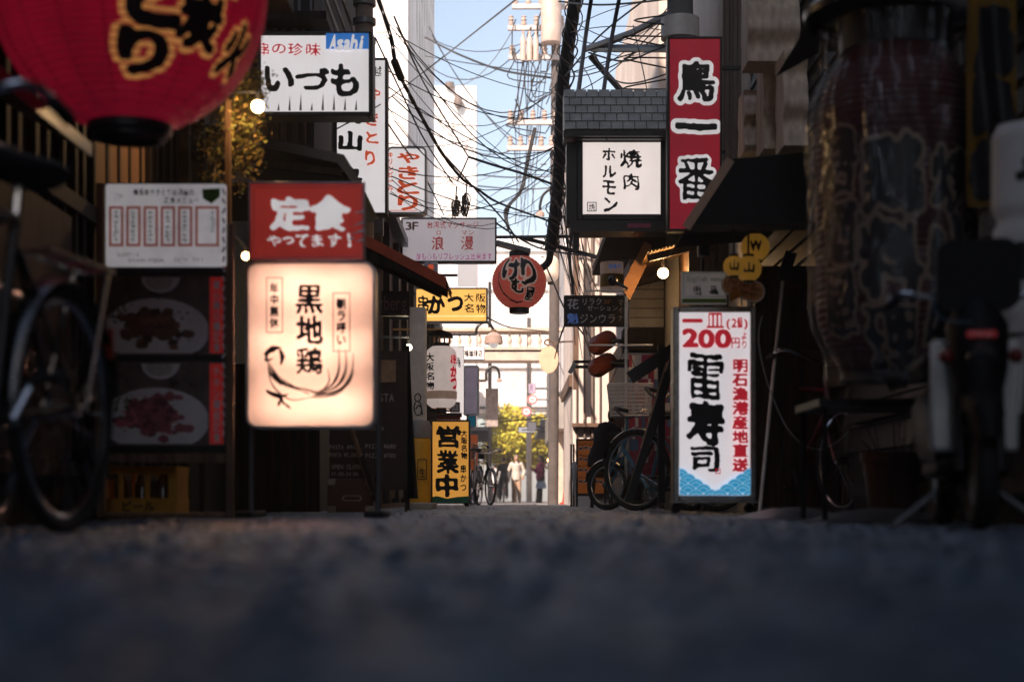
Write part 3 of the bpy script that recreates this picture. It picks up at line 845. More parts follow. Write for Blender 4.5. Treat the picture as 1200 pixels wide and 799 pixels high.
# --- yakiniku sign with roof
s = Sign('roofed_sign', 'softly lit square sign with two columns of black brush writing under a shingled roof', 'sign', 676, 160, 781, 258, 14, .3, BLACK, FACE_PINK, 7, wall=1.90)
s.brush([('焼', 727, 175, 752, 196), ('肉', 731, 203, 749, 222)], INK, .022, .02)
s.brush([('ホ', 706, 174, 721, 188), ('ル', 706, 194, 722, 208), ('モ', 706, 212, 721, 227), ('ン', 708, 232, 723, 248)], INK, .028, .02)
s.frames([(688, 237, 699, 248)], .9, INK, 'seal_frame'); s.brush([('焼', 690, 239, 697.5, 246.5)], INK, .012, .01, name='seal')
D = 14
m = s.mb(); ny, nxr = 5, 9
zt, zb = Z(103, 14), Z(156, 14); xl, xr = X(661, 14), X(784, 14)
for j in range(ny):
    for i in range(nxr + (j % 2)):
        w = (xr - xl) / nxr; a = xl + w * (i - .5 * (j % 2)); e = a + w - .007
        a = max(a, xl); e = min(e, xr)
        if e - a < .01: continue
        q0 = j / ny; q1 = (j + 1) / ny
        yb0, yb1 = D + .06 - .20 * q0, D + .06 - .20 * q1
        z0, z1 = zt + (zb - zt) * q0, zt + (zb - zt) * q1
        m.add([(a, yb0, z0), (e, yb0, z0), (e, yb1 - .010, z1 + .004), (a, yb1 - .010, z1 + .004), (a, yb1, z1 - .004), (e, yb1, z1 - .004)], [(3, 2, 1, 0), (4, 5, 2, 3)])
m.build('shingle_roof', M('grey_shingle', (.40, .42, .42), .7, var=.25, scale=6, bump=.4), s.t, smooth=False)
m = s.mb(); m.add([(xl, D - .13, zb - .02), (xr, D - .13, zb - .02), (xr, D + .07, zt - .015), (xl, D + .07, zt - .015), (xl, D + .07, zb - .03), (xr, D + .07, zb - .03)], [(0, 1, 2, 3), (0, 4, 5, 1), (0, 3, 4), (1, 5, 2), (2, 5, 4, 3)])
m.box(xl, xr, D + .072, D + .33, zb - .03, zt - .015); m.box(xl - .01, xr, D - .15, D - .1, zb - .06, zb - .012); m.box(X(672, 14), X(784, 14), D - .09, D + .32, Z(165, 14), zb - .07)
m.build('eave_board', BLACK, s.t, smooth=False)
m = s.mb()
m.box(X(664, 14), X(677, 14), D + .02, D + .26, Z(262, 14), Z(166, 14)); m.box(X(668, 14), X(786, 14), D - .04, D + .28, Z(272, 14), Z(259, 14))
m.box(X(672, 14), X(679, 14), D + .02, D + .1, Z(292, 14), Z(273, 14))
m.build('base_beam', BLACK, s.t, smooth=False)
m = s.mb(); m.box(X(735, 14), X(762, 14), D - .048, D - .042, Z(268, 14), Z(263, 14)); m.build('small_plate', M('dull_magenta', (.28, .05, .10), .5), s.t, smooth=False)

# --- red vertical sign
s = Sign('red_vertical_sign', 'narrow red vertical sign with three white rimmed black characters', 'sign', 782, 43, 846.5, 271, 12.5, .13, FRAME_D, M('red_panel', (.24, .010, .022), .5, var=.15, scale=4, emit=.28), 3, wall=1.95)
IT = [('鳥', 794, 72, 837, 118), ('一', 793, 141, 839, 155), ('番', 794, 184, 837, 234)]
s.brush(IT, WHITELIT, .13, .012, 64, 'letter_outline'); s.brush(IT, INK, .034, .012, 64)

# --- 200 yen standing light box
s = Sign('price_stand_sign', 'white standing sign with a large red price and black brush name over blue waves', 'sign', 789, 359, 886, 587, 9.8, .16, STEEL, lit('white_sign_film', (.78, .73, .76), .34), 7)  # film emission lifts the face where ambient light falls short
s.brush([('一', 801, 373, 822, 378)], REDINK, .06, 0)
s.brush([('皿', 828, 367, 848, 384)], REDINK, .05, 0)
s.text([('(2個)', 850, 371, 877, 385)], REDINK, .025)
s.brush([('2', 801, 386, 817, 406), ('0', 819.5, 387, 836, 407), ('0', 839, 387, 855.5, 407)], REDINK, .045, 0)
s.brush([('円', 857, 396, 866.5, 408)], REDINK, .03, 0); s.text([('より', 868, 388, 876, 409, True)], REDINK, .02)
s.brush([('雷', 806, 415, 847, 468), ('寿', 806, 470, 848, 519), ('司', 810, 524, 841, 552)], INK, .062, .016, 60)
s.text([('明石漁港産地直送', 857.5, 420, 877, 553, True)], REDINK, .035)
s.frames([(838, 549, 844, 555)], 1, REDINK, 'seal'); 
y = s.lay(); m = s.mb(); y2 = s.lay(); m2 = s.mb(); y3 = s.lay()
BLUEP = M('wave_blue', (.03, .36, .68), .5, emit=.28); PALEB = M('wave_line_pale', (.35, .66, .80), .5, emit=.28)  # waves given emission to hold their blue
def clipd(pts): return [(min(max(x, X(796.2, 9.8)), X(878.8, 9.8)), max(z, Z(579.8, 9.8))) for x, z in pts]
rowsw = [(555, (797,)), (555, (879,)), (561, (806, 870)), (567, (797, 815, 861, 879)), (573, (806, 824, 852, 870)), (579.5, (797, 815, 833, 843, 861, 879))]
lay_ = 0
for yy, xs_ in rowsw:
    for xx in xs_:
        lay_ += 1; q = y - .00012 * lay_
        m.cur = 0; m.flat(clipd([(X(xx + 10 * math.cos(t), 9.8), Z(yy + 4 - 10.5 * math.sin(t), 9.8)) for t in np.linspace(0, math.pi, 15)]), q)
        for r_ in (9.2, 5.6):
            m.cur = 1
            for i in range(12):
                t0, t1 = math.pi * i / 12, math.pi * (i + 1) / 12
                m.flat(clipd([(X(xx + (r_ + e) * math.cos(t), 9.8), Z(yy + 4 - (r_ + e) * math.sin(t), 9.8)) for t, e in ((t0, 0), (t1, 0), (t1, .8), (t0, .8))]), q - .00005)
m.build('wave_pattern', [BLUEP, PALEB], s.t, smooth=False)
for a in (793, 880):
    m = s.mb(); m.cyl((X(a, 9.8), 9.84, .03), (X(a, 9.8), 9.92, .03), .028, n=12); m.box(X(a, 9.8) - .012, X(a, 9.8) + .012, 9.85, 9.91, .045, Z(586, 9.8)); m.build('caster', RUBBER, s.t)
m = s.mb(); m.box(X(789, 9.8), X(886, 9.8), 9.74, 10.02, Z(589, 9.8), Z(586.5, 9.8)); m.build('base_plate', STEEL, s.t, smooth=False)
# two small notices on its top
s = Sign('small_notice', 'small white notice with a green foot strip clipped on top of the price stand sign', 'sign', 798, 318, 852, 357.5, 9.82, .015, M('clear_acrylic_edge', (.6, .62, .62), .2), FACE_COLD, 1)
s.rects([(799.5, 350, 851, 355)], M('grass_green', (.16, .30, .06), .6), 'green_strip')
s.text([('English menu', 805, 322, 846, 331)], M('grey_green_ink', (.25, .32, .28), .6), 0)
s.frames([(801, 320, 850, 348)], .5, _M['grey_green_ink']); y = s.lay(); m = s.mb()
for k, (a, b) in enumerate(((811, 334), (830, 334))): [scribble(m, X(a, s.D), X(a + 12, s.D), Z(b + 12, s.D), Z(b, s.D), y, k + 3, 9) for _ in (0,)]
m.build('small_print', M('grey_ink', (.13, .15, .17), .6), s.t, smooth=False)
t = thing('plastic_fan_sign', 'round ended orange printed fan in clear film tilted on top of the price stand sign', 'sign', (X(871, 9.78), 9.78, Z(357, 9.78)))
m = shift(MB(), t); m.xf = Matrix.Translation((0, 0, .10)) @ Matrix.Rotation(rad(18), 4, 'Y'); m.prism(rrect(-.125, .125, -.055, .055, .054), 0, .006); m.build('paper', M('pale_orange_paper', (.62, .36, .19), .6, var=.4, scale=25), t)
m = MB(); m.xf = Matrix.Translation((0, 0, .10)) @ Matrix.Rotation(rad(18), 4, 'Y')
plain(m, 'You Can Eat', -.10, .10, .005, .042, -.003, bold=.02); plain(m, 'in here!', -.07, .09, -.035, .0, -.003, bold=.02); m.build('lettering', M('dark_red_brown_ink', (.20, .04, .02), .5), t, smooth=False)
m = MB(); m.xf = Matrix.Translation((0, 0, .10)) @ Matrix.Rotation(rad(18), 4, 'Y'); m.flat([(-.07, -.052), (-.03, -.02), (.0, -.052), (-.05, -.105)], -.0045); m.build('star_tail', M('ochre_star', (.55, .30, .05), .6), t, smooth=False)
m = MB(); m.xf = Matrix.Translation((0, 0, .10)) @ Matrix.Rotation(rad(18), 4, 'Y'); m.ring(rrect(-.135, .135, -.065, .065, .064), rrect(-.124, .124, -.054, .054, .053), -.002, .008); m.build('film_edge', M('clear_film', (.75, .74, .74), .15), t)
m = MB(); m.tube([(0, .012, .09), (-.01, .012, -.005)], .006, 6); m.build('stick', WHITEP, t)

# --- flower name dark sign
s = Sign('dark_name_sign', 'dark sign with white and blue lettering hung low on the right above the cushions', 'sign', 661, 346, 733, 382, 17, .1, FRAME_D, M('charcoal_panel', (.035, .033, .036), .5), 1, wall=1.56)
s.brush([('花', 665, 350, 678, 362)], WHITEINK, .02, .008); s.brush([('魁', 665, 367, 678, 379)], M('blue_letter', (.10, .20, .55), .5, emit=.1), .04, .004)
s.text([('リラク', 681, 349, 706, 358), ('ゼーション', 688, 357.5, 724, 364.5), ('ジンウラ', 679, 367, 722, 379.5)], WHITEINK, .02)
s.text([('3F', 706, 350, 718, 357)], M('orange_letter', (.6, .22, .06), .5), .02); s.text([('マイナ', 724, 350, 730.5, 377, True)], WHITEINK, .01)

# --- dark street name 'berg' board under the awning
s = Sign('cafe_board', 'dark narrow board with faint latin lettering under the rust red awning', 'sign', 437, 341, 480, 370, 12.6, .06, DARKWOOD, M('dark_board', (.030, .022, .018), .6), 1.5, wall=-1.55)
s.text([('erberg', 436, 342, 477, 366)], M('faded_gold', (.20, .13, .09), .6), 0)

# --- cafe sign far
s = Sign('small_far_sign', 'small white sign with black letters in front of the footbridge at left', 'sign', 541, 405.5, 568, 421.5, 26, .1, FRAME_S, FACE_PINK, .8, wall=-1.40)
s.text([('福珈琲店', 544, 410, 566, 418)], INK, .03)
s = Sign('far_coffee_sign', 'wide pale sign with black letters behind the dark hooked pipe on the right', 'sign', 660, 279, 706, 294, 28, .1, FRAME_S, FACE_PINK, .6, wall=1.03 if False else None)
s.text([('丸福珈琲', 662, 281, 704, 292)], INK, .02)
m = s.mb(); m.box(X(700, 28), 1.30, 28.03, 28.06, Z(290, 28), Z(289, 28)); m.tube([(1.3, 28.04, Z(300, 28)), (1.3, 28.04, Z(270, 28))], .03, 8); m.build('bracket', BLACKM, s.t)
s = Sign('lavender_panel_sign', 'lavender grey vertical light panel with a white rounded rim', 'sign', 542.5, 428, 561.5, 487, 24, .12, WHITEP, M('lavender_panel', (.36, .29, .36), .4, emit=.12), 2.6, .04, wall=-1.40)
s = Sign('banner_sign', 'white upright banner with a small dark brush mark behind the white paper lantern', 'sign', 528, 406, 544, 485, 22, .03, WHITEP, FACE_PINK, .6, wall=-1.40)
s.brush([('庵', 534, 418, 540, 430)], M('grey_ink', (.13, .15, .17), .6), .01, .02)
s = Sign('emblem_plate', 'small framed brown plate with white letters under the white banner', 'sign', 527, 471, 539, 483, 21.8, .03, RUSTB, M('ochre_plate', (.45, .26, .10), .5), 1, wall=-1.40)
s.brush([('22', 529, 473, 537, 481) if False else ('2', 529.5, 473.5, 532.8, 480.5), ('2', 533.4, 473.5, 536.8, 480.5)], WHITEINK, .06, 0)

t = thing('shelf_board', 'brown shelf board with a red cloth edge just above the orange yellow standing sign', 'shelf', (X(520, 20.8), 20.8, Z(491, 20.8)))
m = shift(MB(), t); m.box(-1.398, X(541, 20.8), 20.7, 21.0, Z(488, 20.8), Z(484, 20.8)); m.build('board', RUSTB, t, smooth=False)
m = shift(MB(), t); m.prism([(X(512 + 2 * k, 20.8), Z(488, 20.8)) for k in range(15)] + [(X(540 - 2 * k, 20.8), Z(493.5 - 2 * (k % 2), 20.8)) for k in range(15)], 20.72, 20.74); m.build('red_cloth', M('red_cloth', (.5, .10, .05), .8), t, smooth=False)
# --- small far signs right and left
for (nm, lb, a, b, c, d, D, face, txt) in (
    ('square_far_sign', 'small purple edged square sign highest of the stack by the utility pole', 619, 449, 628, 461, 40, M('mauve_panel', (.40, .30, .42), .5, emit=.1), '只'),
    ('blue_banner', 'light blue hanging banner beside the utility pole at the crossing', 645, 492, 651, 515, 42, M('sky_blue_cloth', (.30, .45, .70), .7), ''),
    ('blank_far_sign', 'blank grey white sign low over the street left of the yellow tree', 585 - 18, 474, 597 - 18, 481, 44, FACE_W, ''),
    ('narrow_far_sign', 'narrow pale sign board over the far crossing below the round plates', 607, 500, 628, 507, 46, FACE_W, 'ーー'),
    ('square_pale_sign', 'pale square sign beside the narrow board over the far crossing', 618, 494, 629, 505, 45, lit('pale_lilac', (.60, .55, .58), .1), ''),
    ('orange_banner', 'orange red upright banner standing behind the orange yellow sign', 551.5, 509, 560, 551, 27, M('orange_banner_cloth', (.70, .16, .05), .7, emit=.08), ''),
    ('teal_round_board', 'teal board just above the orange yellow standing sign', 548, 487, 558, 500, 23, M('teal_paint', (.02, .28, .42), .5, emit=.06), ''),
    ('black_far_board', 'small black board on the left beyond the orange yellow sign', 556, 531, 568, 538, 28, BLACK, ''),
    ('grey_far_board', 'grey upright board hanging left of the yellow tree', 569, 455, 584, 500, 36, M('warm_grey_mesh', (.36, .30, .28), .7, var=.4, scale=12), '')):
    wall = None
    s = Sign(nm, lb, 'sign' if 'banner' not in nm else 'banner', a, b, c, d, D, .08, FRAME_S, face, .8 if 'banner' not in nm else .3)
    if txt: s.brush([(ch, a + (c - a) * (.2 + .3 * i), b + 2.5, a + (c - a) * (.5 + .3 * i) + 1, d - 2.5) for i, ch in enumerate(txt)], INK, .02, 0)
    m = s.mb(); zt_ = Z(b, D)
    if nm in ('orange_banner', 'black_far_board', 'teal_round_board'):
        m.tube([(X(a, D), D + .05, .0), (X(a, D), D + .05, zt_ + .02)], .02, 6)
    elif a > 600:
        m.tube([(X(c, D), D + .05, .5 * (zt_ + Z(d, D))), (1.3, D + .05, .5 * (zt_ + Z(d, D)))], .03, 6)
    else:
        m.tube([(X(a, D), D + .05, .5 * (zt_ + Z(d, D))), (-1.35, D + .05, .5 * (zt_ + Z(d, D)))], .03, 6)
    m.build('bracket', GREYM, s.t)
for k, (px, py, D) in enumerate(((624, 468, 40), (617, 482, 41))):
    t = thing('round_plate', ('upper' if k == 0 else 'lower') + ' of two small round white plates with a red ring by the utility pole', 'sign', P(px, py + 6, D), 0, 'round plates by the utility pole')
    m = shift(MB(), t); m.prism(ell(X(px, D), Z(py, D), .125, .125), D, D + .02); m.build('disc', WHITEP, t)
    m = shift(MB(), t); m.ring(ell(X(px, D), Z(py, D), .118, .118), ell(X(px, D), Z(py, D), .09, .09), D - .004, D - .001); m.box(X(px, D) - .05, X(px, D) + .05, D - .004, D - .001, Z(py, D) - .012, Z(py, D) + .012); m.build('red_ring', REDINK, t, smooth=False)
    m = shift(MB(), t); m.tube([(X(px, D), D + .03, Z(py, D)), (1.0, D + .03, Z(py, D))], .02, 6); m.build('bracket', GREYM, t)
t = thing('round_board', 'large plain peach disc hanging by a scroll iron hook in front of the footbridge', 'sign', P(643, 437, 27))
m = shift(MB(), t); m.prism(ell(X(643, 27), Z(421, 27), .16, .23, 32), 27, 27.03); m.build('disc', M('peach_disc', (.66, .44, .30), .6), t)
m = shift(MB(), t); m.tube(smooth_pts([P(643, 405, 27), P(638, 402, 27), P(641, 398, 27), P(647, 400, 27), P(650, 405, 27), P(655, 401, 27), P(672, 400, 27)]), .014, 6); m.build('scroll_hook', RUSTB, t)

# --- left near: menu board
t = thing('menu_board', 'wood framed menu board holding a white price sheet above two food photographs', 'menu board', (X(195, 7.4), 7.4, 0))
D = 7.4
m = shift(MB(), t)
for a, b in ((112, 122), (264, 273)): m.bbox(X(a, D), X(b, D), D + .005, D + .05, .0, Z(262 if a > 200 else 214, D), .004)
m.bbox(X(122.3, D), X(263.7, D), D + .008, D + .045, Z(542, D), Z(531, D), .004); m.bbox(X(122.3, D), X(263.7, D), D + .008, D + .045, Z(606, D), Z(600, D), .004)
m.build('wood_frame', TANWOOD, t)
m = shift(MB(), t); m.bbox(X(122.4, D), X(263.6, D), D + .012, D + .035, Z(530, D), Z(214, D), .004); m.build('backing', BLACK, t)
m = shift(MB(), t); m.prism(rrect(X(124, D), X(265, D), Z(312.5, D), Z(216, D), .012), D - .004, D + .0115); m.build('price_sheet', M('white_sheet', (.86, .82, .86), .45, emit=.12), t)  # paper given a slight emission to brighten it
m = shift(MB(), t); y = D - .006
for k in range(6):
    a = 128 + k * 20.2; w = 17 if k < 5 else 28
    m.ring(rrect(X(a, D), X(a + w, D), Z(289, D), Z(242, D), 0), rrect(X(a + 3, D), X(a + w - 3, D), Z(286, D), Z(245, D), 0), y, y + .001)
m.build('red_box', M('dull_red_print', (.66, .20, .16), .6, emit=.06), t, smooth=False)  # print glows faintly along with its sheet
m = shift(MB(), t)
plain(m, '備長炭やきとり居酒屋の', X(156, D), X(228, D), Z(230, D), Z(221.5, D), y, bold=.01); plain(m, '定食メニュー', X(192, D), X(234, D), Z(239, D), Z(231, D), y, bold=.01)
for k in range(6):
    for q in range(7 if k < 5 else 0): scribble(m, X(133 + k * 20.2, D), X(139 + k * 20.2, D), Z(252 + q * 5.3, D), Z(247 + q * 5.3, D), y, k * 9 + q, 5)
for q in range(6): scribble(m, X(247, D), X(252, D), Z(252 + q * 4, D), Z(248 + q * 4, D), y, 77 + q, 5)
for k, (a, b, c) in enumerate(((137, 296, 6), (150, 303, 9), (180, 303, 3), (203, 302, 4), (226, 302, 3))):
    for q in range(c): scribble(m, X(a + q * 4.5, D), X(a + 4 + q * 4.5, D), Z(b + 5, D), Z(b, D), y, a + q, 4)
m.build('lettering', INK, t, smooth=False)
m = shift(MB(), t); m.flat([(X(237, D), Z(222, D)), (X(258, D), Z(221, D)), (X(258, D), Z(231, D)), (X(248, D), Z(239, D)), (X(238, D), Z(233, D))], y); m.build('green_mark', M('green_print', (.09, .28, .04), .6), t, smooth=False)
m = shift(MB(), t); [m.tube([(X(134 + 3 * q, D), y, Z(236, D)), (X(137 + 3 * q, D), y, Z(226 + q, D)), (X(142 + q, D), y, Z(231, D))], .0012, 4) for q in range(3)]; m.build('pale_drawing', M('grey_pink_print', (.4, .32, .32), .6), t)
def food(z0, z1, seed, meat, words):
    r = random.Random(seed); zz = lambda q: Z(z1 + (z0 - z1) * q, D)
    xx = lambda q: X(124 + 140 * q, D)
    m = shift(MB(), t); m.prism(rrect(X(123.4, D), X(264.5, D), Z(z1, D), Z(z0, D), 0), D - .004, D + .0115)
    ph = m.build('food_photograph', M('dark_tablecloth_print', (.13, .085, .07), .3, var=.5, scale=12, spec=.6), t, smooth=False)
    m = shift(MB(), t); m.flat(rrect(X(246, D), X(262, D), Z(z1 - 2, D), Z(z0 + 2, D), 0), D - .0052); m.build('red_strip', M('red_print', (.62, .035, .03), .5, emit=.06), ph, smooth=False)  # strip print brightened by a little emission
    m = shift(MB(), t); plain(m, words, X(250, D), X(258.5, D), Z(z1 - 3, D), Z(z0 + 5, D), D - .0064, True, .02); m.build('strip_lettering', WHITEINK, ph, smooth=False)
    def clip(p): return [(min(max(x, X(125, D)), X(244, D)), min(max(z, Z(z1 - 2, D)), Z(z0 + 2, D))) for x, z in p]
    m = shift(MB(), t); m.flat(clip(ell(xx(.42), zz(.30), .245, .150, 30)), D - .0052); m.flat(clip(ell(xx(.46), zz(.98), .088, .072)), D - .0054); m.build('plate_print', M('plate_print', (.90, .87, .84), .4, var=.12), ph, smooth=False)
    m = shift(MB(), t); m.flat(clip(ell(xx(.45), zz(.93), .06, .04)), D - .0058)
    m.build('rice_print', M('rice_print', (.62, .58, .5), .6, var=.2, scale=60), ph, smooth=False)
    m = shift(MB(), t)
    for k in range(130):
        cx, cz = xx(.40) + r.gauss(0, .062), zz(.36) + r.gauss(0, .036); m.cur = r.choice((0, 0, 1, 2)); a = r.uniform(0, 360)
        rr_ = r.uniform(.016, .036); m.flat(clip([(cx + rr_ * math.cos(t_) * r.uniform(.7, 1.2), cz + rr_ * .7 * math.sin(t_) * r.uniform(.7, 1.2)) for t_ in np.linspace(0, 5.5, 8)]), D - .0056 - k * .00001)
    for k in range(110):
        cx, cz = xx(.40) + r.gauss(0, .06), zz(.37) + r.gauss(0, .034); m.cur = r.choice((0, 1, 2, 2)); rr_ = r.uniform(.003, .009)
        m.flat(clip([(cx + rr_ * math.cos(t_) * r.uniform(.6, 1.4), cz + rr_ * .6 * math.sin(t_)) for t_ in np.linspace(0, 5.5, 6)]), D - .0060 - k * .000005)
    m.build('meat_print', [M(meat[0], meat[1], .4, var=.4, scale=40), M(meat[0] + '_dark', [c * .45 for c in meat[1]], .4), M(meat[0] + '_light', [min(1, c * 1.7) for c in meat[1]], .4)], ph, smooth=False)
    m = shift(MB(), t)
    for k in range(40):
        cx, cz = xx(.10) + r.gauss(0, .03), zz(.55) + r.gauss(0, .035); rr_ = r.uniform(.006, .02); a = r.uniform(0, 3)
        m.flat(clip([(cx + rr_ * math.cos(a), cz + rr_ * math.sin(a)), (cx + .004 * math.cos(a + 1.6), cz + .004 * math.sin(a + 1.6)), (cx - rr_ * math.cos(a), cz - rr_ * math.sin(a)), (cx - .004 * math.cos(a + 1.6), cz - .004 * math.sin(a + 1.6))]), D - .0066 - k * .00001)
    m.build('greens_print', M('greens_print', (.10, .14, .02), .5, var=.5, scale=50), ph, smooth=False)
food(323, 416, 3, ('brown_meat', (.17, .075, .035)), '炭火焼の鶏定食')
food(424, 522, 8, ('pink_meat', (.42, .11, .13)), 'チキン南蛮定食')
m = shift(MB(), t)
for k in range(26): zz = Z(225 + k * 11.3, D); m.obox((X(262.6, D), D - .008, zz), (.010, .004, .028), Matrix.Rotation(RN.uniform(-.6, .6), 4, 'Y').to_euler())
m.build('film_edge', _M['clear_film'], t, smooth=False)

# --- yellow crate under it
t = thing('bottle_crate', 'yellow plastic bottle crate on the ground under the menu board', 'crate', (X(158, 7.6), 7.62, 0))
YC = M('yellow_plastic', (.70, .36, .02), .45, var=.15, scale=6)
D = 7.6; x0, x1, z0, z1 = X(109, D), X(207, D), .005, Z(546, D)
m = shift(MB(), t); w = .018
for yy in (D, D + .27):
    m.box(x0, x1, yy, yy + w, z0, z0 + .085); m.box(x0, x1, yy, yy + w, z1 - .035, z1)
    for a in (0, .30, .62, .9): xa = x0 + (x1 - x0) * a; m.box(xa, xa + (.02 if 0 < a < .9 else .035), yy, yy + w, z0 + .085, z1 - .035)
for xx in (x0, x1 - w): m.box(xx, xx + w, D + w + .001, D + .269, z0, z1)
m.box(x0 + w + .001, x1 - w - .001, D + w + .001, D + .269, z0 + .01, z0 + .02)
m.build('body', YC, t, smooth=False)
m = shift(MB(), t); plain(m, 'ビール', x0 + .13, x1 - .10, z0 + .02, z0 + .075, D - .002, bold=.03); m.build('lettering', M('dark_print', (.06, .03, .01), .6), t, smooth=False)
for k in range(3):
    bt = thing('beer_bottle', ['left', 'middle', 'right'][k] + 'most of three brown bottles standing in the yellow crate', 'bottle', (x0 + .10 + k * .10, D + .14, z0 + .02), 0, 'brown bottles in the yellow crate')
    m = MB(); m.lathe([(0, 0), (.035, .001), (.036, .13), (.013, .185), (.013, .22), (0, .221)], n=14); m.build('glass_body', M('brown_glass', (.05, .022, .008), .1, spec=.8), bt)
    m = MB(); m.lathe([(0, .222), (.0148, .2215), (.0152, .206)], n=12); m.build('cap', STEEL, bt)

# --- chicken light box stand
TRANS = bpy.data.materials.new('opal_acrylic'); TRANS.use_nodes = True
_n = TRANS.node_tree.nodes; _l = TRANS.node_tree.links; _n.remove(_n['Principled BSDF'])
_a = _n.new('ShaderNodeBsdfTranslucent'); _a.inputs[0].default_value = (.86, .74, .68, 1); _b = _n.new('ShaderNodeBsdfDiffuse'); _b.inputs[0].default_value = (.78, .70, .66, 1)
_g = _n.new('ShaderNodeBsdfGlossy'); _g.inputs['Roughness'].default_value = .2
_x = _n.new('ShaderNodeMixShader'); _x.inputs[0].default_value = .4; _y = _n.new('ShaderNodeMixShader'); _y.inputs[0].default_value = .04
_z = _n.new('ShaderNodeTexNoise'); _z.inputs['Scale'].default_value = 5; _z.inputs['Detail'].default_value = 6
_r = _n.new('ShaderNodeValToRGB'); _r.color_ramp.elements[0].position = .35; _r.color_ramp.elements[1].position = .65; _r.color_ramp.elements[0].color = (.78, .66, .60, 1); _r.color_ramp.elements[1].color = (.9, .79, .73, 1)
_c = _n.new('ShaderNodeTexCoord'); _l.new(_c.outputs['Object'], _z.inputs['Vector']); _l.new(_z.outputs['Fac'], _r.inputs['Fac']); _l.new(_r.outputs['Color'], _a.inputs[0])
_l.new(_a.outputs[0], _x.inputs[1]); _l.new(_b.outputs[0], _x.inputs[2]); _l.new(_x.outputs[0], _y.inputs[1]); _l.new(_g.outputs[0], _y.inputs[2]); _l.new(_y.outputs[0], _n['Material Output'].inputs['Surface'])
D = 7.6
t = thing('lit_stand_sign', 'glowing white stand sign with a black rooster drawing on two metal legs', 'sign', (X(364, D), D, 0))
m = shift(MB(), t); x0, x1, z0, z1 = X(288, D), X(440, D), Z(502, D), Z(306, D)
m.ring(rrect(x0, x1, z0, z1, .055), rrect(x0 + .012, x1 - .012, z0 + .012, z1 - .012, .045), D - .004, D + .13); m.build('casing', FRAME_S, t)
m = shift(MB(), t); m.prism(rrect(x0 + .0118, x1 - .0118, z0 + .0118, z1 - .0118, .045), D, D + .003); m.build('panel', TRANS, t)
for fx, fz in ((.5, .15), (.5, .5), (.5, .85)):
    l = bpy.data.lights.new('tube_light', 'AREA'); l.shape = 'RECTANGLE'; l.size = .50; l.size_y = .06; l.energy = 15.5; l.color = (1., .74, .62)
    lo = bpy.data.objects.new('lamp_tube', l); C.objects.link(lo); lo.parent = t; lo.rotation_euler = (rad(90), 0, 0)
    lo.location = (x0 + (x1 - x0) * fx - t.location.x, .108, z0 + (z1 - z0) * fz)
m = shift(MB(), t); m.prism(rrect(x0 + .01, x1 - .01, z0 + .01, z1 - .01, .046), D + .115, D + .127); m.build('back_panel', WHITEP, t)
m = shift(MB(), t); y = D - .004
for ch, a, b, c, d_ in (('黒', 347, 334, 378, 367), ('地', 348, 370, 378, 402), ('鶏', 347, 407, 378, 438)): brush(m, ch, X(a, D), X(c, D), Z(d_, D), Z(b, D), y, .035, .006, 48)
plain(m, '年中無休', X(316, D), X(327, D), Z(385, D), Z(331, D), y, True, .03); plain(m, '朝ラ呼い', X(394, D), X(406, D), Z(405, D), Z(349, D), y, True, .03)
m.build('lettering', INK, t, smooth=False)
m = shift(MB(), t)
for a, b, c, d_ in ((312, 325, 331.5, 390), (390, 343, 410.5, 412)): m.ring(rrect(X(a, D), X(c, D), Z(d_, D), Z(b, D), 0), rrect(X(a, D) + .004, X(c, D) - .004, Z(d_, D) + .004, Z(b, D) - .004, 0), y, y + .001)
m.build('thin_border', M('dull_brown_ink', (.12, .07, .06), .6), t, smooth=False)
m = shift(MB(), t)       # rooster: comb, head, body of feathers, tail plumes, foot
def stroke(pts, w0, w1, w2=None):
    q = smooth_pts([(X(a, D), y, Z(b, D)) for a, b in pts], 6); n = len(q); k = D / F; L_, R_ = [], []
    for i in range(n):
        tg = (q[min(i + 1, n - 1)] - q[max(i - 1, 0)]).normalized(); nn = Vector((-tg.z, 0, tg.x))
        f = i / (n - 1); w = (w0 + (w1 - w0) * f * 2 if f < .5 else w1 + ((w2 if w2 is not None else w0) - w1) * (f * 2 - 1)) * k / 2
        L_.append(q[i] + nn * w); R_.append(q[i] - nn * w)
    m.add(L_ + R_, [(i, i + 1, n + i + 1, n + i) for i in range(n - 1)])
stroke([(310, 416), (316, 411), (323, 408), (330, 408)], 3, 8, 1); stroke([(328, 410), (331, 418), (329, 428)], 3, 6, 1); stroke([(314, 414), (312, 422), (320, 420)], 2, 4, 1)
for k in range(5): stroke([(314 + k * 2.2, 420 + k * 4), (317 + k * 4, 438 + k * 3), (330 + k * 6, 452 + k * 1.5)], .4, 2.4, .4)
for k in range(9): stroke([(322 + k * 6, 443 + k * 2.4), (330 + k * 6, 450 + k * 1.4), (341 + k * 5.2, 452 + k)], .3, 1.5, .3)
stroke([(314, 430), (320, 452), (340, 468), (362, 466)], .8, 2, .6)
for k in range(11): stroke([(318 + k * 3.6, 434 + k * 2.4), (326 + k * 3.4, 444 + k * 1.7), (338 + k * 2.6, 450 + k * 1.2)], .3, 1.0, .3)
for pts, w in (([(366, 461), (379, 456), (386, 446), (384, 432)], 2.2), ([(368, 462), (388, 452), (397, 434), (397, 407)], 3.6), ([(368, 463), (394, 453), (405, 434), (405, 409)], 3.8), ([(367, 464), (398, 456), (412, 438), (414, 413)], 3.2), ([(364, 465), (390, 461), (408, 450), (415, 434)], 2.6), ([(360, 466), (382, 465), (398, 460), (408, 450)], 1.8)): stroke(pts, .5, w, .4)
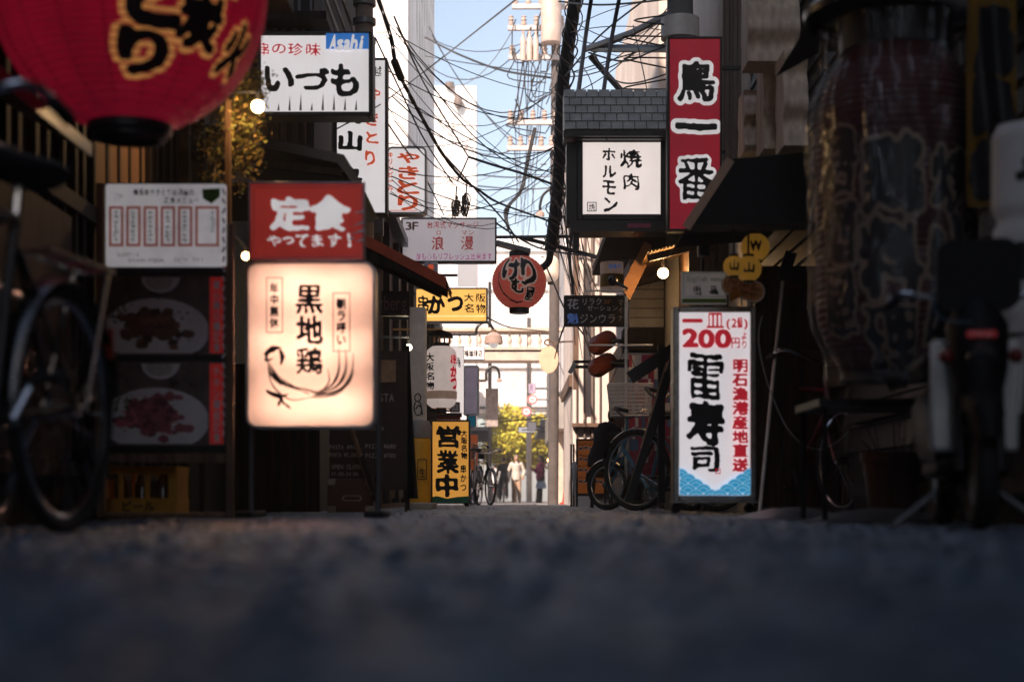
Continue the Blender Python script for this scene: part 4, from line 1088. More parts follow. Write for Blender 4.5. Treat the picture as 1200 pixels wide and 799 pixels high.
stroke([(312, 457), (318, 461), (328, 465), (333, 474)], 2, 6, 1.5); stroke([(328, 465), (338, 462)], 1, 3, 1); stroke([(329, 468), (326, 476)], 2, 4, 1); stroke([(333, 472), (341, 479)], 1, 3, 1)
m.build('rooster_drawing', M('rooster_ink', (.035, .018, .015), .6), t, smooth=False)
for a in (288, 440):
    m = shift(MB(), t); m.tube([(X(a, D), D + .16, .02), (X(a, D), D + .16, Z(315, D))], .012, 10); m.build('leg', GREYM, t)
    m = shift(MB(), t); m.bbox(X(a, D) - .045, X(a, D) + .045, D - .12, D + .36, .0, .03, .008); m.build('foot', RUBBER, t)
for q in (z0 + .1, z1 - .12): m = shift(MB(), t); m.box(X(288, D), X(440, D), D + .15, D + .17, q, q + .02); m.build('crossbar', GREYM, t, smooth=False)

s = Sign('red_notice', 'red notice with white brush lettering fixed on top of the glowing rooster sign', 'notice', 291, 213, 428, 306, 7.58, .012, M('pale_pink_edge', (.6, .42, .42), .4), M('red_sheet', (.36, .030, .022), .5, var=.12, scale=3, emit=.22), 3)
s.frames([(297, 219, 424, 301)], .9, M('pale_red_line', (.55, .25, .24), .5))
s.brush([('定', 318, 231, 362, 269), ('食', 364, 231, 408, 269)], WHITELIT, .045, .02, 50)
s.brush([('や', 314, 276, 330, 288), ('っ', 331, 278, 345, 286), ('て', 347, 275, 361, 289), ('ま', 365, 275, 379, 289), ('す', 385, 275, 399, 289), ('!', 407, 273, 412, 289)], WHITELIT, .022, .03)
for a in (300, 414): m = s.mb(); m.box(X(a, 7.58), X(a + 4, 7.58), 7.598, 7.615, Z(305.5, 7.58), Z(230, 7.58)); m.build('strut', GREYM, s.t, smooth=False)
y = s.lay(); m = s.mb()
for k, (a, b, c, d_) in enumerate(((412, 266, 427, 258), (409, 275, 428, 268), (414, 250, 427, 246), (416, 284, 427, 279), (407, 281, 415, 277))): m.flat([(X(a, 7.58), Z(b, 7.58)), (X(c, 7.58), Z(d_, 7.58)), (X(c, 7.58), Z(d_ + 4, 7.58))], y - .001 * k)
m.build('drawn_glint', M('clear_film', (.75, .74, .74), .15), s.t, smooth=False)  # glints drawn in as flat pale slivers

# ================================================================== LANTERNS
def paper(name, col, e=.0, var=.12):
    """ribbed lantern paper: emission stands in for light through the paper"""
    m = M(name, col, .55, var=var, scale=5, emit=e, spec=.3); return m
def ribbed(prof, n, c, R_amp, seg=40):
    return prof

def lantern(name, label, px, py, D, R_, H_, mat, ribs=24, cap=.42, group=None, p=2.0, capmat=BLACK, hang=.25, flatten=1.0, seg=40, ringh=.19):
    """ellipsoidal paper lantern, centre at photo px,py; returns thing and radius function r(z)"""
    c = P(px, py, D); t = thing(name, label, 'lantern', (c.x, D, c.z - H_), 0, group)
    zc = c.z
    def r(z):
        q = min(1., abs(z - zc) / H_ * flatten); return R_ * (max(0, 1 - q ** p)) ** .5
    lim = H_ * (1 - cap ** 2) ** .5 / flatten if p == 2.0 else H_ * .97
    m = shift(MB(), t); prof = []
    n = ribs * 4
    for i in range(n + 1):
        z = zc - lim + 2 * lim * i / n
        prof.append((r(z) + .0052 * R_ / .3 * math.cos(2 * math.pi * i / 4), z))
    m.lathe(prof, (c.x, D, 0), seg); m.build('paper_body', mat, t)
    rb = prof[0][0]
    for sg, nm in ((-1, 'base_ring'), (1, 'top_ring')):
        m = shift(MB(), t); z = zc + sg * lim
        m.lathe([(0, z + sg * ringh * H_), (rb * .98, z + sg * ringh * H_), (rb * 1.04, z + sg * (ringh - .02) * H_), (rb * 1.04, z - sg * .01), (rb * .9, z - sg * .02)][::(1 if sg < 0 else -1)], (c.x, D, 0), 28); m.build(nm, capmat, t)
    if hang:
        m = shift(MB(), t); m.tube([(c.x, D, zc + lim), (c.x, D, zc + lim + hang)], .006, 6); m.build('hanger', CABLE, t)
    def wrap(off=.004):
        return lambda a, z: (c.x + (r(z) + off) * math.sin(a), D - (r(z) + off) * math.cos(a), z)
    return t, r, wrap, zc, c.x

D = 5.5
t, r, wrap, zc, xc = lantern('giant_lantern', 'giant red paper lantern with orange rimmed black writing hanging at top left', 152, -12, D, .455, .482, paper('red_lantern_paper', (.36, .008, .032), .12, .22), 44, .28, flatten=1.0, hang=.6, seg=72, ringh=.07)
IT = [('と', 4, 25, 66, 6), ('り', 0, 22, 112, 72), ('炭', 26, 47, 82, 27), ('き', 10, 27, 2, -45), ('長', 29, 52, 18, -40), ('火', 55, 72, 96, 45), ('焼', 6, 26, -52, -120), ('備', 28, 52, -46, -110)]
for iso, off, mt, nm in ((.15, .004, M('orange_outline_ink', (.72, .30, .085), .5, emit=.18), 'letter_outline'), (.06, .0075, INK, 'lettering')):
    m = shift(MB(), t)
    for ch, a, b, y0, y1 in IT: brush(m, ch, rad(a + 9), rad(b + 9), Z(y0, D), Z(y1, D), 0, iso, .006, 60, wrap(off), False)
    m.build(nm, mt, t, smooth=False)
m = shift(MB(), t)
for k in range(18):
    a = rad(-85 + k * 20 + 7)
    m.tube([wrap(.001)(a, Z(z, D)) for z in range(138, -150, -12)], .0022, 4)
m.build('seam', M('dark_red_seam', (.12, .006, .012), .6), t)
m = shift(MB(), t); m.lathe([(.10, Z(166, D)), (.125, Z(164, D)), (.128, Z(142, D)), (.11, Z(136, D))], (xc, D, 0), 30); m.build('black_base', BLACK, t)
for k in range(3):
    m = shift(MB(), t); a = rad(-22 + k * 24); m.obox((xc + .129 * math.sin(a), D - .129 * math.cos(a), Z(156, D)), (.025, .004, .006), Matrix.Rotation(a, 4, 'Z').to_euler()); m.build('brass_stud', M('brass', (.5, .30, .08), .35, metal=.8), t)

# red round lantern in the middle
D = 20
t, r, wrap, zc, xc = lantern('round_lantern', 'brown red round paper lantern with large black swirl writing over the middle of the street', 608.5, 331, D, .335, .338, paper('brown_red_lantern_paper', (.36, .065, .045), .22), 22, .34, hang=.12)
IT = [('け', -38, 2, 331, 306), ('り', 4, 36, 337, 306), ('む', -16, 12, 346, 331), ('屋', 14, 37, 354, 340)]
for iso, off, mt, nm in ((.10, .004, M('cream_ink', (.62, .45, .36), .5, emit=.1), 'letter_outline'), (.035, .008, INK, 'lettering')):
    m = shift(MB(), t)
    for ch, a, b, y0, y1 in IT: brush(m, ch, rad(a), rad(b), Z(y0, D), Z(y1, D), 0, iso, .02, 40, wrap(off), False)
    e = .014 if iso > .1 else 0.
    pts = [(-47, 322), (-47, 334), (-40, 346), (-26, 354), (-8, 357), (10, 356)]
    for (a0, y0), (a1, y1) in zip(pts[:-1], pts[1:]):
        for k in range(4):
            f0, f1 = k / 4, (k + 1) / 4; A0 = rad(a0 + (a1 - a0) * f0); A1 = rad(a0 + (a1 - a0) * f1); z0 = Z(y0 + (y1 - y0) * f0, D); z1 = Z(y0 + (y1 - y0) * f1, D); w = .022 + e
            q = wrap(off); m.add([q(A0 - w, z0 - w * .3), q(A0 + w, z0 + w * .5), q(A1 + w, z1 + w * .5), q(A1 - w, z1 - w * .3)], [(0, 1, 2, 3)])
    m.build(nm, mt, t, smooth=False)
m = shift(MB(), t); m.prism([(X(583, D), Z(283, D)), (X(622, D), Z(293, D)), (X(621, D), Z(298, D)), (X(581, D), Z(287, D))], D - .12, D + .12); m.build('rain_cover', GREYM, t, smooth=False)

# white paper lantern at left
D = 19
c = P(517, 440, D); t = thing('white_lantern', 'tall white paper lantern with black and red writing beside the white upright banner', 'lantern', (c.x, D, Z(484, D)))
m = shift(MB(), t); prof = []
for i in range(61):
    f = i / 60; z = Z(478 - 72 * f, D); rr_ = .178 * min(1, .62 + 3.2 * min(f, 1 - f)) ; rr_ = .178 * (1 - max(0, (abs(f - .5) - .38) / .12) ** 2 * .4); prof.append((rr_ + .002 * math.cos(i * math.pi / 1.5), z))
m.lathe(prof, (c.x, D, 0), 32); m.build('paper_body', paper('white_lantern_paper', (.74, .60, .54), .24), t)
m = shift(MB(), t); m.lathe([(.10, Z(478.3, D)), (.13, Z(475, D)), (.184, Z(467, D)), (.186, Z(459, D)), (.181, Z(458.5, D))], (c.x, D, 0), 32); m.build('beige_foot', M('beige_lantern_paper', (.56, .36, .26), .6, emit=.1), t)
m = shift(MB(), t); m.lathe([(0, Z(485, D)), (.06, Z(485, D)), (.06, Z(478, D))], (c.x, D, 0), 20); m.lathe([(.10, Z(406, D)), (.10, Z(402, D)), (0, Z(402, D))], (c.x, D, 0), 20); m.build('ring', BLACK, t)
def wl(off): return lambda a, z: (c.x + (.181 + off) * math.sin(a), D - (.181 + off) * math.cos(a), z)
m = shift(MB(), t)
for k, ch in enumerate('大阪名物'): brush(m, ch, rad(-62), rad(-24), Z(424 + k * 11, D), Z(415 + k * 11, D), 0, .03, .01, 36, wl(.004), False)
m.build('lettering', INK, t, smooth=False)
m = shift(MB(), t)
for k, ch in enumerate('串かつ'): brush(m, ch, rad(40), rad(78), Z(428 + k * 14, D), Z(416 + k * 14, D), 0, .05, .01, 36, wl(.004), False)
m.build('red_lettering', REDINK, t, smooth=False)
m = shift(MB(), t)
m.prism([(X(503, D), Z(395, D)), (X(531, D), Z(395, D)), (X(528, D), Z(391, D)), (X(520, D), Z(388.5, D)), (X(513, D), Z(388.5, D)), (X(505, D), Z(391, D))], D - .16, D + .16)
m.build('small_roof', DARKWOOD, t, smooth=False)
m = shift(MB(), t)
for a in (508, 514, 520, 526): m.box(X(a, D), X(a + 1.6, D), D - .08, D + .08, Z(402, D), Z(395, D))
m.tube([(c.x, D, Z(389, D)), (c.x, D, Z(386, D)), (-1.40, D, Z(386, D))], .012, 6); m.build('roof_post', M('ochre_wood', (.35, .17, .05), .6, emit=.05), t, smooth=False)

# pale lantern, hazy, behind the cables
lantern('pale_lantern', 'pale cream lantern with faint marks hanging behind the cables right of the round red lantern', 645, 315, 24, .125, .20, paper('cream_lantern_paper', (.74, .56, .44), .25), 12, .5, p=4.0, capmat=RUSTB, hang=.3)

# three little yellow lanterns on the right
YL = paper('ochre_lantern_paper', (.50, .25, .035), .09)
for k, (px, py, R_, lb) in enumerate(((885, 290, .083, 'highest and biggest of three ochre round lanterns under the black awning'), (877, 315, .075, 'middle of three ochre round lanterns, overlapping the highest one'), (860, 312, .060, 'smallest and leftmost of three ochre round lanterns under the black awning'))):
    D = 9.4 - .12 * k
    t, r, wrap, zc, xc = lantern('ochre_lantern', lb, px, py, D, R_, R_, YL, 9, .4, 'ochre round lanterns under the black awning', capmat=BROWNWOOD, hang=.12 + .1 * k, seg=24)
    m = shift(MB(), t); brush(m, 'W' if k == 0 else '山', -.5, .3, zc - .03, zc + .03, 0, .04, .0, 24, wrap(.003), False); m.build('lettering', INK, t, smooth=False)

# big dark wrapped lantern on the right
D = 6.45
c = P(1050, 235, D); hz = (Z(62, D) - Z(440, D)) / 2; zc = (Z(62, D) + Z(440, D)) / 2
t = thing('wrapped_lantern', 'huge dark red lantern with black writing wrapped in clear plastic sheet at right', 'lantern', (c.x, D, Z(445, D)))
RL = .315
def rl(z):
    q = abs(z - zc) / hz; return RL * (1 - max(0, (q - .5) / .5) ** 2.2 * .38)
def wrl(off): return lambda a, z: (c.x + (rl(z) + off) * math.sin(a), D - (rl(z) + off) * math.cos(a), z)
m = shift(MB(), t); m.lathe([(rl(zc - hz + 2 * hz * i / 90) + .003 * math.cos(i * math.pi), zc - hz + 2 * hz * i / 90) for i in range(91)], (c.x, D, 0), 40)
m.build('paper_body', M('dark_red_lantern_paper', (.06, .006, .008), .6, var=.3), t)
BL = M('black_lantern_ink', (.010, .010, .012), .5); BG = M('dull_beige_ink', (.26, .18, .13), .6)
IT = []
for col, (a0, a1) in enumerate(((-72, -42), (-36, 4), (12, 50))):
    zt = Z(160 + 12 * col, D)
    for k, ch in enumerate(('居酒屋', '鶏料理', '焼山味')[col]):
        hh = .27 + .05 * (col == 1); IT.append((ch, a0, a1, zt - hh * (k + .94), zt - hh * (k + .06)))
for iso, off, mt, nm in ((.105, .003, BG, 'letter_outline'), (.036, .006, BL, 'lettering')):
    m = shift(MB(), t)
    for ch, a, b, z0, z1 in IT: brush(m, ch, rad(a), rad(b), z0, z1, 0, iso, .03, 44, wrl(off), False)
    m.build(nm, mt, t, smooth=False)
for z0, z1, nm in ((Z(62, D), Z(20, D), 'top_ring'), (Z(446, D), Z(438, D), 'base_ring')):
    m = shift(MB(), t); m.lathe([(0, min(z0, z1)), (RL * .7, min(z0, z1)), (RL * .7, max(z0, z1)), (0, max(z0, z1))], (c.x, D, 0), 30); m.build(nm, BLACK, t)
m = shift(MB(), t); m.lathe([(.36, Z(22, D)), (.365, Z(14, D)), (.33, Z(4, D)), (.0, Z(-22, D))], (c.x, D, 0), 36); m.build('rain_hood', M('blue_black_tin', (.035, .045, .055), .35, metal=.4), t)
pl = bpy.data.materials.new('clear_plastic_sheet'); pl.use_nodes = True
n_ = pl.node_tree.nodes; l_ = pl.node_tree.links; out = n_['Material Output']
tr = n_.new('ShaderNodeBsdfTransparent'); gl = n_.new('ShaderNodeBsdfGlossy'); gl.inputs['Roughness'].default_value = .24; gl.inputs['Color'].default_value = (.7, .74, .8, 1)
mx = n_.new('ShaderNodeMixShader'); fr = n_.new('ShaderNodeLayerWeight'); fr.inputs['Blend'].default_value = .32
mr = n_.new('ShaderNodeMapRange'); mr.inputs[3].default_value = .015; mr.inputs[4].default_value = .16
df = n_.new('ShaderNodeBsdfDiffuse'); df.inputs['Color'].default_value = (.6, .6, .62, 1); m2_ = n_.new('ShaderNodeMixShader'); m2_.inputs[0].default_value = .05
wv = n_.new('ShaderNodeTexNoise'); wv.inputs['Scale'].default_value = 5; wv.inputs['Detail'].default_value = 6; wv.inputs['Distortion'].default_value = 1.5
wm = n_.new('ShaderNodeMapping'); wm.inputs['Scale'].default_value = (5, 5, .8); wc = n_.new('ShaderNodeTexCoord'); wr = n_.new('ShaderNodeMapRange'); wr.inputs[1].default_value = .50; wr.inputs[2].default_value = .72; wr.inputs[3].default_value = .02; wr.inputs[4].default_value = .22
l_.new(wc.outputs['Object'], wm.inputs['Vector']); l_.new(wm.outputs['Vector'], wv.inputs['Vector']); l_.new(wv.outputs['Fac'], wr.inputs[0]); l_.new(wr.outputs[0], m2_.inputs[0]); l_.new(fr.outputs['Facing'], mr.inputs[0]); l_.new(mr.outputs[0], mx.inputs[0]); l_.new(tr.outputs[0], m2_.inputs[1]); l_.new(df.outputs[0], m2_.inputs[2]); l_.new(m2_.outputs[0], mx.inputs[1]); l_.new(gl.outputs[0], mx.inputs[2]); l_.new(mx.outputs[0], out.inputs['Surface'])
m = shift(MB(), t); NA, NZ = 200, 130; vs = []
for j in range(NZ + 1):
    f = j / NZ; z = Z(30, D) + (Z(452, D) - Z(30, D)) * f
    for i in range(NA + 1):
        a = rad(-115 + 230 * i / NA)
        base = max(rl(min(max(z, zc - hz), zc + hz)), .25) + .02
        v = Vector((math.sin(a) * 2.2, z * 1.1, 0))
        fold = .5 + .5 * math.sin(a * 17 + 5 * f * (1 if a > 0 else -1) + 2.4 * noise.noise(v * 1.7))
        w = .004 + .016 * (1 - f) + .004 * noise.noise(v * 5)
        rr_ = base + w * fold ** 3 + .008 * noise.noise(v * 3 + Vector((5, 0, 0))) + .010 * abs(noise.noise(Vector((a * 2.1 + z * 3, z * 6 - a * 3, 1)))) + .010 * abs(noise.noise(Vector((a * 9 + z * 4, z * 11 - a * 6, 3))))
        vs.append((c.x + rr_ * math.sin(a), D - rr_ * math.cos(a), z))
m.add(vs, [(j * (NA + 1) + i, j * (NA + 1) + i + 1, (j + 1) * (NA + 1) + i + 1, (j + 1) * (NA + 1) + i) for j in range(NZ) for i in range(NA)])
m.build('plastic_sheet', pl, t)
m = shift(MB(), t); m.tube([(c.x, D, Z(0, D)), (c.x, D, 2.5), (1.95, D, 2.5)], .02, 8); m.build('hanger', BLACKM, t)

# dark stand and shelf under the lantern
t = thing('steel_table', 'dark metal table with thin legs under the plastic wrapped lantern', 'table', (1.47, 6.7, 0))
m = shift(MB(), t); m.box(1.24, 1.86, 6.55, 7.1, .46, .49); m.build('tabletop', BLACKM, t, smooth=False)
for xx in (1.27, 1.83):
    for yy in (6.58, 7.07): m = shift(MB(), t); m.tube([(xx, yy, .0), (xx, yy, .46)], .012, 8); m.build('leg', BLACKM, t)

# yellow cloth banner, white hanging lantern tube at far right
D = 5.9
t = thing('cloth_banner', 'dark yellow cloth banner with black shapes hanging right of the wrapped lantern', 'banner', (X(1162, D), D, Z(242, D)))
m = shift(MB(), t); vs = []
for j in range(25):
    for i in range(13):
        u = i / 12; v = j / 24; vs.append((X(1134 + 56 * u, D), D + .015 * math.sin(u * 9 + v * 4) + .006 * math.sin(v * 14), Z(242 - 300 * v, D)))
m.add(vs, [(j * 13 + i, j * 13 + i + 1, (j + 1) * 13 + i + 1, (j + 1) * 13 + i) for j in range(24) for i in range(12)])
vs2 = [(x, y + .006, z) for x, y, z in vs]; m.add(vs2, [((j + 1) * 13 + i, (j + 1) * 13 + i + 1, j * 13 + i + 1, j * 13 + i) for j in range(24) for i in range(12)])
m.build('cloth', M('ochre_cloth', (.17, .085, .006), .85, var=.2), t)
def ban(a, z):
    u = (a - X(1134, D)) / (X(1190, D) - X(1134, D)); v = (z - Z(242, D)) / (Z(-58, D) - Z(242, D)); return (a, D + .015 * math.sin(u * 9 + v * 4) + .006 * math.sin(v * 14) - .006, z)
m = shift(MB(), t)
for ch, b, d_ in (('鳥', 8, 80), ('串', 86, 165), ('ら', 170, 225)): brush(m, ch, X(1143, D), X(1184, D), Z(d_, D), Z(b, D), 0, .10, .03, 40, ban, False)
m.build('black_print', INK, t, smooth=False)
m = shift(MB(), t); m.tube([P(1128, -56, D), (1.95, D, Z(-56, D))], .012, 8); m.build('pole', BLACKM, t)

D = 4.85
t = thing('white_tube_lantern', 'pale grey white paper tube lantern in two stacked drums at the right picture edge', 'lantern', (X(1204, D), D, Z(386, D)))
for (b, d_, nm) in ((148, 258, 'upper_drum'), (261, 386, 'lower_drum')):
    m = shift(MB(), t); n = 26; z0, z1 = Z(d_, D), Z(b, D)
    m.lathe([(.103 * (1 - .16 * max(0, abs(i / n - .5) - .38) / .12) + .0015 * math.cos(i * math.pi), z0 + (z1 - z0) * i / n) for i in range(n + 1)], (X(1204, D), D, 0), 30); m.build(nm, paper('grey_white_paper', (.44, .43, .46), .02), t)
m = shift(MB(), t)
def wt(a, z): return (X(1204, D) + .107 * math.sin(a), D - .107 * math.cos(a), z)
for ch, b, d_ in (('や', 190, 240), ('き', 285, 335)): brush(m, ch, -.55, .55, Z(d_, D), Z(b, D), 0, .05, .02, 36, wt, False)
m.build('lettering', INK, t, smooth=False)
m = shift(MB(), t); m.tube([P(1204, 148, D), P(1204, 60, D), (1.95, D, Z(60, D))], .01, 6); m.build('hanger', BLACKM, t)

# ================================================================== LAMPS
def bulb_lamp(name, label, p, r, power, col, e, arm=None, lamp=True):
    t = thing(name, label, 'lamp', (p.x, p.y, p.z - r))
    m = shift(MB(), t); m.ball(p, r); m.build('bulb', M(name + '_glow', col, .4, emit=e, ecol=col), t)
    m = shift(MB(), t); m.cyl(p + Vector((0, 0, r * .8)), p + Vector((0, 0, r * 2.1)), r * .5, r * .35); m.build('socket', BLACKM, t)
    if arm:
        m = shift(MB(), t); m.tube([p + Vector((0, 0, r * 2.1))] + arm, .009, 8); m.build('arm', BLACKM, t)
    if lamp:
        l = bpy.data.lights.new(name + '_light', 'POINT'); l.energy = power; l.color = col; l.shadow_soft_size = r
        lo = bpy.data.objects.new('light', l); C.objects.link(lo); lo.parent = t; lo.location = (0, -r * 1.4, r * .6)
    return t
bulb_lamp('ivy_lamp', 'warm glowing round bulb among the hanging ivy at upper left', P(302, 125, 8.3), .033, 8, (1., .60, .26), 9, [P(304, 108, 8.32), Vector((-1.95, 8.35, Z(104, 8.3)))])
bulb_lamp('small_glow_lamp', 'small warm bulb shining just left of the red notice', P(288, 300, 8.6), .022, 1.2, (1., .6, .28), 8, [Vector((-1.5, 8.62, Z(270, 8.6))), Vector((-1.95, 8.6, Z(270, 8.6)))])
bulb_lamp('eave_lamp', 'bright round orange bulb under the brown eave on the right', P(777, 320, 14.6), .05, 11, (1., .58, .24), 10, [P(778, 292, 14.8)])
bulb_lamp('street_bulb', 'white square looking lamp glowing above the wooden menu panel at left', P(479, 407, 13.2), .026, 5, (1., .82, .52), 12, [P(479, 395, 13.2), Vector((-1.55, 13.2, Z(395, 13.2)))])
bulb_lamp('shop_lamp', 'tiny orange lamp inside the dark shop under the concrete canopy', P(644.5, 539, 33.9), .055, 3, (1., .5, .2), 10, [P(644.5, 515, 33.9)])
# globe street lamp with hook, arched lamps
def hook_lamp(name, label, pts, D, globe, r, wallx=None):
    t = thing(name, label, 'street lamp', P(globe[0], globe[1] + 12, D)); m = shift(MB(), t)
    m.tube(smooth_pts([P(a, b, D) for a, b in pts], 6), .022 * D / 26, 8)
    if wallx is not None: q = P(pts[0][0], pts[0][1], D); m.tube([q, (wallx, D, q.z)], .02 * D / 26, 8)
    m.build('hook_arm', BLACKM, t)
    m = shift(MB(), t); c_ = P(globe[0], globe[1], D); m.lathe([(r * .25, r * 1.2), (r * .9, r * .75), (r * 1.0, r * .1), (r * .98, -r * .1)], c_, 20); m.build('shade', M('hazy_glass_shade', (.42, .30, .26), .2, spec=.8), t)
    m = shift(MB(), t); m.ball(c_ + Vector((0, 0, -.05 * r)), r * .52); m.build('globe', M('white_globe', (.8, .72, .68), .3, emit=.35), t)
    m = shift(MB(), t); m.lathe([(0, r * 1.5), (r * .32, r * 1.4), (r * .32, r * 1.12), (r * .2, r * 1.1)], c_, 14); m.build('collar', RUSTB, t)
    return t
hook_lamp('globe_street_lamp', 'hooked street lamp with a clear shade and white globe in front of the footbridge', [(558, 392), (559, 384), (566, 378), (573, 379), (578, 386), (578.5, 393)], 26, (578.5, 402), .15, -1.40)
hook_lamp('arched_street_lamp', 'large hoop shaped street lamp left of the roofed sign', [(668, 254), (668, 240), (661, 226), (648, 221), (637, 228), (633, 240), (633, 247)], 26, (633, 253), .07, .8)
hook_lamp('small_arched_lamp', 'small hoop lamp seen under the footbridge', [(570, 446), (570, 436), (575, 430), (582, 431), (585, 438), (585, 443)], 40, (585, 447), .07, -1.25)

# ================================================================== AWNINGS
def world_obj(name, label, cat, loc, group=None): return thing(name, label, cat, loc, 0, group)
# black awning right
t = thing('black_awning', 'black fabric awning with a pale front edge on the dark clapboard wall', 'awning', (1.6, 9.6, 1.7))
m = shift(MB(), t); a = P(806, 264, 9.0); b_ = P(858, 186, 9.0)
x0, z0, x1, z1 = a.x, a.z, b_.x, b_.z
m.prism([(x0, z0), (x1, z1), (1.9, z1 + .06), (1.9, z0 + .02)], 9.003, 9.25)
m.add([(x0, 9.25, z0), (x1, 9.25, z1), (1.9, 9.25, z1 + .06), (x0, 12.2, z0), (x1, 12.2, z1), (1.9, 12.2, z1 + .06)], [(0, 1, 4, 3), (1, 2, 5, 4)])
m.build('fabric', M('black_canvas', (.010, .010, .012), .9), t, smooth=False)
m = shift(MB(), t); m.beam((x0 - .008, 9.01, z0 - .012), (x1 - .008, 9.01, z1 - .004), .05, .022, (0, 1, 0)); m.build('edge_trim', M('pale_wood_trim', (.40, .27, .20), .6), t, smooth=False)
# rust red awning left
t = thing('rust_awning', 'rust red sloping awning with a dark underside below the tall white sign', 'awning', (-1.1, 12.2, 1.9))
A = [(-1.55, 12.0, Z(242, 12.2)), (X(524, 12.2), 12.0, Z(329, 12.2)), (X(524, 12.2), 12.4, Z(329, 12.2)), (-1.55, 12.4, Z(242, 12.2))]
m = shift(MB(), t); m.add(A + [(x, y, z - .085) for x, y, z in A], [(0, 1, 2, 3), (7, 6, 5, 4), (0, 4, 5, 1), (1, 5, 6, 2), (2, 6, 7, 3)]); m.build('roof_sheet', M('rust_red_canvas', (.55, .10, .045), .75, var=.2), t, smooth=False)
m = shift(MB(), t)
for k in range(6):
    y = 12.02 + k * .06; m.add([(-1.55, y, Z(242, 12.2) - .088), (X(524, 12.2), y, Z(329, 12.2) - .088), (X(524, 12.2), y, Z(329, 12.2) - .11), (-1.55, y, Z(242, 12.2) - .22)], [(0, 1, 2, 3)])
    m.add([(-1.55, y + .03, Z(242, 12.2) - .088), (X(524, 12.2), y + .03, Z(329, 12.2) - .088), (X(524, 12.2), y + .03, Z(329, 12.2) - .11), (-1.55, y + .03, Z(242, 12.2) - .22)], [(3, 2, 1, 0), (0, 1, 1, 0)] if False else [(3, 2, 1, 0)])
m.build('rafter', DARKWOOD, t, smooth=False)
m = shift(MB(), t); vs = []
xe = X(524, 12.2)
for j in range(13):
    y = 12.0 + .4 * j / 12; vs += [(xe + .002, y, Z(329, 12.2) - .01), (xe + .015 + .02 * (j % 2), y, Z(329, 12.2) - .10 - .02 * math.sin(j * 1.9))]
m.add(vs, [(2 * j, 2 * j + 2, 2 * j + 3, 2 * j + 1) for j in range(12)]); m.build('valance', M('brown_canvas', (.28, .11, .055), .8), t, smooth=False)
for yy, zz in ((12.3, 1.55),): m = shift(MB(), t); m.tube([(-1.55, 12.3, 2.12), (xe - .05, 12.3, Z(329, 12.2) - .1)], .012, 6); m.tube([(-1.55, 12.38, 2.12), (xe - .05, 12.38, Z(329, 12.2) - .1)], .012, 6); m.build('strut', BLACKM, t)
# dark sheet roof upper left
t = thing('tin_canopy', 'dark tin lean to canopy jutting out below the badge sign at upper left', 'awning', (-1.4, 9.9, 1.9))
m = shift(MB(), t); a = P(300, 150, 9.7); b_ = P(404, 183, 9.7); c_ = P(424, 216, 9.7)
m.prism([(-1.94, a.z + .04), (b_.x, b_.z), (c_.x, c_.z), (c_.x - .05, c_.z), (b_.x - .04, b_.z - .05), (-1.94, a.z - .02)], 9.66, 10.9); m.build('sheet', _M['dark_tin'], t, smooth=False)
m = shift(MB(), t)
m.prism([(-1.94, Z(176, 9.7)), (X(402, 9.7), Z(198, 9.7)), (X(402, 9.7), Z(206, 9.7)), (-1.94, Z(186, 9.7))], 9.7, 9.75); m.prism([(-1.94, Z(213, 9.7)), (X(424, 9.7), Z(217, 9.7)), (X(420, 9.7), Z(224, 9.7)), (-1.94, Z(222, 9.7))], 9.7, 10.8)
m.build('beam', DARKWOOD, t, smooth=False)
# right brown awning and corrugated underside
t = thing('brown_awning', 'brown slatted awning with an orange lit top edge above the flower name sign', 'awning', P(742, 352, 15))
D = 15
m = shift(MB(), t); m.prism([(X(731, D), Z(330, D)), (X(755, D), Z(283, D)), (X(763, D), Z(287, D)), (X(763, D), Z(300, D)), (X(738, D), Z(352, D)), (X(731, D), Z(341, D))], D, D + .06); m.build('end_board', M('orange_brown_board', (.42, .20, .09), .6, var=.2), t, smooth=False)
m = shift(MB(), t)
for k in range(9):
    f = k / 9.; g_ = f + .105; q = [(X(738 + 25 * f, D), Z(352 - 52 * f, D)), (X(738 + 25 * g_, D), Z(352 - 52 * g_, D))]; m.add([(q[0][0], D + .062, q[0][1]), (q[1][0], D + .062, q[1][1]), (q[1][0], D + 1.3, q[1][1]), (q[0][0], D + 1.3, q[0][1])], [(0, 1, 2, 3)])
m.add([(X(731, D), D + .06, Z(330, D)), (X(755, D), D + .06, Z(283, D)), (X(755, D), D + 1.3, Z(283, D)), (X(731, D), D + 1.3, Z(330, D))], [(0, 1, 2, 3)])
m.build('slats', RUSTB, t, smooth=False)
t = thing('corrugated_eave', 'corrugated eave sheet glowing orange above the round bulb on the right', 'awning', P(800, 305, 14.4))
m = shift(MB(), t); vs = []
NC = 160
x0, z0 = X(757, 14.4), Z(300, 14.4); x1, z1 = 1.9, Z(276, 14.4)
for i in range(NC + 1):
    f = i / NC; zz = z0 + (z1 - z0) * f + .008 * math.sin(i * .9); vs += [(x0 + (x1 - x0) * f, 14.2, zz), (x0 + (x1 - x0) * f, 16.1, zz)]
m.add(vs, [(2 * i, 2 * i + 1, 2 * i + 3, 2 * i + 2) for i in range(NC)]); m.build('sheet', M('ochre_corrugated', (.30, .17, .06), .5), t)
for yy in (14.22, 15.9): m = shift(MB(), t); m.beam((x0, yy, z0 - .05), (x1, yy, z1 - .05), .05, .06); m.build('rafter', BROWNWOOD, t, smooth=False)
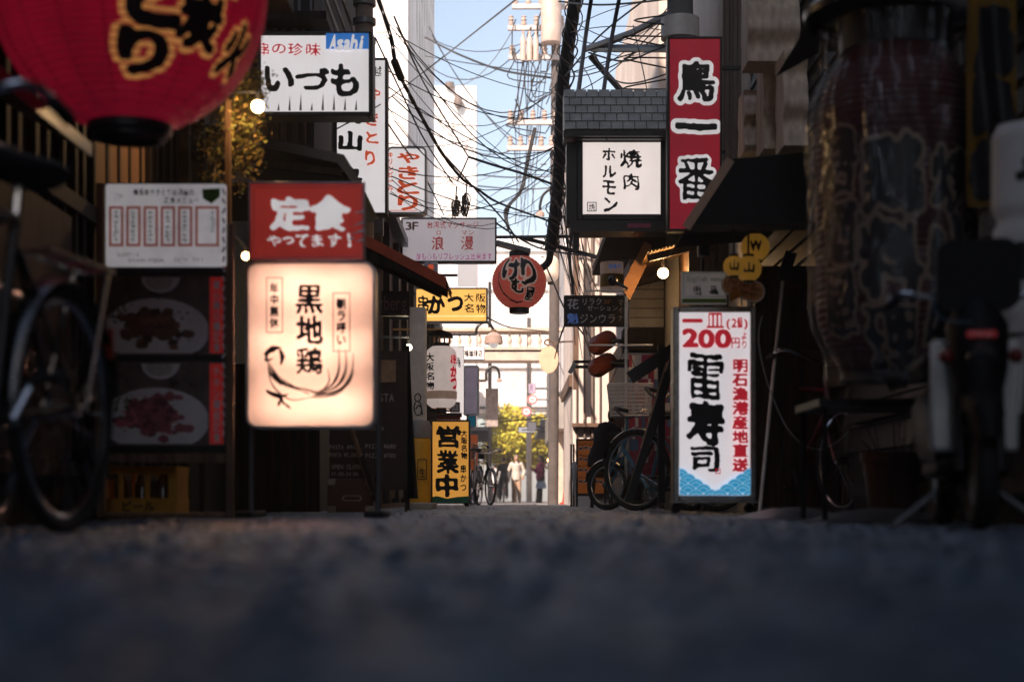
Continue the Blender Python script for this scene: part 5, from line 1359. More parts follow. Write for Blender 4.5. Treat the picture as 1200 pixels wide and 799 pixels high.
# upper right small awning with studded edge
t = thing('studded_awning', 'dark awning with a pale speckled fringe at the top right above the wrapped lantern', 'awning', P(960, 5, 8.2))
m = shift(MB(), t); a = P(935, 48, 8.2); b_ = P(990, 0, 8.2); m.prism([(a.x, a.z), (b_.x, b_.z), (1.93, b_.z + .1), (1.93, a.z + .15), (b_.x, a.z + .13)], 7.0, 8.9); m.build('fabric', BLACK, t, smooth=False)
m = shift(MB(), t)
for k in range(40): f = RN.random(); g = RN.random(); m.ball((a.x + (b_.x - a.x) * f - .008, 6.99 + .03 * g, a.z + (b_.z - a.z) * f + .03 * g), .011, n=6, m=4)
m.build('fringe', M('dull_pink_fringe', (.32, .22, .20), .8), t)

# wooden cut out letters on the clapboard
WL = wood('pale_cut_wood', (.45, .37, .31), (.70, .60, .52), 6)
spots = [(868, 183, 890, 112, 12.1, 'し'), (890, 182, 912, 82, 11.4, 'め'), (913, 178, 938, 68, 10.7, 'う'), (872, 80, 905, -28, 11.0, 'く')]
lbs = ['leftmost of the three pale wooden cut out letters standing above the black awning', 'middle one of the three pale wooden cut out letters above the black awning', 'rightmost and largest of the three pale wooden cut out letters above the black awning', 'long pale wooden cut out letter high above the other three beside the red sign']
for k, (a, b, c_, d_, D, ch) in enumerate(spots):
    z0, z1 = Z(b, D), Z(d_, D); t = thing('wooden_letter', lbs[k], 'letter', (1.86, D, z0), 0, 'wooden cut out letters on the dark clapboard wall')
    hh = z1 - z0; L_ = .36
    r_ = random.Random(k); m = MB()
    n = 26; fr_, bk = [], []
    for i in range(n):
        f = i / (n - 1); lobes = .10 + .018 * math.sin(f * 12 + k) + .008 * math.sin(f * 25 + k * 2); fr_.append((f * hh, -lobes * 1.5 - .03)); bk.append((f * hh, lobes * 1.2 + .02))
    poly = [(yy, zz) for zz, yy in fr_] + [(yy, zz) for zz, yy in bk[::-1]]
    nn = len(poly); xw, xo = .09, X(a, D) - 1.86
    vs = [(xo, yy, zz) for yy, zz in poly] + [(xw - .03, yy, zz) for yy, zz in poly]
    m.add(vs, [tuple(range(nn))[::-1], tuple(range(nn, 2 * nn))] + [(i, (i + 1) % nn, nn + (i + 1) % nn, nn + i) for i in range(nn)])
    m.build('letter_body', WL, t)
    m = MB(); m.box(.03, .09, -.02, .02, hh * .3, hh * .34); m.box(.03, .09, -.02, .02, hh * .7, hh * .74); m.build('peg', BLACKM, t, smooth=False)

# ================================================================== BICYCLES
def bicycle(name, label, loc, rz, r=.33, wb=1.06, frame=None, basket=False, group=None, kid=False):
    """local frame: rear wheel at origin, front wheel at +y"""
    fm = frame or BLACKM; t = thing(name, label, 'bicycle', loc, rz, group)
    for yy in (0, wb):
        w = MB(); n = 36
        w.tube([(0, yy + (r - .018) * math.cos(2 * math.pi * k / n), r + (r - .018) * math.sin(2 * math.pi * k / n)) for k in range(n)], .018, 8, True); wo = w.build('wheel', RUBBER, t)
        w = MB(); w.tube([(0, yy + (r - .045) * math.cos(2 * math.pi * k / n), r + (r - .045) * math.sin(2 * math.pi * k / n)) for k in range(n)], .011, 6, True); w.build('rim', CHROME, wo)
        w = MB(); w.cyl((-.04, yy, r), (.04, yy, r), .022, n=10)
        for k in range(24):
            a = 2 * math.pi * k / 24; b = a + (.35 if k % 2 else -.35); s_ = .03 if k % 4 < 2 else -.03
            w.tube([(s_, yy + .02 * math.cos(b), r + .02 * math.sin(b)), (0, yy + (r - .05) * math.cos(a), r + (r - .05) * math.sin(a))], .0014, 4, cap=False)
        w.build('spokes', CHROME, wo)
        w = MB(); vs = []
        a0, a1 = ((20, 200) if yy == 0 else (10, 130))
        for k in range(19):
            a = rad(a0 + (a1 - a0) * k / 18 - (0 if yy else 10))
            if yy == 0: a = math.pi - a + rad(0)
            for q in range(5):
                u = (q - 2) / 2; rr_ = r + .018 - .012 * u * u; vs.append((.03 * u, yy + rr_ * math.cos(a), r + rr_ * math.sin(a)))
        w.add(vs, [(k * 5 + q, k * 5 + q + 1, (k + 1) * 5 + q + 1, (k + 1) * 5 + q) for k in range(18) for q in range(4)]); w.build('fender', M('fender_steel', (.10, .105, .115), .28, metal=.8), t)
    bb = (0, .43, r - .05); st = (0, .30, r + .46); hd = (0, wb - .20, r + .42); hdl = (0, wb - .17, r + .32)
    m = MB()
    for p, q, rr_ in ((bb, st, .016), (bb, hdl, .018), (st, hd, .015), (bb, (0.035, 0, r), .009), (bb, (-.035, 0, r), .009), ((0, .31, r + .42), (.04, 0, r), .008), ((0, .31, r + .42), (-.04, 0, r), .008), (hd, hdl, .02)): m.cyl(p, q, rr_, n=8)
    m.build('frame', fm, t)
    m = MB()
    for s_ in (-1, 1): m.tube([(0, wb - .17, r + .32), (s_ * .045, wb - .15, r + .26), (s_ * .045, wb, r)], .010, 8)
    m.tube([hd, (0, wb - .22, r + .58)], .012, 8); m.build('fork', fm, t)
    m = MB(); m.tube(smooth_pts([(-.28, wb - .42, r + .62), (-.24, wb - .25, r + .66), (0, wb - .22, r + .58), (.24, wb - .25, r + .66), (.28, wb - .42, r + .62)], 5), .011, 8); m.build('handlebar', CHROME, t)
    for s_ in (-1, 1): m = MB(); m.cyl((s_ * .28, wb - .42, r + .62), (s_ * .275, wb - .33, r + .64), .017, n=10); m.build('grip', RUBBER, t)
    m = MB(); m.cyl(st, (0, .28, r + .56), .013, n=8); m.build('seat_post', CHROME, t)
    m = MB(); n = 12; vs = []; prof = [(-.14, .02, .03), (-.12, .09, .06), (-.04, .095, .06), (.04, .055, .05), (.12, .025, .045), (.15, .008, .03)]
    for yy, hw, th in prof:
        for k in range(n):
            a = 2 * math.pi * k / n; vs.append((hw * math.cos(a), .28 + yy, r + .60 + (th * .5 * math.sin(a) if math.sin(a) > 0 else th * .8 * math.sin(a))))
    m.add(vs, [(i * n + k, i * n + (k + 1) % n, (i + 1) * n + (k + 1) % n, (i + 1) * n + k) for i in range(5) for k in range(n)] + [tuple(range(n))[::-1], tuple(5 * n + k for k in range(n))]); m.build('saddle', RUBBER, t)
    m = MB(); m.tube([(.05, .43, r - .05), (.06, .43 + .11, r - .16)], .01, 6); m.tube([(-.05, .43, r - .05), (-.06, .43 - .11, r + .06)], .01, 6); m.lathe([(.0, -.004), (.085, -.004), (.085, .004), (0, .004)], (0, 0, 0), 20)
    cvs = m.v[-80:]
    for i in range(len(m.v) - 80, len(m.v)): q = m.v[i]; m.v[i] = Vector((.045 + q.z, .43 + q.x, r - .05 + q.y))
    m.build('crank', CHROME, t)
    for s_, yy, zz in ((1, .54, r - .16), (-1, .32, r + .06)): m = MB(); m.bbox(min(s_ * .06, s_ * .15), max(s_ * .06, s_ * .15), yy - .035, yy + .035, zz - .012, zz + .012, .004); m.build('pedal', RUBBER, t)
    m = MB()
    for s_ in (-1, 1): m.tube([(s_ * .05, -.24, r + .40), (s_ * .05, .22, r + .40)], .007, 6); m.tube([(s_ * .05, -.2, r + .40), (s_ * .06, 0, r)], .006, 6)
    for k in range(4): m.tube([(-.05, -.24 + k * .13, r + .40), (.05, -.24 + k * .13, r + .40)], .006, 6)
    m.build('rear_rack', CHROME, t)
    m = MB(); m.bbox(-.03, .03, -.30, -.285, r + .16, r + .25, .004); m.build('reflector', M('red_reflector', (.4, .03, .01), .3), t)
    m = MB(); m.tube([(.05, .06, r - .02), (.16, .10, .012), (.19, .10, .008)], .009, 6); m.build('kickstand', CHROME, t)
    if basket:
        m = MB(); b0 = wb + .02
        for z_ in range(5):
            f = z_ / 4; hx = .14 + .04 * f; hy = .10 + .03 * f; zz = r + .42 + .24 * f
            m.tube([(-hx, b0 + .12 - hy, zz), (hx, b0 + .12 - hy, zz), (hx, b0 + .12 + hy, zz), (-hx, b0 + .12 + hy, zz)], .004, 5, True)
        for k in range(7):
            f = -1 + k / 3
            for s_ in (-1, 1): m.tube([(.14 * f, b0 + .12 + s_ * .10, r + .42), (.18 * f, b0 + .12 + s_ * .13, r + .66)], .003, 4); m.tube([(.14 * f, b0 + .02, r + .42), (.14 * f, b0 + .22, r + .42)], .003, 4)
            for s_ in (-1, 1): m.tube([(s_ * .14, b0 + .12 + .10 * f, r + .42), (s_ * .18, b0 + .12 + .13 * f, r + .66)], .003, 4)
        m.build('basket', STEEL, t)
    return t

GL = 'bicycles parked along the alley'
# near left: rear wheel is the far one in the picture -> bicycle points towards the camera
b1 = bicycle('bicycle', 'dark city bicycle with a steel fender parked nearest the camera at the left edge', (X(74, 4.35), 4.35, -.012), rad(180 - 7), .335, 1.06, group=GL)
dup(b1, (X(8, 4.9) - .06, 4.95, -.012), (0, 0, rad(180 + 3)), 'dark bicycle deep in shadow against the left wall, half out of the picture', GL)
# right cluster
bicycle('bicycle', 'black bicycle with a big spoked wheel toward the street beside the price stand sign', (1.63, 12.9, -.008), rad(50), .335, .78, group=GL)
bicycle('small_bicycle', 'small wheeled bicycle in front of the orange menu board', (1.50, 13.5, -.008), rad(50), .215, .88, group=GL, frame=M('blue_paint', (.05, .16, .26), .4))
bicycle('bicycle', 'dark red bicycle mostly hidden between the price stand sign and the white pole', (1.66, 10.4, -.008), rad(195), .32, 1.0, M('dark_red_paint', (.16, .012, .02), .35), group=GL)
bicycle('bicycle', 'bicycle with a wire basket parked in the sun past the orange yellow sign', (X(561, 27), 27, -.012), rad(170), .33, 1.05, STEEL, True, group=GL)
bicycle('bicycle', 'bicycle leaning left behind the one with the wire basket at the sunny crossing', (X(556, 29.5), 29.2, -.012), rad(197), .33, 1.05, BLACKM, True, group=GL)

# leaning dark planks / sandwich board beside the right bicycles
t = thing('folding_board', 'black leaning board seen edge on with a pale bare edge over the big bicycle wheel', 'board', (X(765, 12.6), 12.6, 0))
D = 12.6
m = shift(MB(), t); m.beam(P(736, 588, D), P(795, 402, D), .06, .075, (0, 1, 0)); m.build('front_leaf', BLACK, t, smooth=False)
m = shift(MB(), t); m.beam(P(751, 525, D - .045), P(781, 425, D - .045), .012, .03, (0, 1, 0)); m.build('pale_edge', M('pale_wood_trim', (.40, .27, .20), .6), t, smooth=False)
m = shift(MB(), t); m.beam(P(775, 597 - 8, D), P(775, 405, D), .055, .05, (0, 1, 0)); m.build('rear_leaf', BLACK, t, smooth=False)
m = shift(MB(), t); m.beam(P(738, 443, D), P(798, 404, D), .10, .02, (0, 1, 0)); m.build('top_flap', BLACK, t, smooth=False)

# white basket + pole + cloth
D = 13.9
t = thing('white_basket', 'white perforated plastic basket hung above the bicycles', 'basket', P(740, 487, D))
m = shift(MB(), t); zt, zb = Z(450, D), Z(487, D)
for k in range(9):
    f = k / 8; a = X(716.5 - 3.5 * f, D); b = X(762 + 3 * f, D); z = zb + (zt - zb) * f; yb = D + .16 + .015 * f
    m.tube([(a, D - .01 * f, z), (b, D - .01 * f, z), (b, yb, z), (a, yb, z)], .009 if k in (0, 8) else .0045, 5, True)
for k in range(17):
    f = k / 16; m.beam((X(717 + 45 * f, D), D, zb), (X(713 + 52 * f, D), D - .01, zt), .010, .004); m.beam((X(717 + 45 * f, D), D + .16, zb), (X(713 + 52 * f, D), D + .175, zt), .010, .004)
for k in range(5):
    f = k / 4
    for a, b in ((717, 713), (762, 765)): m.beam((X(a, D), D + .16 * f, zb), (X(b, D), D - .01 + .185 * f, zt), .004, .010)
m.box(X(717, D), X(762, D), D, D + .16, zb - .004, zb + .004); m.build('basket_body', M('white_plastic', (.62, .57, .55), .45), t, smooth=False)
t = thing('stand_pole', 'thin white stand pole with a cross bar that carries the white basket on the right', 'pole', (X(733.5, 14.05), 14.1, 0))
D = 14.12
m = shift(MB(), t); m.tube([(X(733.5, D), D, 0), (X(733.5, D), D, Z(347, D))], .012, 8); m.build('pole', WHITEP, t)
m = shift(MB(), t); m.tube([P(690, 404.5, D), P(765, 404.5, D)], .008, 6); m.tube([P(686, 341, D), P(735, 340, D)], .008, 6); m.build('crossbar', WHITEP, t)
m = shift(MB(), t); m.tube([P(715, 450, D - .1), P(733.5, 404, D)], .004, 5); m.tube([P(752, 450, D - .1), P(733.5, 404, D)], .004, 5); m.build('hanging_wire', CABLE, t)
t = thing('printed_cloth', 'magenta and white printed cloth hanging behind the white basket', 'cloth', P(752, 487, 14.6)); D = 14.6
m = shift(MB(), t); vs = []
for j in range(11):
    for i in range(15): u, v = i / 14, j / 10; vs.append((X(737 + 52 * u, D), D + .02 * math.sin(u * 11) + .01 * math.sin(v * 7), Z(416 + 140 * v, D)))
for j in range(10):
    for i in range(14): m.cur = 0 if RN.random() < .62 else RN.choice((1, 1, 2)); m.add([vs[j * 15 + i], vs[(j + 1) * 15 + i], vs[(j + 1) * 15 + i + 1], vs[j * 15 + i + 1]], [(0, 1, 2, 3)])
m.build('cloth', [M('magenta_print_cloth', (.30, .035, .075), .8, var=.3), M('white_print_cloth', (.55, .5, .5), .8), M('blue_print_cloth', (.07, .14, .26), .8)], t)

# red cushions / tube lanterns
for k, (py, lb) in enumerate(((404, 'upper of two red orange bolster rolls under the flower name sign'), (430, 'lower of two red orange bolster rolls under the flower name sign'))):
    D = 16.2; t = thing('bolster_roll', lb, 'awning roll', P(705, py + 10, D), 0, 'red orange bolster rolls')
    m = shift(MB(), t); m.tube([P(696, py + 3, D - .1), P(700, py + 1, D + .0), P(712, py - 6, D + .7), P(714, py - 7, D + .75)], [.05, .098, .098, .05], 16); m.build('roll', M('red_orange_vinyl', (.34, .075, .035), .45, var=.15), t)
    m = shift(MB(), t); m.tube([P(715, py - 5, D + .3), (1.55, D + .3, Z(py - 5, D))], .02, 6); m.build('bracket', BLACKM, t)
t = thing('steel_rail', 'short double steel rail ending in a pale plate left of the bolster rolls', 'rail', P(680, 430, 17))
m = shift(MB(), t); m.beam(P(672, 424, 17), (1.56, 17, Z(422, 17)), .03, .03); m.beam(P(673, 430, 17), (1.56, 17, Z(428, 17)), .03, .03); m.build('rail', BLACKM, t, smooth=False)
m = shift(MB(), t); m.obox(P(671, 431, 17), (.045, .12, .12), Matrix.Rotation(.5, 4, 'Y').to_euler()); m.build('end_plate', WHITEP, t, smooth=False)

# vertical drum + white box on the right mid
t = thing('drum_sign', 'pinkish vertical drum with a yellow band beside the brown awning', 'sign', P(717, 341, 17.5)); D = 17.5
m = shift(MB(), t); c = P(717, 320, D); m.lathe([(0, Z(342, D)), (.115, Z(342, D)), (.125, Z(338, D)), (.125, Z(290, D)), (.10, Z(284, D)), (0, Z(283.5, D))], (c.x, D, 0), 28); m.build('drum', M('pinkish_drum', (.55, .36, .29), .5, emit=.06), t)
m = shift(MB(), t); m.lathe([(.1255, Z(337, D)), (.1275, Z(336, D)), (.1275, Z(323, D)), (.1255, Z(322, D))], (c.x, D, 0), 28); m.build('yellow_band', M('yellow_band', (.45, .25, .03), .5), t)
m = shift(MB(), t); plain(m, '営業中', X(712, D), X(727, D), Z(317, D), Z(311, D), D - .13, bold=.02); m.build('lettering', M('blue_letter', (.10, .20, .55), .5, emit=.1), t, smooth=False)
m = shift(MB(), t); m.tube([P(717, 284, D), P(717, 270, D), (1.9, D, Z(270, D))], .015, 6); m.build('bracket', BLACKM, t)
t = thing('meter_box', 'small white utility box on a post above the small white notice', 'box', P(826, 300, 12.2)); D = 12.2
m = shift(MB(), t); m.bbox(X(818, D), X(832, D), D, D + .07, Z(300, D), Z(281, D), .008); m.build('case', M('white_plastic', (.62, .57, .55), .45), t)
m = shift(MB(), t); m.box(X(816, D), X(836, D), D - .012, D + .08, Z(281, D), Z(279.5, D)); m.build('lid', WHITEP, t, smooth=False)
m = shift(MB(), t); m.tube([(X(825, D), D + .09, 0), (X(825, D), D + .09, Z(285, D))], .014, 6); m.build('post', GREYM, t)
m = shift(MB(), t); m.tube(smooth_pts([P(832, 292, D), P(838, 294, D), P(841, 300, D), P(837, 308, D)]), .006, 6); m.build('cord', CABLE, t)
t = thing('security_camera', 'dark dome shaped camera on the white cross bar right of the flower name sign', 'camera', P(719, 334, 14.3))
m = shift(MB(), t); m.ball(P(718, 329, 14.3), .045); m.tube([P(718, 329, 14.3), P(735, 338, 14.1)], .012, 6); m.build('housing', BLACKM, t)

# orange menu board
D = 20.5
t = thing('photo_menu_board', 'orange menu board of small dish photographs in a black easel beside the seated person', 'menu board', (X(690, D), D, 0))
m = shift(MB(), t); a0, a1, z0, z1 = X(677, D), X(708, D), Z(578, D), Z(516, D)
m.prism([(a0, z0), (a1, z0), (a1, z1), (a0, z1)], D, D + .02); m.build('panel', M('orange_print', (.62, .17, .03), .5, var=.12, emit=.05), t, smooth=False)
m = shift(MB(), t)
for a, b in ((675, 677.2), (707.8, 710)): m.box(X(a, D), X(b, D), D - .02, D + .03, 0, Z(514, D))
m.box(X(677.3, D), X(707.7, D), D - .02, D + .03, z1, Z(514, D)); m.box(X(677.3, D), X(707.7, D), D - .02, D + .03, Z(581, D), z0); m.build('easel', BLACK, t, smooth=False)
m = shift(MB(), t); m2 = shift(MB(), t); m3 = shift(MB(), t)
for j in range(4):
    for i in range(5):
        cx, cz = X(680.5 + 6 * i, D), Z(525 + 13 * j + RN.uniform(-1, 1), D); m.flat(ell(cx, cz, .03, .022, 12), D - .003); m2.flat(ell(cx, cz, .022, .014, 9), D - .005)
        for q in range(3): scribble(m3, cx - .03 + .02 * q, cx - .012 + .02 * q, cz + .035, cz + .06, D - .004, i * 7 + j + q, 4, .004)
m.build('plate_print', M('plate_print', (.55, .51, .48), .4, var=.12), t, smooth=False); m2.build('dish_print', M('brown_meat', (.13, .055, .025), .4, var=.4, scale=40), t, smooth=False); m3.build('small_print', INK, t, smooth=False)
t = thing('folded_umbrella', 'white folded parasol with wooden sticks standing left of the orange menu board', 'umbrella', (X(671.5, 20.3), 20.3, 0))
m = shift(MB(), t); D = 20.3; m.lathe([(.004, Z(580, D)), (.03, Z(560, D)), (.042, Z(546, D)), (.02, Z(541, D)), (0, Z(540, D))], (X(673, D), D, 0), 12); m.build('cloth', WHITEP, t)
m = shift(MB(), t)
for a in (669.5, 672.5): m.tube([(X(a, D), D + .05, 0), (X(a, D), D + .05, Z(520, D))], .012, 6)
m.build('stick', TANWOOD, t)
t = thing('traffic_cone', 'small red cone at the foot of the grey house on the right', 'cone', (X(665, 33), 33, 0))
m = shift(MB(), t); m.lathe([(.16, 0), (.16, .03), (.11, .04), (.03, .7), (0, .7)], (X(665, 33), 33, 0), 16); m.build('cone_body', M('cone_red', (.5, .04, .015), .5), t)

# ================================================================== LEFT MID CLUTTER
D = 11.05
t = thing('wooden_menu_panel', 'dark wooden menu panel with faint white latin prices behind the glowing rooster sign', 'menu board', (X(430, D), D, 0))
m = shift(MB(), t); m.box(X(440, D), X(476, D), D, D + .03, .15, Z(411, D)); m.box(X(386, D), X(439.8, D), D, D + .03, .05, Z(411, D)); m.build('boards', M('dark_walnut', (.040, .024, .017), .6, var=.35, scale=3), t, smooth=False)
m = shift(MB(), t)
for tx, a, b, c_, d_ in (('PASTA', 431, 459, 462, 472), ('PASTA', 434, 498, 450, 505), ('PASTA ¥980', 386, 520, 420, 527), ('PIZZA ¥680', 428, 519, 464, 526), ('PASTA ¥1,180', 386, 529, 420, 536), ('PIZZA ¥780', 428, 530, 464, 537), ('OPEN CLOSE', 388, 543, 424, 550), ('17:00-24:00', 388, 552, 420, 558)): plain(m, tx, X(a, D), X(c_, D), Z(d_, D), Z(b, D), D - .003, bold=.015)
m.build('lettering', M('faded_white_print', (.38, .34, .32), .6), t, smooth=False)
m = shift(MB(), t); m.box(X(444, D), X(464, D), D - .012, D - .001, Z(448, D), Z(422, D)); m.build('pinned_paper', M('pinned_card', (.34, .22, .13), .6, var=.3, scale=20), t, smooth=False)
m = shift(MB(), t)
for a in (440, 474): m.box(X(a, D), X(a + 2.5, D), D + .031, D + .06, 0, Z(411, D))
m.build('post', DARKWOOD, t, smooth=False)
D = 10.8
t = thing('trunk_case', 'old brown leather trunk case with metal corners and handle on the ground at left', 'trunk', (X(410, D), D, 0))
m = shift(MB(), t); x0, x1, z0, z1 = X(384, D), X(437, D), .0, Z(561, D); m.bbox(x0, x1, D, D + .2, z0, z1, .008); m.build('body', M('brown_leather', (.075, .035, .022), .5, var=.3), t)
m = shift(MB(), t)
for a in (x0, x1 - .05):
    for b in (z0, z1 - .04): m.bbox(a - .003, a + .053, D - .004, D + .05, b - .002, b + .042, .004)
m.build('corner', STEEL, t)
m = shift(MB(), t); m.ring(rrect(X(401, D), X(424, D), Z(587, D), Z(580, D), .018), rrect(X(403, D), X(422, D), Z(585.5, D), Z(581.5, D), .01), D - .008, D - .001); m.build('handle', STEEL, t)
t = thing('leaning_sticks', 'two bare wooden sticks leaning on the trunk case and menu panel', 'stick', (X(425, 10.7), 10.7, 0))
m = shift(MB(), t); m.beam(P(437, 580, 10.72), P(411, 500, 10.9), .022, .03); m.build('wood_lath', TANWOOD, t, smooth=False)
m = shift(MB(), t); m.beam(P(441, 586, 10.7), P(424, 535, 10.78), .02, .03); m.build('dark_lath', DARKWOOD, t, smooth=False)
# column with graffiti, yellow tank, black cloth
t = thing('white_pillar', 'white painted pillar with a black scrawled tag near the yellow beer tank', 'pillar', (X(489, 16), 16.2, 0)); D = 16
m = shift(MB(), t); m.box(X(480, D), X(498, D), D, D + .35, 0, Z(360, D)); m.build('shaft', WHITEP, t, smooth=False)
m = shift(MB(), t)
for pts in ([(486, 464), (490, 461), (493, 465), (491, 470), (487, 469), (486, 464)], [(487, 471), (485, 478), (488, 486), (493, 485), (494, 478), (490, 475), (487, 480)], [(490, 470), (493, 474), (495, 486)]): m.tube(smooth_pts([P(a, b, D - .002) for a, b in pts]), .006, 5)
m.build('scrawl', INK, t)
D = 15.2
t = thing('beer_tank', 'yellow drum shaped beer tank with a grey cap on a low step at left', 'tank', (X(493, D), D, .12))
m = shift(MB(), t); c = X(490, D); m.lathe([(0, .06), (.115, .06), (.12, .1), (.12, Z(515, D)), (.115, Z(513, D))], (c, D, 0), 24); m.build('drum', YC, t)
m = shift(MB(), t); m.lathe([(.125, Z(513, D)), (.128, Z(500, D)), (.10, Z(493, D)), (0, Z(491, D))], (c, D, 0), 24); m.build('cap', M('grey_plastic', (.22, .22, .24), .5), t)
m = shift(MB(), t); m.ring(rrect(X(490, D), X(501, D), Z(562, D), Z(538, D), .01), rrect(X(491, D), X(500, D), Z(561, D), Z(539, D), .008), D - .125, D - .121); plain(m, '生', X(492, D), X(500, D), Z(560, D), Z(548, D), D - .125, bold=.03); m.build('print', M('dark_print', (.06, .03, .01), .6), t, smooth=False)
t = thing('concrete_step', 'low pale concrete step under the yellow beer tank', 'step', (X(490, 15), 15.2, 0))
m = shift(MB(), t); m.bbox(X(476, 15), X(508, 15), 14.9, 15.7, -.01, .058, .01); m.build('slab', CONC, t)
t = thing('hanging_cloth', 'long black cloth drooping from a post beside the yellow beer tank', 'cloth', P(480, 585, 13)); D = 13.0
m = shift(MB(), t); vs = []
for j in range(17):
    v = j / 16; w = 5 + 9 * v ** 1.5
    for i in range(9): u = i / 8; vs.append((X(477 + 3 * v - w * .3 + w * u, D), D + .02 * math.sin(u * 12 + v * 2), Z(412 + 172 * v, D)))
m.add(vs, [(j * 9 + i, (j + 1) * 9 + i, (j + 1) * 9 + i + 1, j * 9 + i + 1) for j in range(16) for i in range(8)]); m.build('cloth', M('black_canvas', (.010, .010, .012), .9), t)
m = shift(MB(), t); m.tube([(X(477, D), D + .05, 0), (X(477, D), D + .05, Z(404, D))], .018, 8); m.build('post', DARKWOOD, t)
# wood post and ivy, left
t = thing('timber_post', 'slim tan timber post standing right of the menu board under the ivy', 'post', (X(269, 8.4), 8.4, 0))
m = shift(MB(), t); m.bbox(X(264, 8.4), X(271, 8.4), 8.38, 8.42, 0, Z(118, 8.4), .004); m.build('shaft', BROWNWOOD, t)
t = thing('timber_post', 'darker timber post behind the price sheet of the menu board', 'post', (X(238, 8.8), 8.8, 0))
m = shift(MB(), t); m.bbox(X(234, 8.8), X(240, 8.8), 8.78, 8.82, 0, Z(110, 8.8), .004); m.bbox(X(210, 8.8), X(222, 8.8), 8.78, 8.84, 0, Z(130, 8.8), .004); m.build('shaft', DARKWOOD, t)
r = random.Random(5); t = thing('hanging_ivy', 'bushy ivy hanging down around the warm bulb at upper left', 'ivy', P(280, 230, 8.6))
m = shift(MB(), t)
cent = []
for k in range(14):
    a = 252 + r.uniform(0, 52); pts = [P(a + r.uniform(-8, 8), 78 + r.uniform(0, 16), 8.7), P(a, 110, 8.6), P(a + r.uniform(-10, 6), 150, 8.55 + r.uniform(-.1, .2)), P(a - r.uniform(0, 18), 170 + r.uniform(0, 55), 8.6 + r.uniform(-.1, .2))]
    pts = smooth_pts(pts, 6); m.tube(pts, .004, 5); cent += pts[2:]
m.tube([P(300, 88, 8.72), (-1.95, 8.75, Z(88, 8.7))], .01, 6); m.build('stem', wood('bark', (.05, .035, .025), (.14, .10, .075)), t)
m = shift(MB(), t)
for k in range(2600):
    c_ = r.choice(cent); p = c_ + Vector((r.gauss(0, .035), r.gauss(0, .05), r.gauss(0, .03)))
    n1 = Vector((r.gauss(0, 1), r.gauss(0, 1), r.gauss(0, .7))).normalized(); n2 = n1.orthogonal().normalized(); L_ = r.uniform(.010, .022)
    m.cur = r.choice((0, 1)); m.add([p - n2 * L_ * .6, p - n1 * L_ * .3 + n2 * 0, p + n2 * L_ * .6, p + n1 * L_], [(0, 1, 2, 3)])
m.build('leaves', [M('ivy_leaf', (.14, .14, .035), .5, var=.4, scale=20), M('ivy_leaf_brown', (.24, .16, .045), .55, var=.4, scale=20)], t, smooth=False)

# ================================================================== RIGHT NEAR CLUTTER
t = thing('white_pole', 'thin white pole leaning against the clapboard wall right of the price stand sign', 'pole', (X(891, 9.5), 9.5, 0))
m = shift(MB(), t); m.tube([P(890, 601, 9.4), P(917, 330, 9.9)], .010, 8); m.build('shaft', WHITEP, t)
m = shift(MB(), t); m.obox(P(922, 312, 9.95), (.07, .03, .18), Matrix.Rotation(.3, 4, 'Y').to_euler()); m.build('brush_head', BLACK, t, smooth=False)
t = thing('loose_cord', 'thin pale cord drooping in a loop from the white pole', 'cord', P(935, 530, 9.3)); m = shift(MB(), t)
m.tube(smooth_pts([P(893, 370, 9.5), P(889, 400, 9.45), P(900, 450, 9.4), P(925, 505, 9.3), P(955, 526, 9.3), P(985, 515, 9.3), P(1002, 490, 9.3)], 8), .0035, 5); m.build('cord', M('pale_cord', (.22, .23, .24), .5), t)
t = thing('flower_pot', 'brown red plastic flower pot with dry stems under the wrapped lantern', 'flower pot', (X(1050, 7.6), 7.6, 0)); D = 7.6; c = X(1050, D)
m = shift(MB(), t); m.lathe([(0, .005), (.125, .005), (.15, Z(536, D) - .02), (.165, Z(536, D) - .02), (.168, Z(530, D)), (.155, Z(530, D)), (.15, .2), (0, .2)], (c, D, 0), 28); m.build('pot', M('brown_red_plastic', (.075, .030, .022), .6, var=.25), t)
m = shift(MB(), t)
for k in range(12): a = RN.uniform(0, 6.3); m.tube([(c + .05 * math.cos(a), D + .05 * math.sin(a), .2), (c + .10 * math.cos(a), D + .1 * math.sin(a), .30), (c + .16 * math.cos(a), D + .13 * math.sin(a), .36 + RN.uniform(0, .14))], .003, 4)
m.build('stems', wood('bark', (.05, .035, .025), (.14, .10, .075)), t)
for k, (x, y, w, d_, a, lb) in enumerate(((1.38, 8.0, .5, .55, .25, 'pale dented metal ramp plate on the ground in front of the brown red flower pot'), (1.62, 7.1, .62, .5, -.1, 'larger dull metal ramp plate lying nearer the right edge'))):
    t = thing('ramp_plate', lb, 'ramp plate', (x, y, 0), a, 'metal ramp plates on the right')
    m = MB(); n = 12; vs = []
    for j in range(n + 1):
        for i in range(n + 1): u, v = i / n - .5, j / n - .5; vs.append((u * w, v * d_, -.008 + .055 * max(0, 1 - (2 * u) ** 2) * max(0, 1 - (2 * v) ** 2) + .006 * noise.noise(Vector((u * 6, v * 6, k)))))
    m.add(vs, [(j * (n + 1) + i, j * (n + 1) + i + 1, (j + 1) * (n + 1) + i + 1, (j + 1) * (n + 1) + i) for j in range(n) for i in range(n)]); m.build('plate', M('dull_plate', (.13, .135, .145), .45, metal=.5, var=.3), t)

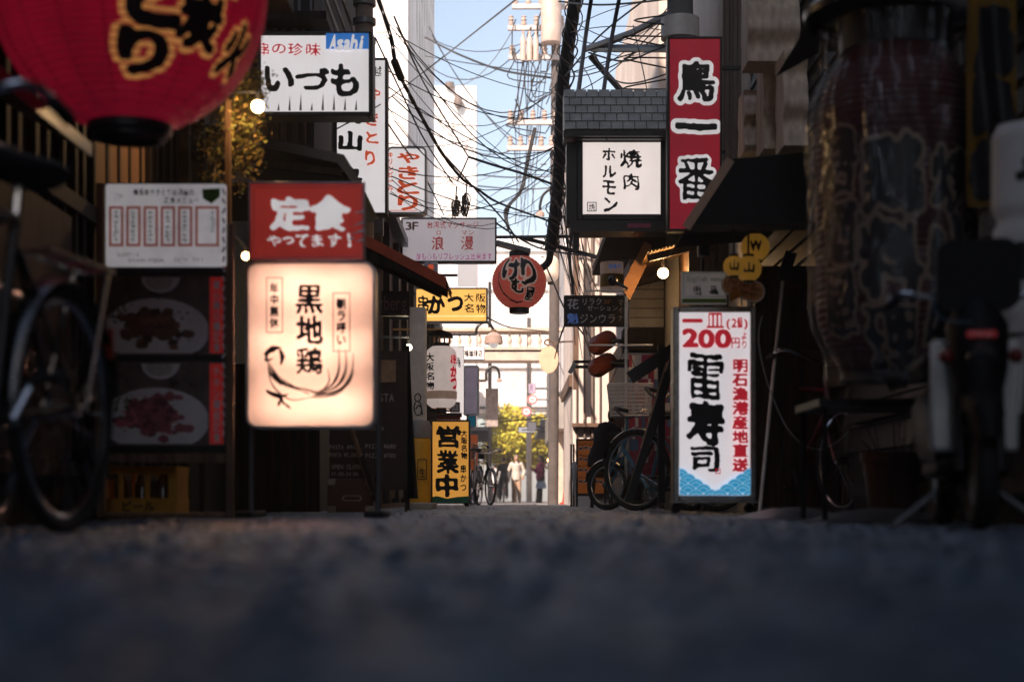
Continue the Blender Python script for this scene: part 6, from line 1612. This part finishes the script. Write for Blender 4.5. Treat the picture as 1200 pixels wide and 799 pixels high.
# scooter at the right edge, facing the camera
t = thing('scooter', 'dark scooter with a black screen and a white leg shield parked at the right edge', 'scooter', (1.33, 4.6, 0), rad(-8)); t.scale = (.74, .74, .74)
SB = M('black_scooter_plastic', (.006, .006, .008), .62, spec=.2)
w = MB(); n = 32; R_ = .225
w.tube([(0, (R_ - .045) * math.cos(2 * math.pi * k / n), R_ - .008 + (R_ - .045) * math.sin(2 * math.pi * k / n)) for k in range(n)], .045, 10, True); wo = w.build('wheel', RUBBER, t)
w = MB(); w.cyl((-.03, 0, R_ - .008), (.03, 0, R_ - .008), .13, n=20); w.build('rim', BLACKM, wo)
w = MB(); w.tube([(0, 1.2 + (R_ - .045) * math.cos(2 * math.pi * k / n), R_ - .008 + (R_ - .045) * math.sin(2 * math.pi * k / n)) for k in range(n)], .045, 10, True); wo = w.build('wheel', RUBBER, t)
w = MB(); w.cyl((-.03, 1.2, R_ - .008), (.03, 1.2, R_ - .008), .13, n=20); w.build('rim', BLACKM, wo)
m = MB(); m.tube([(0, -.24, .33), (0, -.17, .43), (0, 0, .475), (0, .17, .43)], [.03, .065, .075, .05], 12); m.build('front_fender', SB, t)
m = MB()
for s_ in (-1, 1): m.cyl((s_ * .075, 0, R_), (s_ * .075, .09, .62), .02, n=10)
m.build('fork', BLACKM, t)
m = MB(); m.tube([(0, .02, .45), (0, .06, .62), (0, .10, .78), (0, .13, .86)], [.07, .11, .12, .08], 16); m.build('front_cowl', SB, t)
m = MB(); vs = []
for j in range(9):
    for i in range(11): u, v = i / 10 * 2 - 1, j / 8; hw = .17 * (1 - .35 * max(0, v - .6) / .4) ; vs.append((u * hw, .02 + .07 * u * u - .05 * (1 - v) + .10 * v, .52 + .34 * v))
m = MB(); m.bbox(-.17, .17, .16, .19, .30, .74, .02); m.build('leg_shield', WHITEP, t)
m = MB(); m.prism(rrect(-.055, .055, .73, .755, .004), -.035, -.02); m.build('badge', M('badge_red', (.42, .02, .025), .4, emit=.05), t)
m = MB(); plain(m, 'ヤマト', -.04, .04, .735, .75, -.0375, bold=.01) if False else [scribble(m, -.045 + .015 * k, -.033 + .015 * k, .736, .750, -.0375, k, 4, .002) for k in range(6)]; m.build('badge_marks', WHITEINK, t, smooth=False)
m = MB(); m.tube(smooth_pts([(-.33, .22, .88), (-.28, .14, .92), (0, .13, .88), (.28, .14, .92), (.33, .22, .88)], 5), .013, 8); m.build('handlebar', CHROME, t)
for s_ in (-1, 1): m = MB(); m.cyl((s_ * .33, .22, .88), (s_ * .285, .145, .915), .02, n=10); m.build('grip', RUBBER, t)
m = MB(); m.prism(rrect(-.16, .16, .84, 1.12, .07), .055, .085); m.build('black_screen', SB, t)
m = MB(); m.tube(smooth_pts([(-.17, .05, .98), (-.175, .02, .86), (-.13, 0, .80), (-.02, -.01, .79)], 6), .004, 5); m.build('blue_cable', M('blue_cable', (.03, .09, .15), .4), t)
m = MB(); m.tube([(0, .30, .30), (0, .75, .34), (0, 1.2, .50)], [.14, .16, .14], 14); m.bbox(-.14, .14, .2, .75, .20, .27, .02); m.build('body', SB, t)
m = MB(); m.bbox(-.14, .14, .62, 1.35, .66, .76, .04); m.build('seat', RUBBER, t)
m = MB(); m.cyl((0, -.03, .64), (0, .02, .66), .06, .07, n=18); m.build('headlight', M('headlight_glass', (.06, .05, .05), .1, spec=.9), t)
for s_ in (-1, 1): m = MB(); m.ball((s_ * .13, .0, .66), .03); m.build('indicator', M('indicator_red', (.16, .012, .010), .3), t)
m = MB()
for s_ in (-1, 1): m.tube([(s_ * .05, .40, .20), (s_ * .30, .28, .005), (s_ * .34, .22, .005)], .012, 8)
m.build('stand_leg', GREYM, t)
for s_ in (-1, 1): m = MB(); m.tube([(s_ * .22, .13, .90), (s_ * .30, .08, 1.04)], .006, 6); m.prism(ell(s_ * .31, 1.09, .055, .042, 18), .07, .085); m.build('mirror', BLACKM, t)
# plastic sheet strip beside scooter
t = thing('white_sheet', 'small pale plastic sheet with dark dots hanging below the white tube lantern', 'sheet', P(1185, 485, 4.9)); D = 4.9
m = shift(MB(), t); m.prism([(X(1163, D), Z(484, D)), (X(1197, D), Z(484, D)), (X(1204, D), Z(392, D)), (X(1184, D), Z(396, D))], D, D + .006); m.build('sheet', M('grey_white_paper', (.44, .43, .46), .55), t, smooth=False)
m = shift(MB(), t)
for a, b in ((1180, 470), (1176, 440), (1190, 455), (1186, 425)): m.flat(ell(X(a, D), Z(b, D), .006, .01, 10), D - .002)
m.build('dots', INK, t, smooth=False)

# ================================================================== POLES
def pole(name, label, px, D, r, ztop, mat=CONC, lean=0.):
    t = thing(name, label, 'utility pole', (X(px, D), D, 0)); m = MB(); m.tube([(0, 0, -.02), (lean * .5, 0, ztop * .5), (lean, 0, ztop)], [r, r * .9, r * .75], 14); m.build('shaft', mat, t); return t
t = pole('utility_pole', 'tall weathered utility pole in the sun with cross arms and transformers above the street', 648, 31.5, .105, 12.5, M('pole_concrete', (.09, .075, .07), .85, var=.3, scale=6, bump=.4), .08)
D = 31.5; xp = X(650, D)
INS = M('tan_insulator', (.46, .36, .31), .5)  # pale tan for insulators, fuse cans and transformer
for py, a, b in ((36, 595, 662), (70, 596, 655), (11, 600, 668), (146, 594, 655), (176, 594, 650)):
    m = shift(MB(), t); m.bbox(X(a, D), X(b, D), D - .2, D - .12, Z(py, D) - .05, Z(py, D) + .05, .01); m.build('cross_arm', M('galvanised', (.50, .44, .42), .5, metal=.3), t)
    for k in range(5):
        m = shift(MB(), t); xx = X(a + 4 + (b - a - 8) * k / 4, D); m.lathe([(.0, .0), (.05, 0), (.06, .05), (.035, .07), (.06, .11), (.035, .14), (.05, .17), (0, .2)], (xx, D - .16, Z(py, D) + .05), 10); m.build('insulator', INS, t)
for px in (613, 620.5, 628):
    m = shift(MB(), t); c_ = P(px, 58, D - .3); m.lathe([(0, -.22), (.055, -.22), (.058, .18), (.04, .22), (.02, .3), (.03, .33), (0, .36)], c_, 14); m.build('fuse_can', INS, t)
m = shift(MB(), t); c_ = P(646, 20, D - .35); m.lathe([(0, -.5), (.19, -.5), (.2, -.45), (.2, .42), (.15, .52), (0, .55)], c_, 22); m.build('transformer', INS, t)
m = shift(MB(), t)
for k in range(9): m.tube([(xp + (.16 if k % 2 else -.16), D, 3 + k * .9), (xp + (.28 if k % 2 else -.28), D, 3 + k * .9)], .014, 6)
m.build('step_bolt', GREYM, t)
m = shift(MB(), t)
for k in range(14):
    a = RN.uniform(598, 655); b = RN.uniform(10, 130); m.tube(smooth_pts([P(a, b, D - .2), P(a + RN.uniform(-8, 8), b + RN.uniform(10, 25), D - .3), P(a + RN.uniform(-12, 12), b + RN.uniform(20, 60), D - .2), P(640, b + 40, D - .13)], 5), .012, 5)
m.build('jumper_wire', CABLE, t)
t = pole('concrete_pole', 'grey concrete pole with side pipes rising behind the narrow red vertical sign', 797, 15.2, .15, 6.0, M('grey_concrete', (.15, .15, .155), .85, var=.2, bump=.3))  # darker grey than the other concrete
D = 15.2
m = shift(MB(), t); m.tube([P(797, 10, D - .05), P(742, 38, 16.2), P(686, 58, 17.5)], .035, 8); m.tube([P(797, 57, D - .05), P(694, 57, 17.5)], .04, 8); m.tube([P(692, 66, 17.5), P(738, 118, 17.5)], .035, 8); m.build('stay_pipe', GREYM, t)
m = shift(MB(), t); m.lathe([(.12, -.10), (.18, -.09), (.18, .10), (.12, .12)], P(797, 35, D), 18); m.build('white_collar', WHITEP, t)
m = shift(MB(), t)
for k in range(5): z = Z(20, D) - k * .2; m.tube(smooth_pts([(X(797, D) - .14, D - .05, z), (X(797, D) - .3 - RN.uniform(0, .25), D - .1, z - RN.uniform(-.05, .12)), (X(797, D) - .14, D - .08, z - .1)], 5), .008, 5)
m.build('cable_loop', CABLE, t)
t = pole('left_pole', 'slim grey pole behind the badge sign at upper left', 427, 14.7, .095, 6.5, M('warm_grey_pole', (.26, .20, .17), .8, var=.15))
m = shift(MB(), t)
for k in range(3): m.lathe([(.09, -.03), (.105, -.025), (.105, .025), (.09, .03)], P(427, 4 + 22 * k, 14.7), 14)
m.build('band', GREYM, t)
t = pole('far_pole', 'thin grey pole at the left of the far sunlit crossing', 597 - 23, 44, .06, 6.0, GREYM)
t = pole('far_pole', 'pale pole beyond the small signs right of the yellow tree', 620, 66, .12, 7.5, CONC)

# ================================================================== CABLES
def cable(label, pts, r, mat=CABLE, group=None, k=7, nm='cable', cat='cable'):
    q = smooth_pts([P(*p) for p in pts], k); m = MB(); m.tube(q, r, 6); o = m.build(nm, mat); tag(o, label, cat, group); return o
# thick twisted trunk bundle right of centre
t = thing('cable_bundle', 'thick dark twisted bundle of cables running down the sky right of centre', 'cables', P(655, 330, 20))
def strand(ph, amp, rr_, mm):
    base = smooth_pts([P(677, -20, 18), P(668, 40, 18.5), P(660, 95, 19), P(657, 150, 19.3), P(655, 200, 19.6), P(650, 255, 19.8), P(645, 292, 20)], 10)
    mm.tube([p + Vector((amp * math.cos(ph + i * .55), amp * math.sin(ph + i * .55), 0)) for i, p in enumerate(base)], rr_, 7)
m = shift(MB(), t); [strand(k * 1.05, .045, .034, m) for k in range(6)]; m.build('main_strand', CABLE, t)
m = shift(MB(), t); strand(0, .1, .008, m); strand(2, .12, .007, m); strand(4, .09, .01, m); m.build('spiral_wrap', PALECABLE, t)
m = shift(MB(), t); m.tube(smooth_pts([P(645, 292, 20), P(643, 306, 20), P(634, 314, 20), P(622, 311, 20), P(617, 302, 20)], 6), .045, 8); m.build('hooked_tail', CABLE, t)
for k in range(5):
    m = shift(MB(), t); a = 660 + RN.uniform(-6, 8); m.tube(smooth_pts([P(a, 45 + k * 28, 18.8), P(a + RN.uniform(8, 26), 60 + k * 28, 18.7), P(a + RN.uniform(-4, 8), 85 + k * 28, 19)], 6), .010, 5); m.build('loose_loop', CABLE, t)
t = thing('cable_bundle', 'thick brown bundle of cables sloping from the top left past the badge sign', 'cables', P(500, 180, 15))
base = smooth_pts([P(438, -15, 14), P(457, 40, 14.2), P(464, 78, 14.4), P(474, 100, 14.6), P(493, 135, 15.2), P(515, 175, 16.2), P(540, 208, 17), P(560, 222, 17.5), P(585, 238, 18), P(640, 258, 19), P(656, 268, 19.5)], 8)
for k in range(4):
    m = shift(MB(), t); m.tube([p + Vector((.013 * math.cos(k * 1.6 + i * .5), .013 * math.sin(k * 1.6 + i * .5), 0)) for i, p in enumerate(base)], .007, 6); m.build('strand', PALECABLE if k == 2 else CABLE, t)
m = shift(MB(), t); m.tube([P(462, 72, 14.3), P(470, 92, 14.5)], .034, 10); m.build('splice_case', CABLE, t)
t = thing('cable_coil', 'pair of coiled spare cable loops hanging above the long pale sign', 'cables', P(540, 250, 17.2))
for px, py in ((534, 245), (546, 241)):
    m = shift(MB(), t)
    for k in range(8): c_ = P(px + RN.uniform(-3, 3), py + RN.uniform(-4, 4), 17.2); w_, h_ = RN.uniform(.012, .04), RN.uniform(.06, .13); m.tube([c_ + Vector((w_ * math.cos(a) + .3 * w_ * math.sin(2 * a + k), .02 * k - .05 + .03 * math.sin(a), h_ * math.sin(a))) for a in np.linspace(0, 6.28, 15)[:-1]], .006, 5, True)
    m.tube([P(px, py - 8, 17.2), P(px + 1, py - 26, 17.1)], .008, 5); m.build('coil', PALECABLE, t)
WR = [
 ('straight wire rising from the white tower to the top of the sky', [(497, 85, 36), (612, -6, 22)], .014),
 ('sagging black wire crossing the sky from the tower to the transformer pole', [(498, 44, 36), (540, 65, 34), (590, 83, 33), (650, 92, 31.5)], .022),
 ('second thinner wire crossing the sky just below the sagging black one', [(498, 66, 36), (560, 76, 34), (620, 84, 33), (650, 88, 31.5)], .010),
 ('long cable dropping in front of the white gable to the wire junction', [(462, 20, 14.5), (486, 75, 16), (505, 112, 18), (549, 184, 20)], .009),
 ('dark cable from the junction before the gable sloping right under the transformers', [(549, 184, 20), (580, 194, 20), (620, 206, 20), (690, 232, 20), (770, 262, 15)], .016),
 ('thin line from the wire junction back down left to the coils', [(549, 184, 20), (542, 200, 19), (536, 212, 17.5)], .010),
 ('cable arcing from the brown bundle down to the round red lantern', [(515, 176, 16.5), (560, 225, 18), (590, 258, 19), (608, 284, 20)], .010),
 ('black iron rod running level behind the round red lantern to the right', [(579, 278, 20.5), (630, 277.5, 20.3), (700, 277, 19), (760, 277, 17)], .020),
 ('dark pipe sloping down right from the round red lantern to the corner post', [(612, 279, 20.4), (650, 288, 20.3), (702, 302, 20.2)], .026),
 ('grey curved conduit hanging left of the hoop lamp', [(627, 150, 26), (619, 185, 26), (611, 222, 26), (597, 240, 25), (592, 250, 25), (596, 268, 24)], .030),
 ('thin loop of wire below the curved conduit', [(597, 242, 25), (594, 262, 25), (602, 285, 24)], .012),
 ('wire falling steeply from the twisted bundle past the roofed sign', [(668, 60, 18), (690, 90, 16), (700, 130, 15), (712, 166, 13.7)], .005),
 ('taut black cable leaning from the top edge to the shingled roof', [(727, -8, 16), (716, 50, 16), (704, 130, 14.9)], .020),
 ('other taut cable beside the leaning one, nearer the bundle', [(694, -8, 17), (686, 45, 17), (675, 130, 15)], .022),
 ('thin wire crossing from the grey concrete pole down to the shingled roof', [(742, 30, 15.5), (755, 90, 14.8), (768, 158, 13.8)], .005),
 ('wire swooping from the stay pipe over the shingled roof', [(694, 58, 17.5), (712, 88, 17), (740, 98, 16), (790, 84, 15.3)], .008),
 ('wire from the twisted bundle sweeping up to the top right of the sky', [(662, 90, 18.8), (700, 45, 17.5), (745, 8, 16), (770, -8, 15.5)], .010),
 ('black wire along the top of the sky between bundle and grey pole', [(655, 2, 18.2), (700, 6, 17), (750, 3, 16), (797, -3, 15.2)], .010),
 ('slack wire drooping under the two stay pipes', [(690, 62, 17.5), (730, 72, 16.5), (765, 60, 15.6), (795, 48, 15.2)], .010),
 ('wire dropping from the badge sign top edge toward the tall white sign', [(440, 45, 13.5), (470, 108, 14), (498, 165, 15), (530, 214, 16.8)], .007),
 ('wire crossing in front of the tall white sign from right to left', [(520, 66, 20), (470, 105, 16), (437, 128, 13.6), (393, 152, 13.5)], .006),
 ('wire passing the yakitori box sign corner down to the long pale sign', [(450, 138, 14.5), (470, 168, 16), (497, 206, 18), (520, 252, 20)], .008),
 ('low sagging wire between the long pale sign and the dark sign', [(582, 262, 20), (630, 290, 20), (690, 300, 19), (735, 304, 17)], .012),
 ('level service wire high across the hazy far street', [(560, 205, 45), (600, 208, 44), (660, 206, 42)], .018),
 ('lower level service wire across the hazy far street', [(560, 218, 45), (610, 222, 44), (660, 219, 42)], .018),
 ('wire falling from transformer arm to the lower cross arm', [(613, 72, 31.3), (607, 110, 31.3), (601, 146, 31.3)], .014),
 ('twin wire beside it from transformer arm to the lower cross arm', [(618, 72, 31.3), (612, 110, 31.3), (605, 146, 31.3)], .014),
 ('wire from the lower cross arm down to the hazy bands', [(603, 176, 31.3), (606, 215, 34), (604, 262, 38)], .012),
 ('vertical drop cable behind the roofed sign left edge', [(668, 150, 20), (672, 230, 20), (668, 300, 20), (672, 345, 20)], .014),
 ('brown cable trailing from the hook tail to the dark name sign', [(640, 312, 20), (650, 335, 19.5), (662, 362, 19), (684, 392, 18)], .010),
 ('curved wire from the dark name sign toward the peach disc', [(662, 380, 18), (655, 400, 21), (650, 420, 26)], .010),
 ('thin wire strung from the yellow lit sign to the footbridge', [(571, 372, 18), (600, 384, 24), (640, 388, 34)], .010),
 ('wire low over the far crossing holding the small boards', [(563, 497, 44), (590, 494, 45), (640, 489, 44)], .020),
]
for lb, pts, r_ in WR: cable(lb, pts, r_, PALECABLE if 'hazy' in lb or 'brown' in lb else CABLE)  # far wires get the paler sheath to imitate haze
r = random.Random(21)
def sag(p, q, dz):
    p, q = Vector(p), Vector(q); return [p.lerp(q, k / 10) + Vector((0, 0, -dz * 4 * (k / 10) * (1 - k / 10))) for k in range(11)]
FW = []
for k in range(22): FW.append((P(655 + r.uniform(-5, 7), r.uniform(110, 290), 19.5), P(r.uniform(672, 702), r.uniform(290, 430), r.uniform(22, 26.5)), r.uniform(-.1, .45)))
for k in range(20): a = r.uniform(441, 466); FW.append((P(a, r.uniform(10, 235), 15.5), P(r.uniform(649, 662), r.uniform(90, 300), 19.6), r.uniform(.1, .6)))
for k in range(18):
    p = P(r.uniform(598, 652), r.choice((33, 67, 143, 173)), 31.35)
    FW.append((p, P(r.uniform(500, 512), r.uniform(30, 260), 37) if k % 2 else P(r.uniform(604, 640), r.uniform(190, 320), 58), r.uniform(.1, .7)))
for k in range(10): FW.append((P(792, r.uniform(-5, 60), 15.1), P(r.uniform(661, 672), r.uniform(10, 120), 18.6), r.uniform(-.1, .35)))
for k, (p, q, dz) in enumerate(FW):
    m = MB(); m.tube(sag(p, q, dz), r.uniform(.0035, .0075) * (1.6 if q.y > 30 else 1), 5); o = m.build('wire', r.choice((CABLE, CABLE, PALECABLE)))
    tag(o, 'fine wire in the thicket of overhead wires between the lanterns and the utility pole', 'wire', 'fine overhead wires')

# small wall clutter on the left and right
for k, (px, py, D, w, h, mt, nm, lb, cat) in enumerate(((404 + 38, 262, 15.9, 14, 26, GREYM, 'wall_box', 'grey cable box under the tall white sign', 'box'), (505, 318, 19, 16, 22, M('poster_white', (.6, .57, .58), .5), 'small_poster', 'small pale poster with a red mark left of the yellow lit sign', 'poster'), (548, 322, 21, 24, 26, FACE_PINK, 'blank_light_panel', 'blank glowing light panel above the yellow lit sign', 'light panel'))):
    t = thing(nm, lb, cat, P(px, py + h / 2, D)); m = shift(MB(), t); m.bbox(X(px - w / 2, D), X(px + w / 2, D), D, D + .1, Z(py + h / 2, D), Z(py - h / 2, D), .01); m.build('case', mt, t)
    m = shift(MB(), t); m.tube([(X(px - w / 2, D), D + .05, Z(py, D)), (-1.40 if D > 17.4 else -1.55, D + .05, Z(py, D))], .02, 6); m.build('bracket', GREYM, t)
    if nm == 'small_poster': m = shift(MB(), t); m.flat(rrect(X(px - 3, D), X(px + 3, D), Z(py - 2, D), Z(py - 8, D), 0), D - .003); m.build('red_mark', ORANGEINK, t, smooth=False)

# ================================================================== PEOPLE
SKIN = M('skin', (.42, .24, .17), .55, var=.08)
def remesh(o, v=.016):
    md = o.modifiers.new('remesh', 'REMESH'); md.mode = 'VOXEL'; md.voxel_size = v; md.use_smooth_shade = True
    sm = o.modifiers.new('smooth', 'SMOOTH'); sm.factor = .5; sm.iterations = 3; return o
def hand(m, w, dirv, side):
    dirv = Vector(dirv).normalized(); s_ = dirv.cross(Vector((0, 1, 0)));
    s_ = s_.normalized() if s_.length > .1 else Vector((1, 0, 0))
    palm = w + dirv * .085; m.tube([w, w + dirv * .04, palm], [.026, .038, .036], 8)
    for k, L_ in enumerate((.065, .08, .075, .06)):
        b = palm + s_ * (.027 - .018 * k); m.tube([b - dirv * .02, b + dirv * L_ * .5, b + dirv * L_ * .9 + Vector((0, -.02, 0))], [.0095, .0085, .007], 6)
    b = w + dirv * .03 + s_ * .034; m.tube([b, b + s_ * .025 + dirv * .03, b + s_ * .03 + dirv * .055], [.011, .010, .008], 6)
def person(label, loc, rz, top, bot, hairm, arms, legs, pelvis=(0, 0, .92), chest=(0, 0, 1.38), head=(0, 0, 1.62), longhair=False, jacket_len=.10, shoe=RUBBER, female=False, collar=None):
    """one continuous body (head, neck, trunk, limbs, hands); clothes and hair are child meshes"""
    t = thing('person', label, 'person', loc, rz)
    pv, ch, hd = Vector(pelvis), Vector(chest), Vector(head); sw = .18 if not female else .155
    m = MB()
    m.ball(hd, .105, (.74, .9, 1.1), 16, 12); m.ball(hd + Vector((0, -.03, -.055)), .068, (.85, .9, .9)); m.tube([hd + Vector((0, -.088, .01)), hd + Vector((0, -.108, -.025)), hd + Vector((0, -.092, -.03))], [.008, .015, .010], 6)
    for s_ in (-1, 1): m.ball(hd + Vector((s_ * .079, .0, -.01)), .025, (.4, .8, 1.2), 8, 6)
    m.tube([hd + Vector((0, .01, -.06)), ch + Vector((0, 0, .10))], [.052, .06], 12)
    m.tube([pv, pv + (ch - pv) * .45, ch, ch + Vector((0, 0, .08))], [.135, .115, .15, .08], 14)
    sh = []
    for s_, (el, wr) in zip((-1, 1), arms):
        s0 = ch + Vector((s_ * sw, 0, .04)); el, wr = Vector(el), Vector(wr); sh.append((s0, el, wr)); m.tube([ch + Vector((s_ * .08, 0, .05)), s0, s0 + (el - s0) * .5, el, wr], [.055, .052, .044, .036, .026], 10); hand(m, wr, wr - el, s_)
    for s_, (kn, ft) in zip((-1, 1), legs):
        kn, ft = Vector(kn), Vector(ft); h0 = pv + Vector((s_ * .085, 0, -.02)); m.tube([pv + Vector((s_ * .05, 0, .04)), h0, h0 + (kn - h0) * .5, kn, kn + (ft - kn) * .35, ft + Vector((0, 0, .07))], [.09, .088, .074, .052, .052, .034], 10)
        m.tube([ft + Vector((0, .03, .045)), ft + Vector((0, -.06, .04)), ft + Vector((0, -.15, .03))], [.035, .04, .025], 8)
    remesh(m.build('body', SKIN, t), .011)
    m = MB(); g = 1.0
    m.tube([pv + Vector((0, 0, -jacket_len)), pv + Vector((0, 0, .05)), pv + (ch - pv) * .5, ch, ch + Vector((0, 0, .075)), ch + Vector((0, 0, .115))], [.165, .165, .15, .175, .11, .065], 16)
    for s0, el, wr in sh: m.tube([s0 + (ch - s0) * .5 + Vector((0, 0, .03)), s0, s0 + (el - s0) * .5, el, el + (wr - el) * .93], [.07, .07, .062, .055, .042], 10)
    remesh(m.build('jacket', top, t), .016)
    m = MB()
    for s_, (kn, ft) in zip((-1, 1), legs):
        kn, ft = Vector(kn), Vector(ft); h0 = pv + Vector((s_ * .085, 0, -.02)); m.tube([pv + Vector((s_ * .03, 0, .06)), h0, h0 + (kn - h0) * .5, kn, ft + (kn - ft) * .45, ft + Vector((0, 0, .085))], [.115, .108, .09, .074, .072, .064], 12)
    m.ball(pv, .14, (1.05, .85, .75)); remesh(m.build('trousers', bot, t), .016)
    for s_, (kn, ft) in zip((-1, 1), legs):
        ft = Vector(ft); m = MB(); m.tube([ft + Vector((0, .055, .04)), ft + Vector((0, 0, .05)), ft + Vector((0, -.10, .042)), ft + Vector((0, -.175, .03))], [.034, .047, .046, .026], 10); m.build('shoe', shoe, t)
    m = MB(); m.ball(hd + Vector((0, .018, .028)), .112, (.78, .88, 1.02), 16, 10)
    m.v = [q if not (q.y < hd.y - .055 and q.z < hd.z + .055) else Vector((q.x, hd.y - .05, max(q.z, hd.z + .04))) for q in m.v]
    if longhair: m.tube([hd + Vector((0, .05, .02)), hd + Vector((0, .07, -.1)), hd + Vector((0, .07, -.2))], [.08, .075, .04], 12)
    m.build('hair', hairm, t)
    if collar:
        m = MB(); m.tube([ch + Vector((s_ * .11, -.05, .10)) for s_ in (-1, 1)][:1] + [ch + Vector((-.06, -.09, .07)), ch + Vector((0, -.10, .02)), ch + Vector((.06, -.09, .07)), ch + Vector((.11, -.05, .10)), ch + Vector((.0, .08, .12))], .03, 8, True); m.build('collar', collar, t)
    return t
HAIR = M('black_hair', (.012, .010, .009), .5); GHAIR = M('grey_hair', (.16, .13, .11), .6)
DK = M('dark_cloth', (.020, .021, .026), .85); CREAM = M('cream_cloth', (.62, .54, .48), .85, var=.06); KHAKI = M('tan_trousers', (.40, .27, .19), .85, var=.08); PINKC = M('magenta_knit', (.36, .045, .12), .85); WHC = M('white_cloth', (.7, .67, .66), .85, var=.05)
gz = -.012
DP = 59
person('man in a cream jacket with dark collar and tan trousers walking toward the camera', (X(605, DP), DP, gz), rad(3), CREAM, KHAKI, GHAIR, [((-.29, .02, 1.14), (-.28, -.04, .88)), ((.29, .0, 1.15), (.24, -.14, .95))], [((-.10, -.05, .50), (-.10, .02, 0)), ((.10, -.09, .50), (.11, -.16, 0))], shoe=KHAKI, collar=DK)
DP = 58.6
pt = person('woman in a magenta knit top and dark trousers seen from the side holding something white', (X(633.5, DP), DP, gz), rad(-68), PINKC, DK, HAIR, [((-.22, -.08, 1.13), (-.12, -.28, 1.2)), ((.22, -.06, 1.13), (.13, -.28, 1.22))], [((-.08, -.03, .50), (-.08, .02, 0)), ((.08, -.03, .50), (.09, -.04, 0))], female=True, longhair=True, head=(0, 0, 1.58), chest=(0, 0, 1.34))
t = thing('shoulder_bag', 'pale blue shoulder bag hanging at the side of the woman in magenta', 'bag', (X(634, 58.3), 58.28, Z(582, 58.3)))
m = MB(); vs = rrect(-.17, .17, .30, .56, .06); m.prism(vs, -.05, .05); m.v = [Vector((q.x * (1.12 if q.z < .4 else .92), q.y, q.z)) for q in m.v]; m.build('pouch', M('pale_blue_leather', (.32, .38, .50), .5), t)
m = MB(); m.tube(smooth_pts([(-.13, 0, .54), (-.06, .06, .95), (.02, .12, 1.18), (.08, .06, .95), (.13, 0, .54)], 6), .012, 6); m.build('strap', DK, t)
DP = 63.5
person('person in dark clothes riding away beside the man in cream', (X(590.5, DP), DP, gz), rad(185), DK, DK, HAIR, [((-.26, -.1, 1.14), (-.26, -.33, 1.02)), ((.26, -.1, 1.14), (.26, -.33, 1.02))], [((-.12, -.22, .62), (-.13, -.12, .16)), ((.12, -.25, .56), (.13, -.2, .05))], pelvis=(0, 0, .96), chest=(0, -.05, 1.42), head=(0, -.08, 1.66))
bicycle('bicycle', 'bicycle ridden by the person in dark clothes beside the man in cream', (X(590.5, DP), DP - .3, gz), rad(2), .33, 1.05, BLACKM, group=GL)
DP = 70
person('far cyclist in a white shirt and dark trousers at the left of the sunlit street', (X(580, DP), DP, gz), rad(175), WHC, DK, HAIR, [((-.26, -.1, 1.14), (-.26, -.33, 1.02)), ((.26, -.1, 1.14), (.26, -.33, 1.02))], [((-.12, -.22, .62), (-.13, -.12, .16)), ((.12, -.25, .56), (.13, -.2, .05))], pelvis=(0, 0, .92), chest=(0, -.06, 1.34), head=(0, -.1, 1.56))
bicycle('bicycle', 'bicycle ridden by the far cyclist in a white shirt', (X(580, DP), DP - .3, gz), rad(-4), .33, 1.05, BLACKM, group=GL)
# seated reader on the right
DP = 18.6
xs_ = X(705, DP)
person('seated person in a dark jacket bending over something in the hands beside the bicycles', (xs_, DP, 0), rad(62), DK, DK, HAIR, [((-.22, -.10, .78), (-.07, -.30, .80)), ((.22, -.10, .78), (.07, -.30, .82))], [((-.12, -.42, .50), (-.12, -.40, 0)), ((.12, -.42, .50), (.13, -.38, 0))], pelvis=(0, 0, .50), chest=(0, -.10, .86), head=(0, -.20, 1.02), jacket_len=.04)
t = thing('stool', 'low dark stool under the seated person on the right', 'stool', (xs_, DP, 0))
m = MB(); m.lathe([(0, .34), (.17, .34), (.18, .36), (.18, .39), (.16, .405), (0, .41)], n=24); m.build('seat', BROWNWOOD, t)
for k in range(4): a = math.pi / 4 + k * math.pi / 2; m = MB(); m.cyl((.12 * math.cos(a), .12 * math.sin(a), .34), (.16 * math.cos(a), .16 * math.sin(a), -.01), .016, n=8); m.build('leg', BROWNWOOD, t)
t = thing('handheld_phone', 'small dark phone held by the seated person', 'phone', (xs_ + .28, DP - .16, .86))
m = MB(); m.xf = Matrix.Rotation(rad(62), 4, 'Z') @ Matrix.Rotation(-.6, 4, 'X'); m.bbox(-.038, .038, -.005, .005, -.07, .07, .004); m.build('case', BLACK, t)

# ================================================================== HAZE (one closed box of thin air round everything, added to veil the far end)
hm = bpy.data.materials.new('thin_haze'); hm.use_nodes = True
hn = hm.node_tree.nodes; hn.remove(hn['Principled BSDF'])
pv_ = hn.new('ShaderNodeVolumePrincipled'); pv_.inputs['Color'].default_value = (.98, .93, .90, 1); pv_.inputs['Density'].default_value = .0034; pv_.inputs['Anisotropy'].default_value = .2
hm.node_tree.links.new(pv_.outputs[0], hn['Material Output'].inputs['Volume'])
m = MB(); m.box(-305, 305, -65, 605, -1.2, 16.4); o = m.build('haze', hm, smooth=False); o['kind'] = 'stuff'

# walls go down into the ground
for o_ in list(bpy.data.objects):
    if o_.type == 'MESH' and o_.name.split('.')[0] == 'wall' and o_.parent:
        for v_ in o_.data.vertices:
            if v_.co.z < .001: v_.co.z = -.25
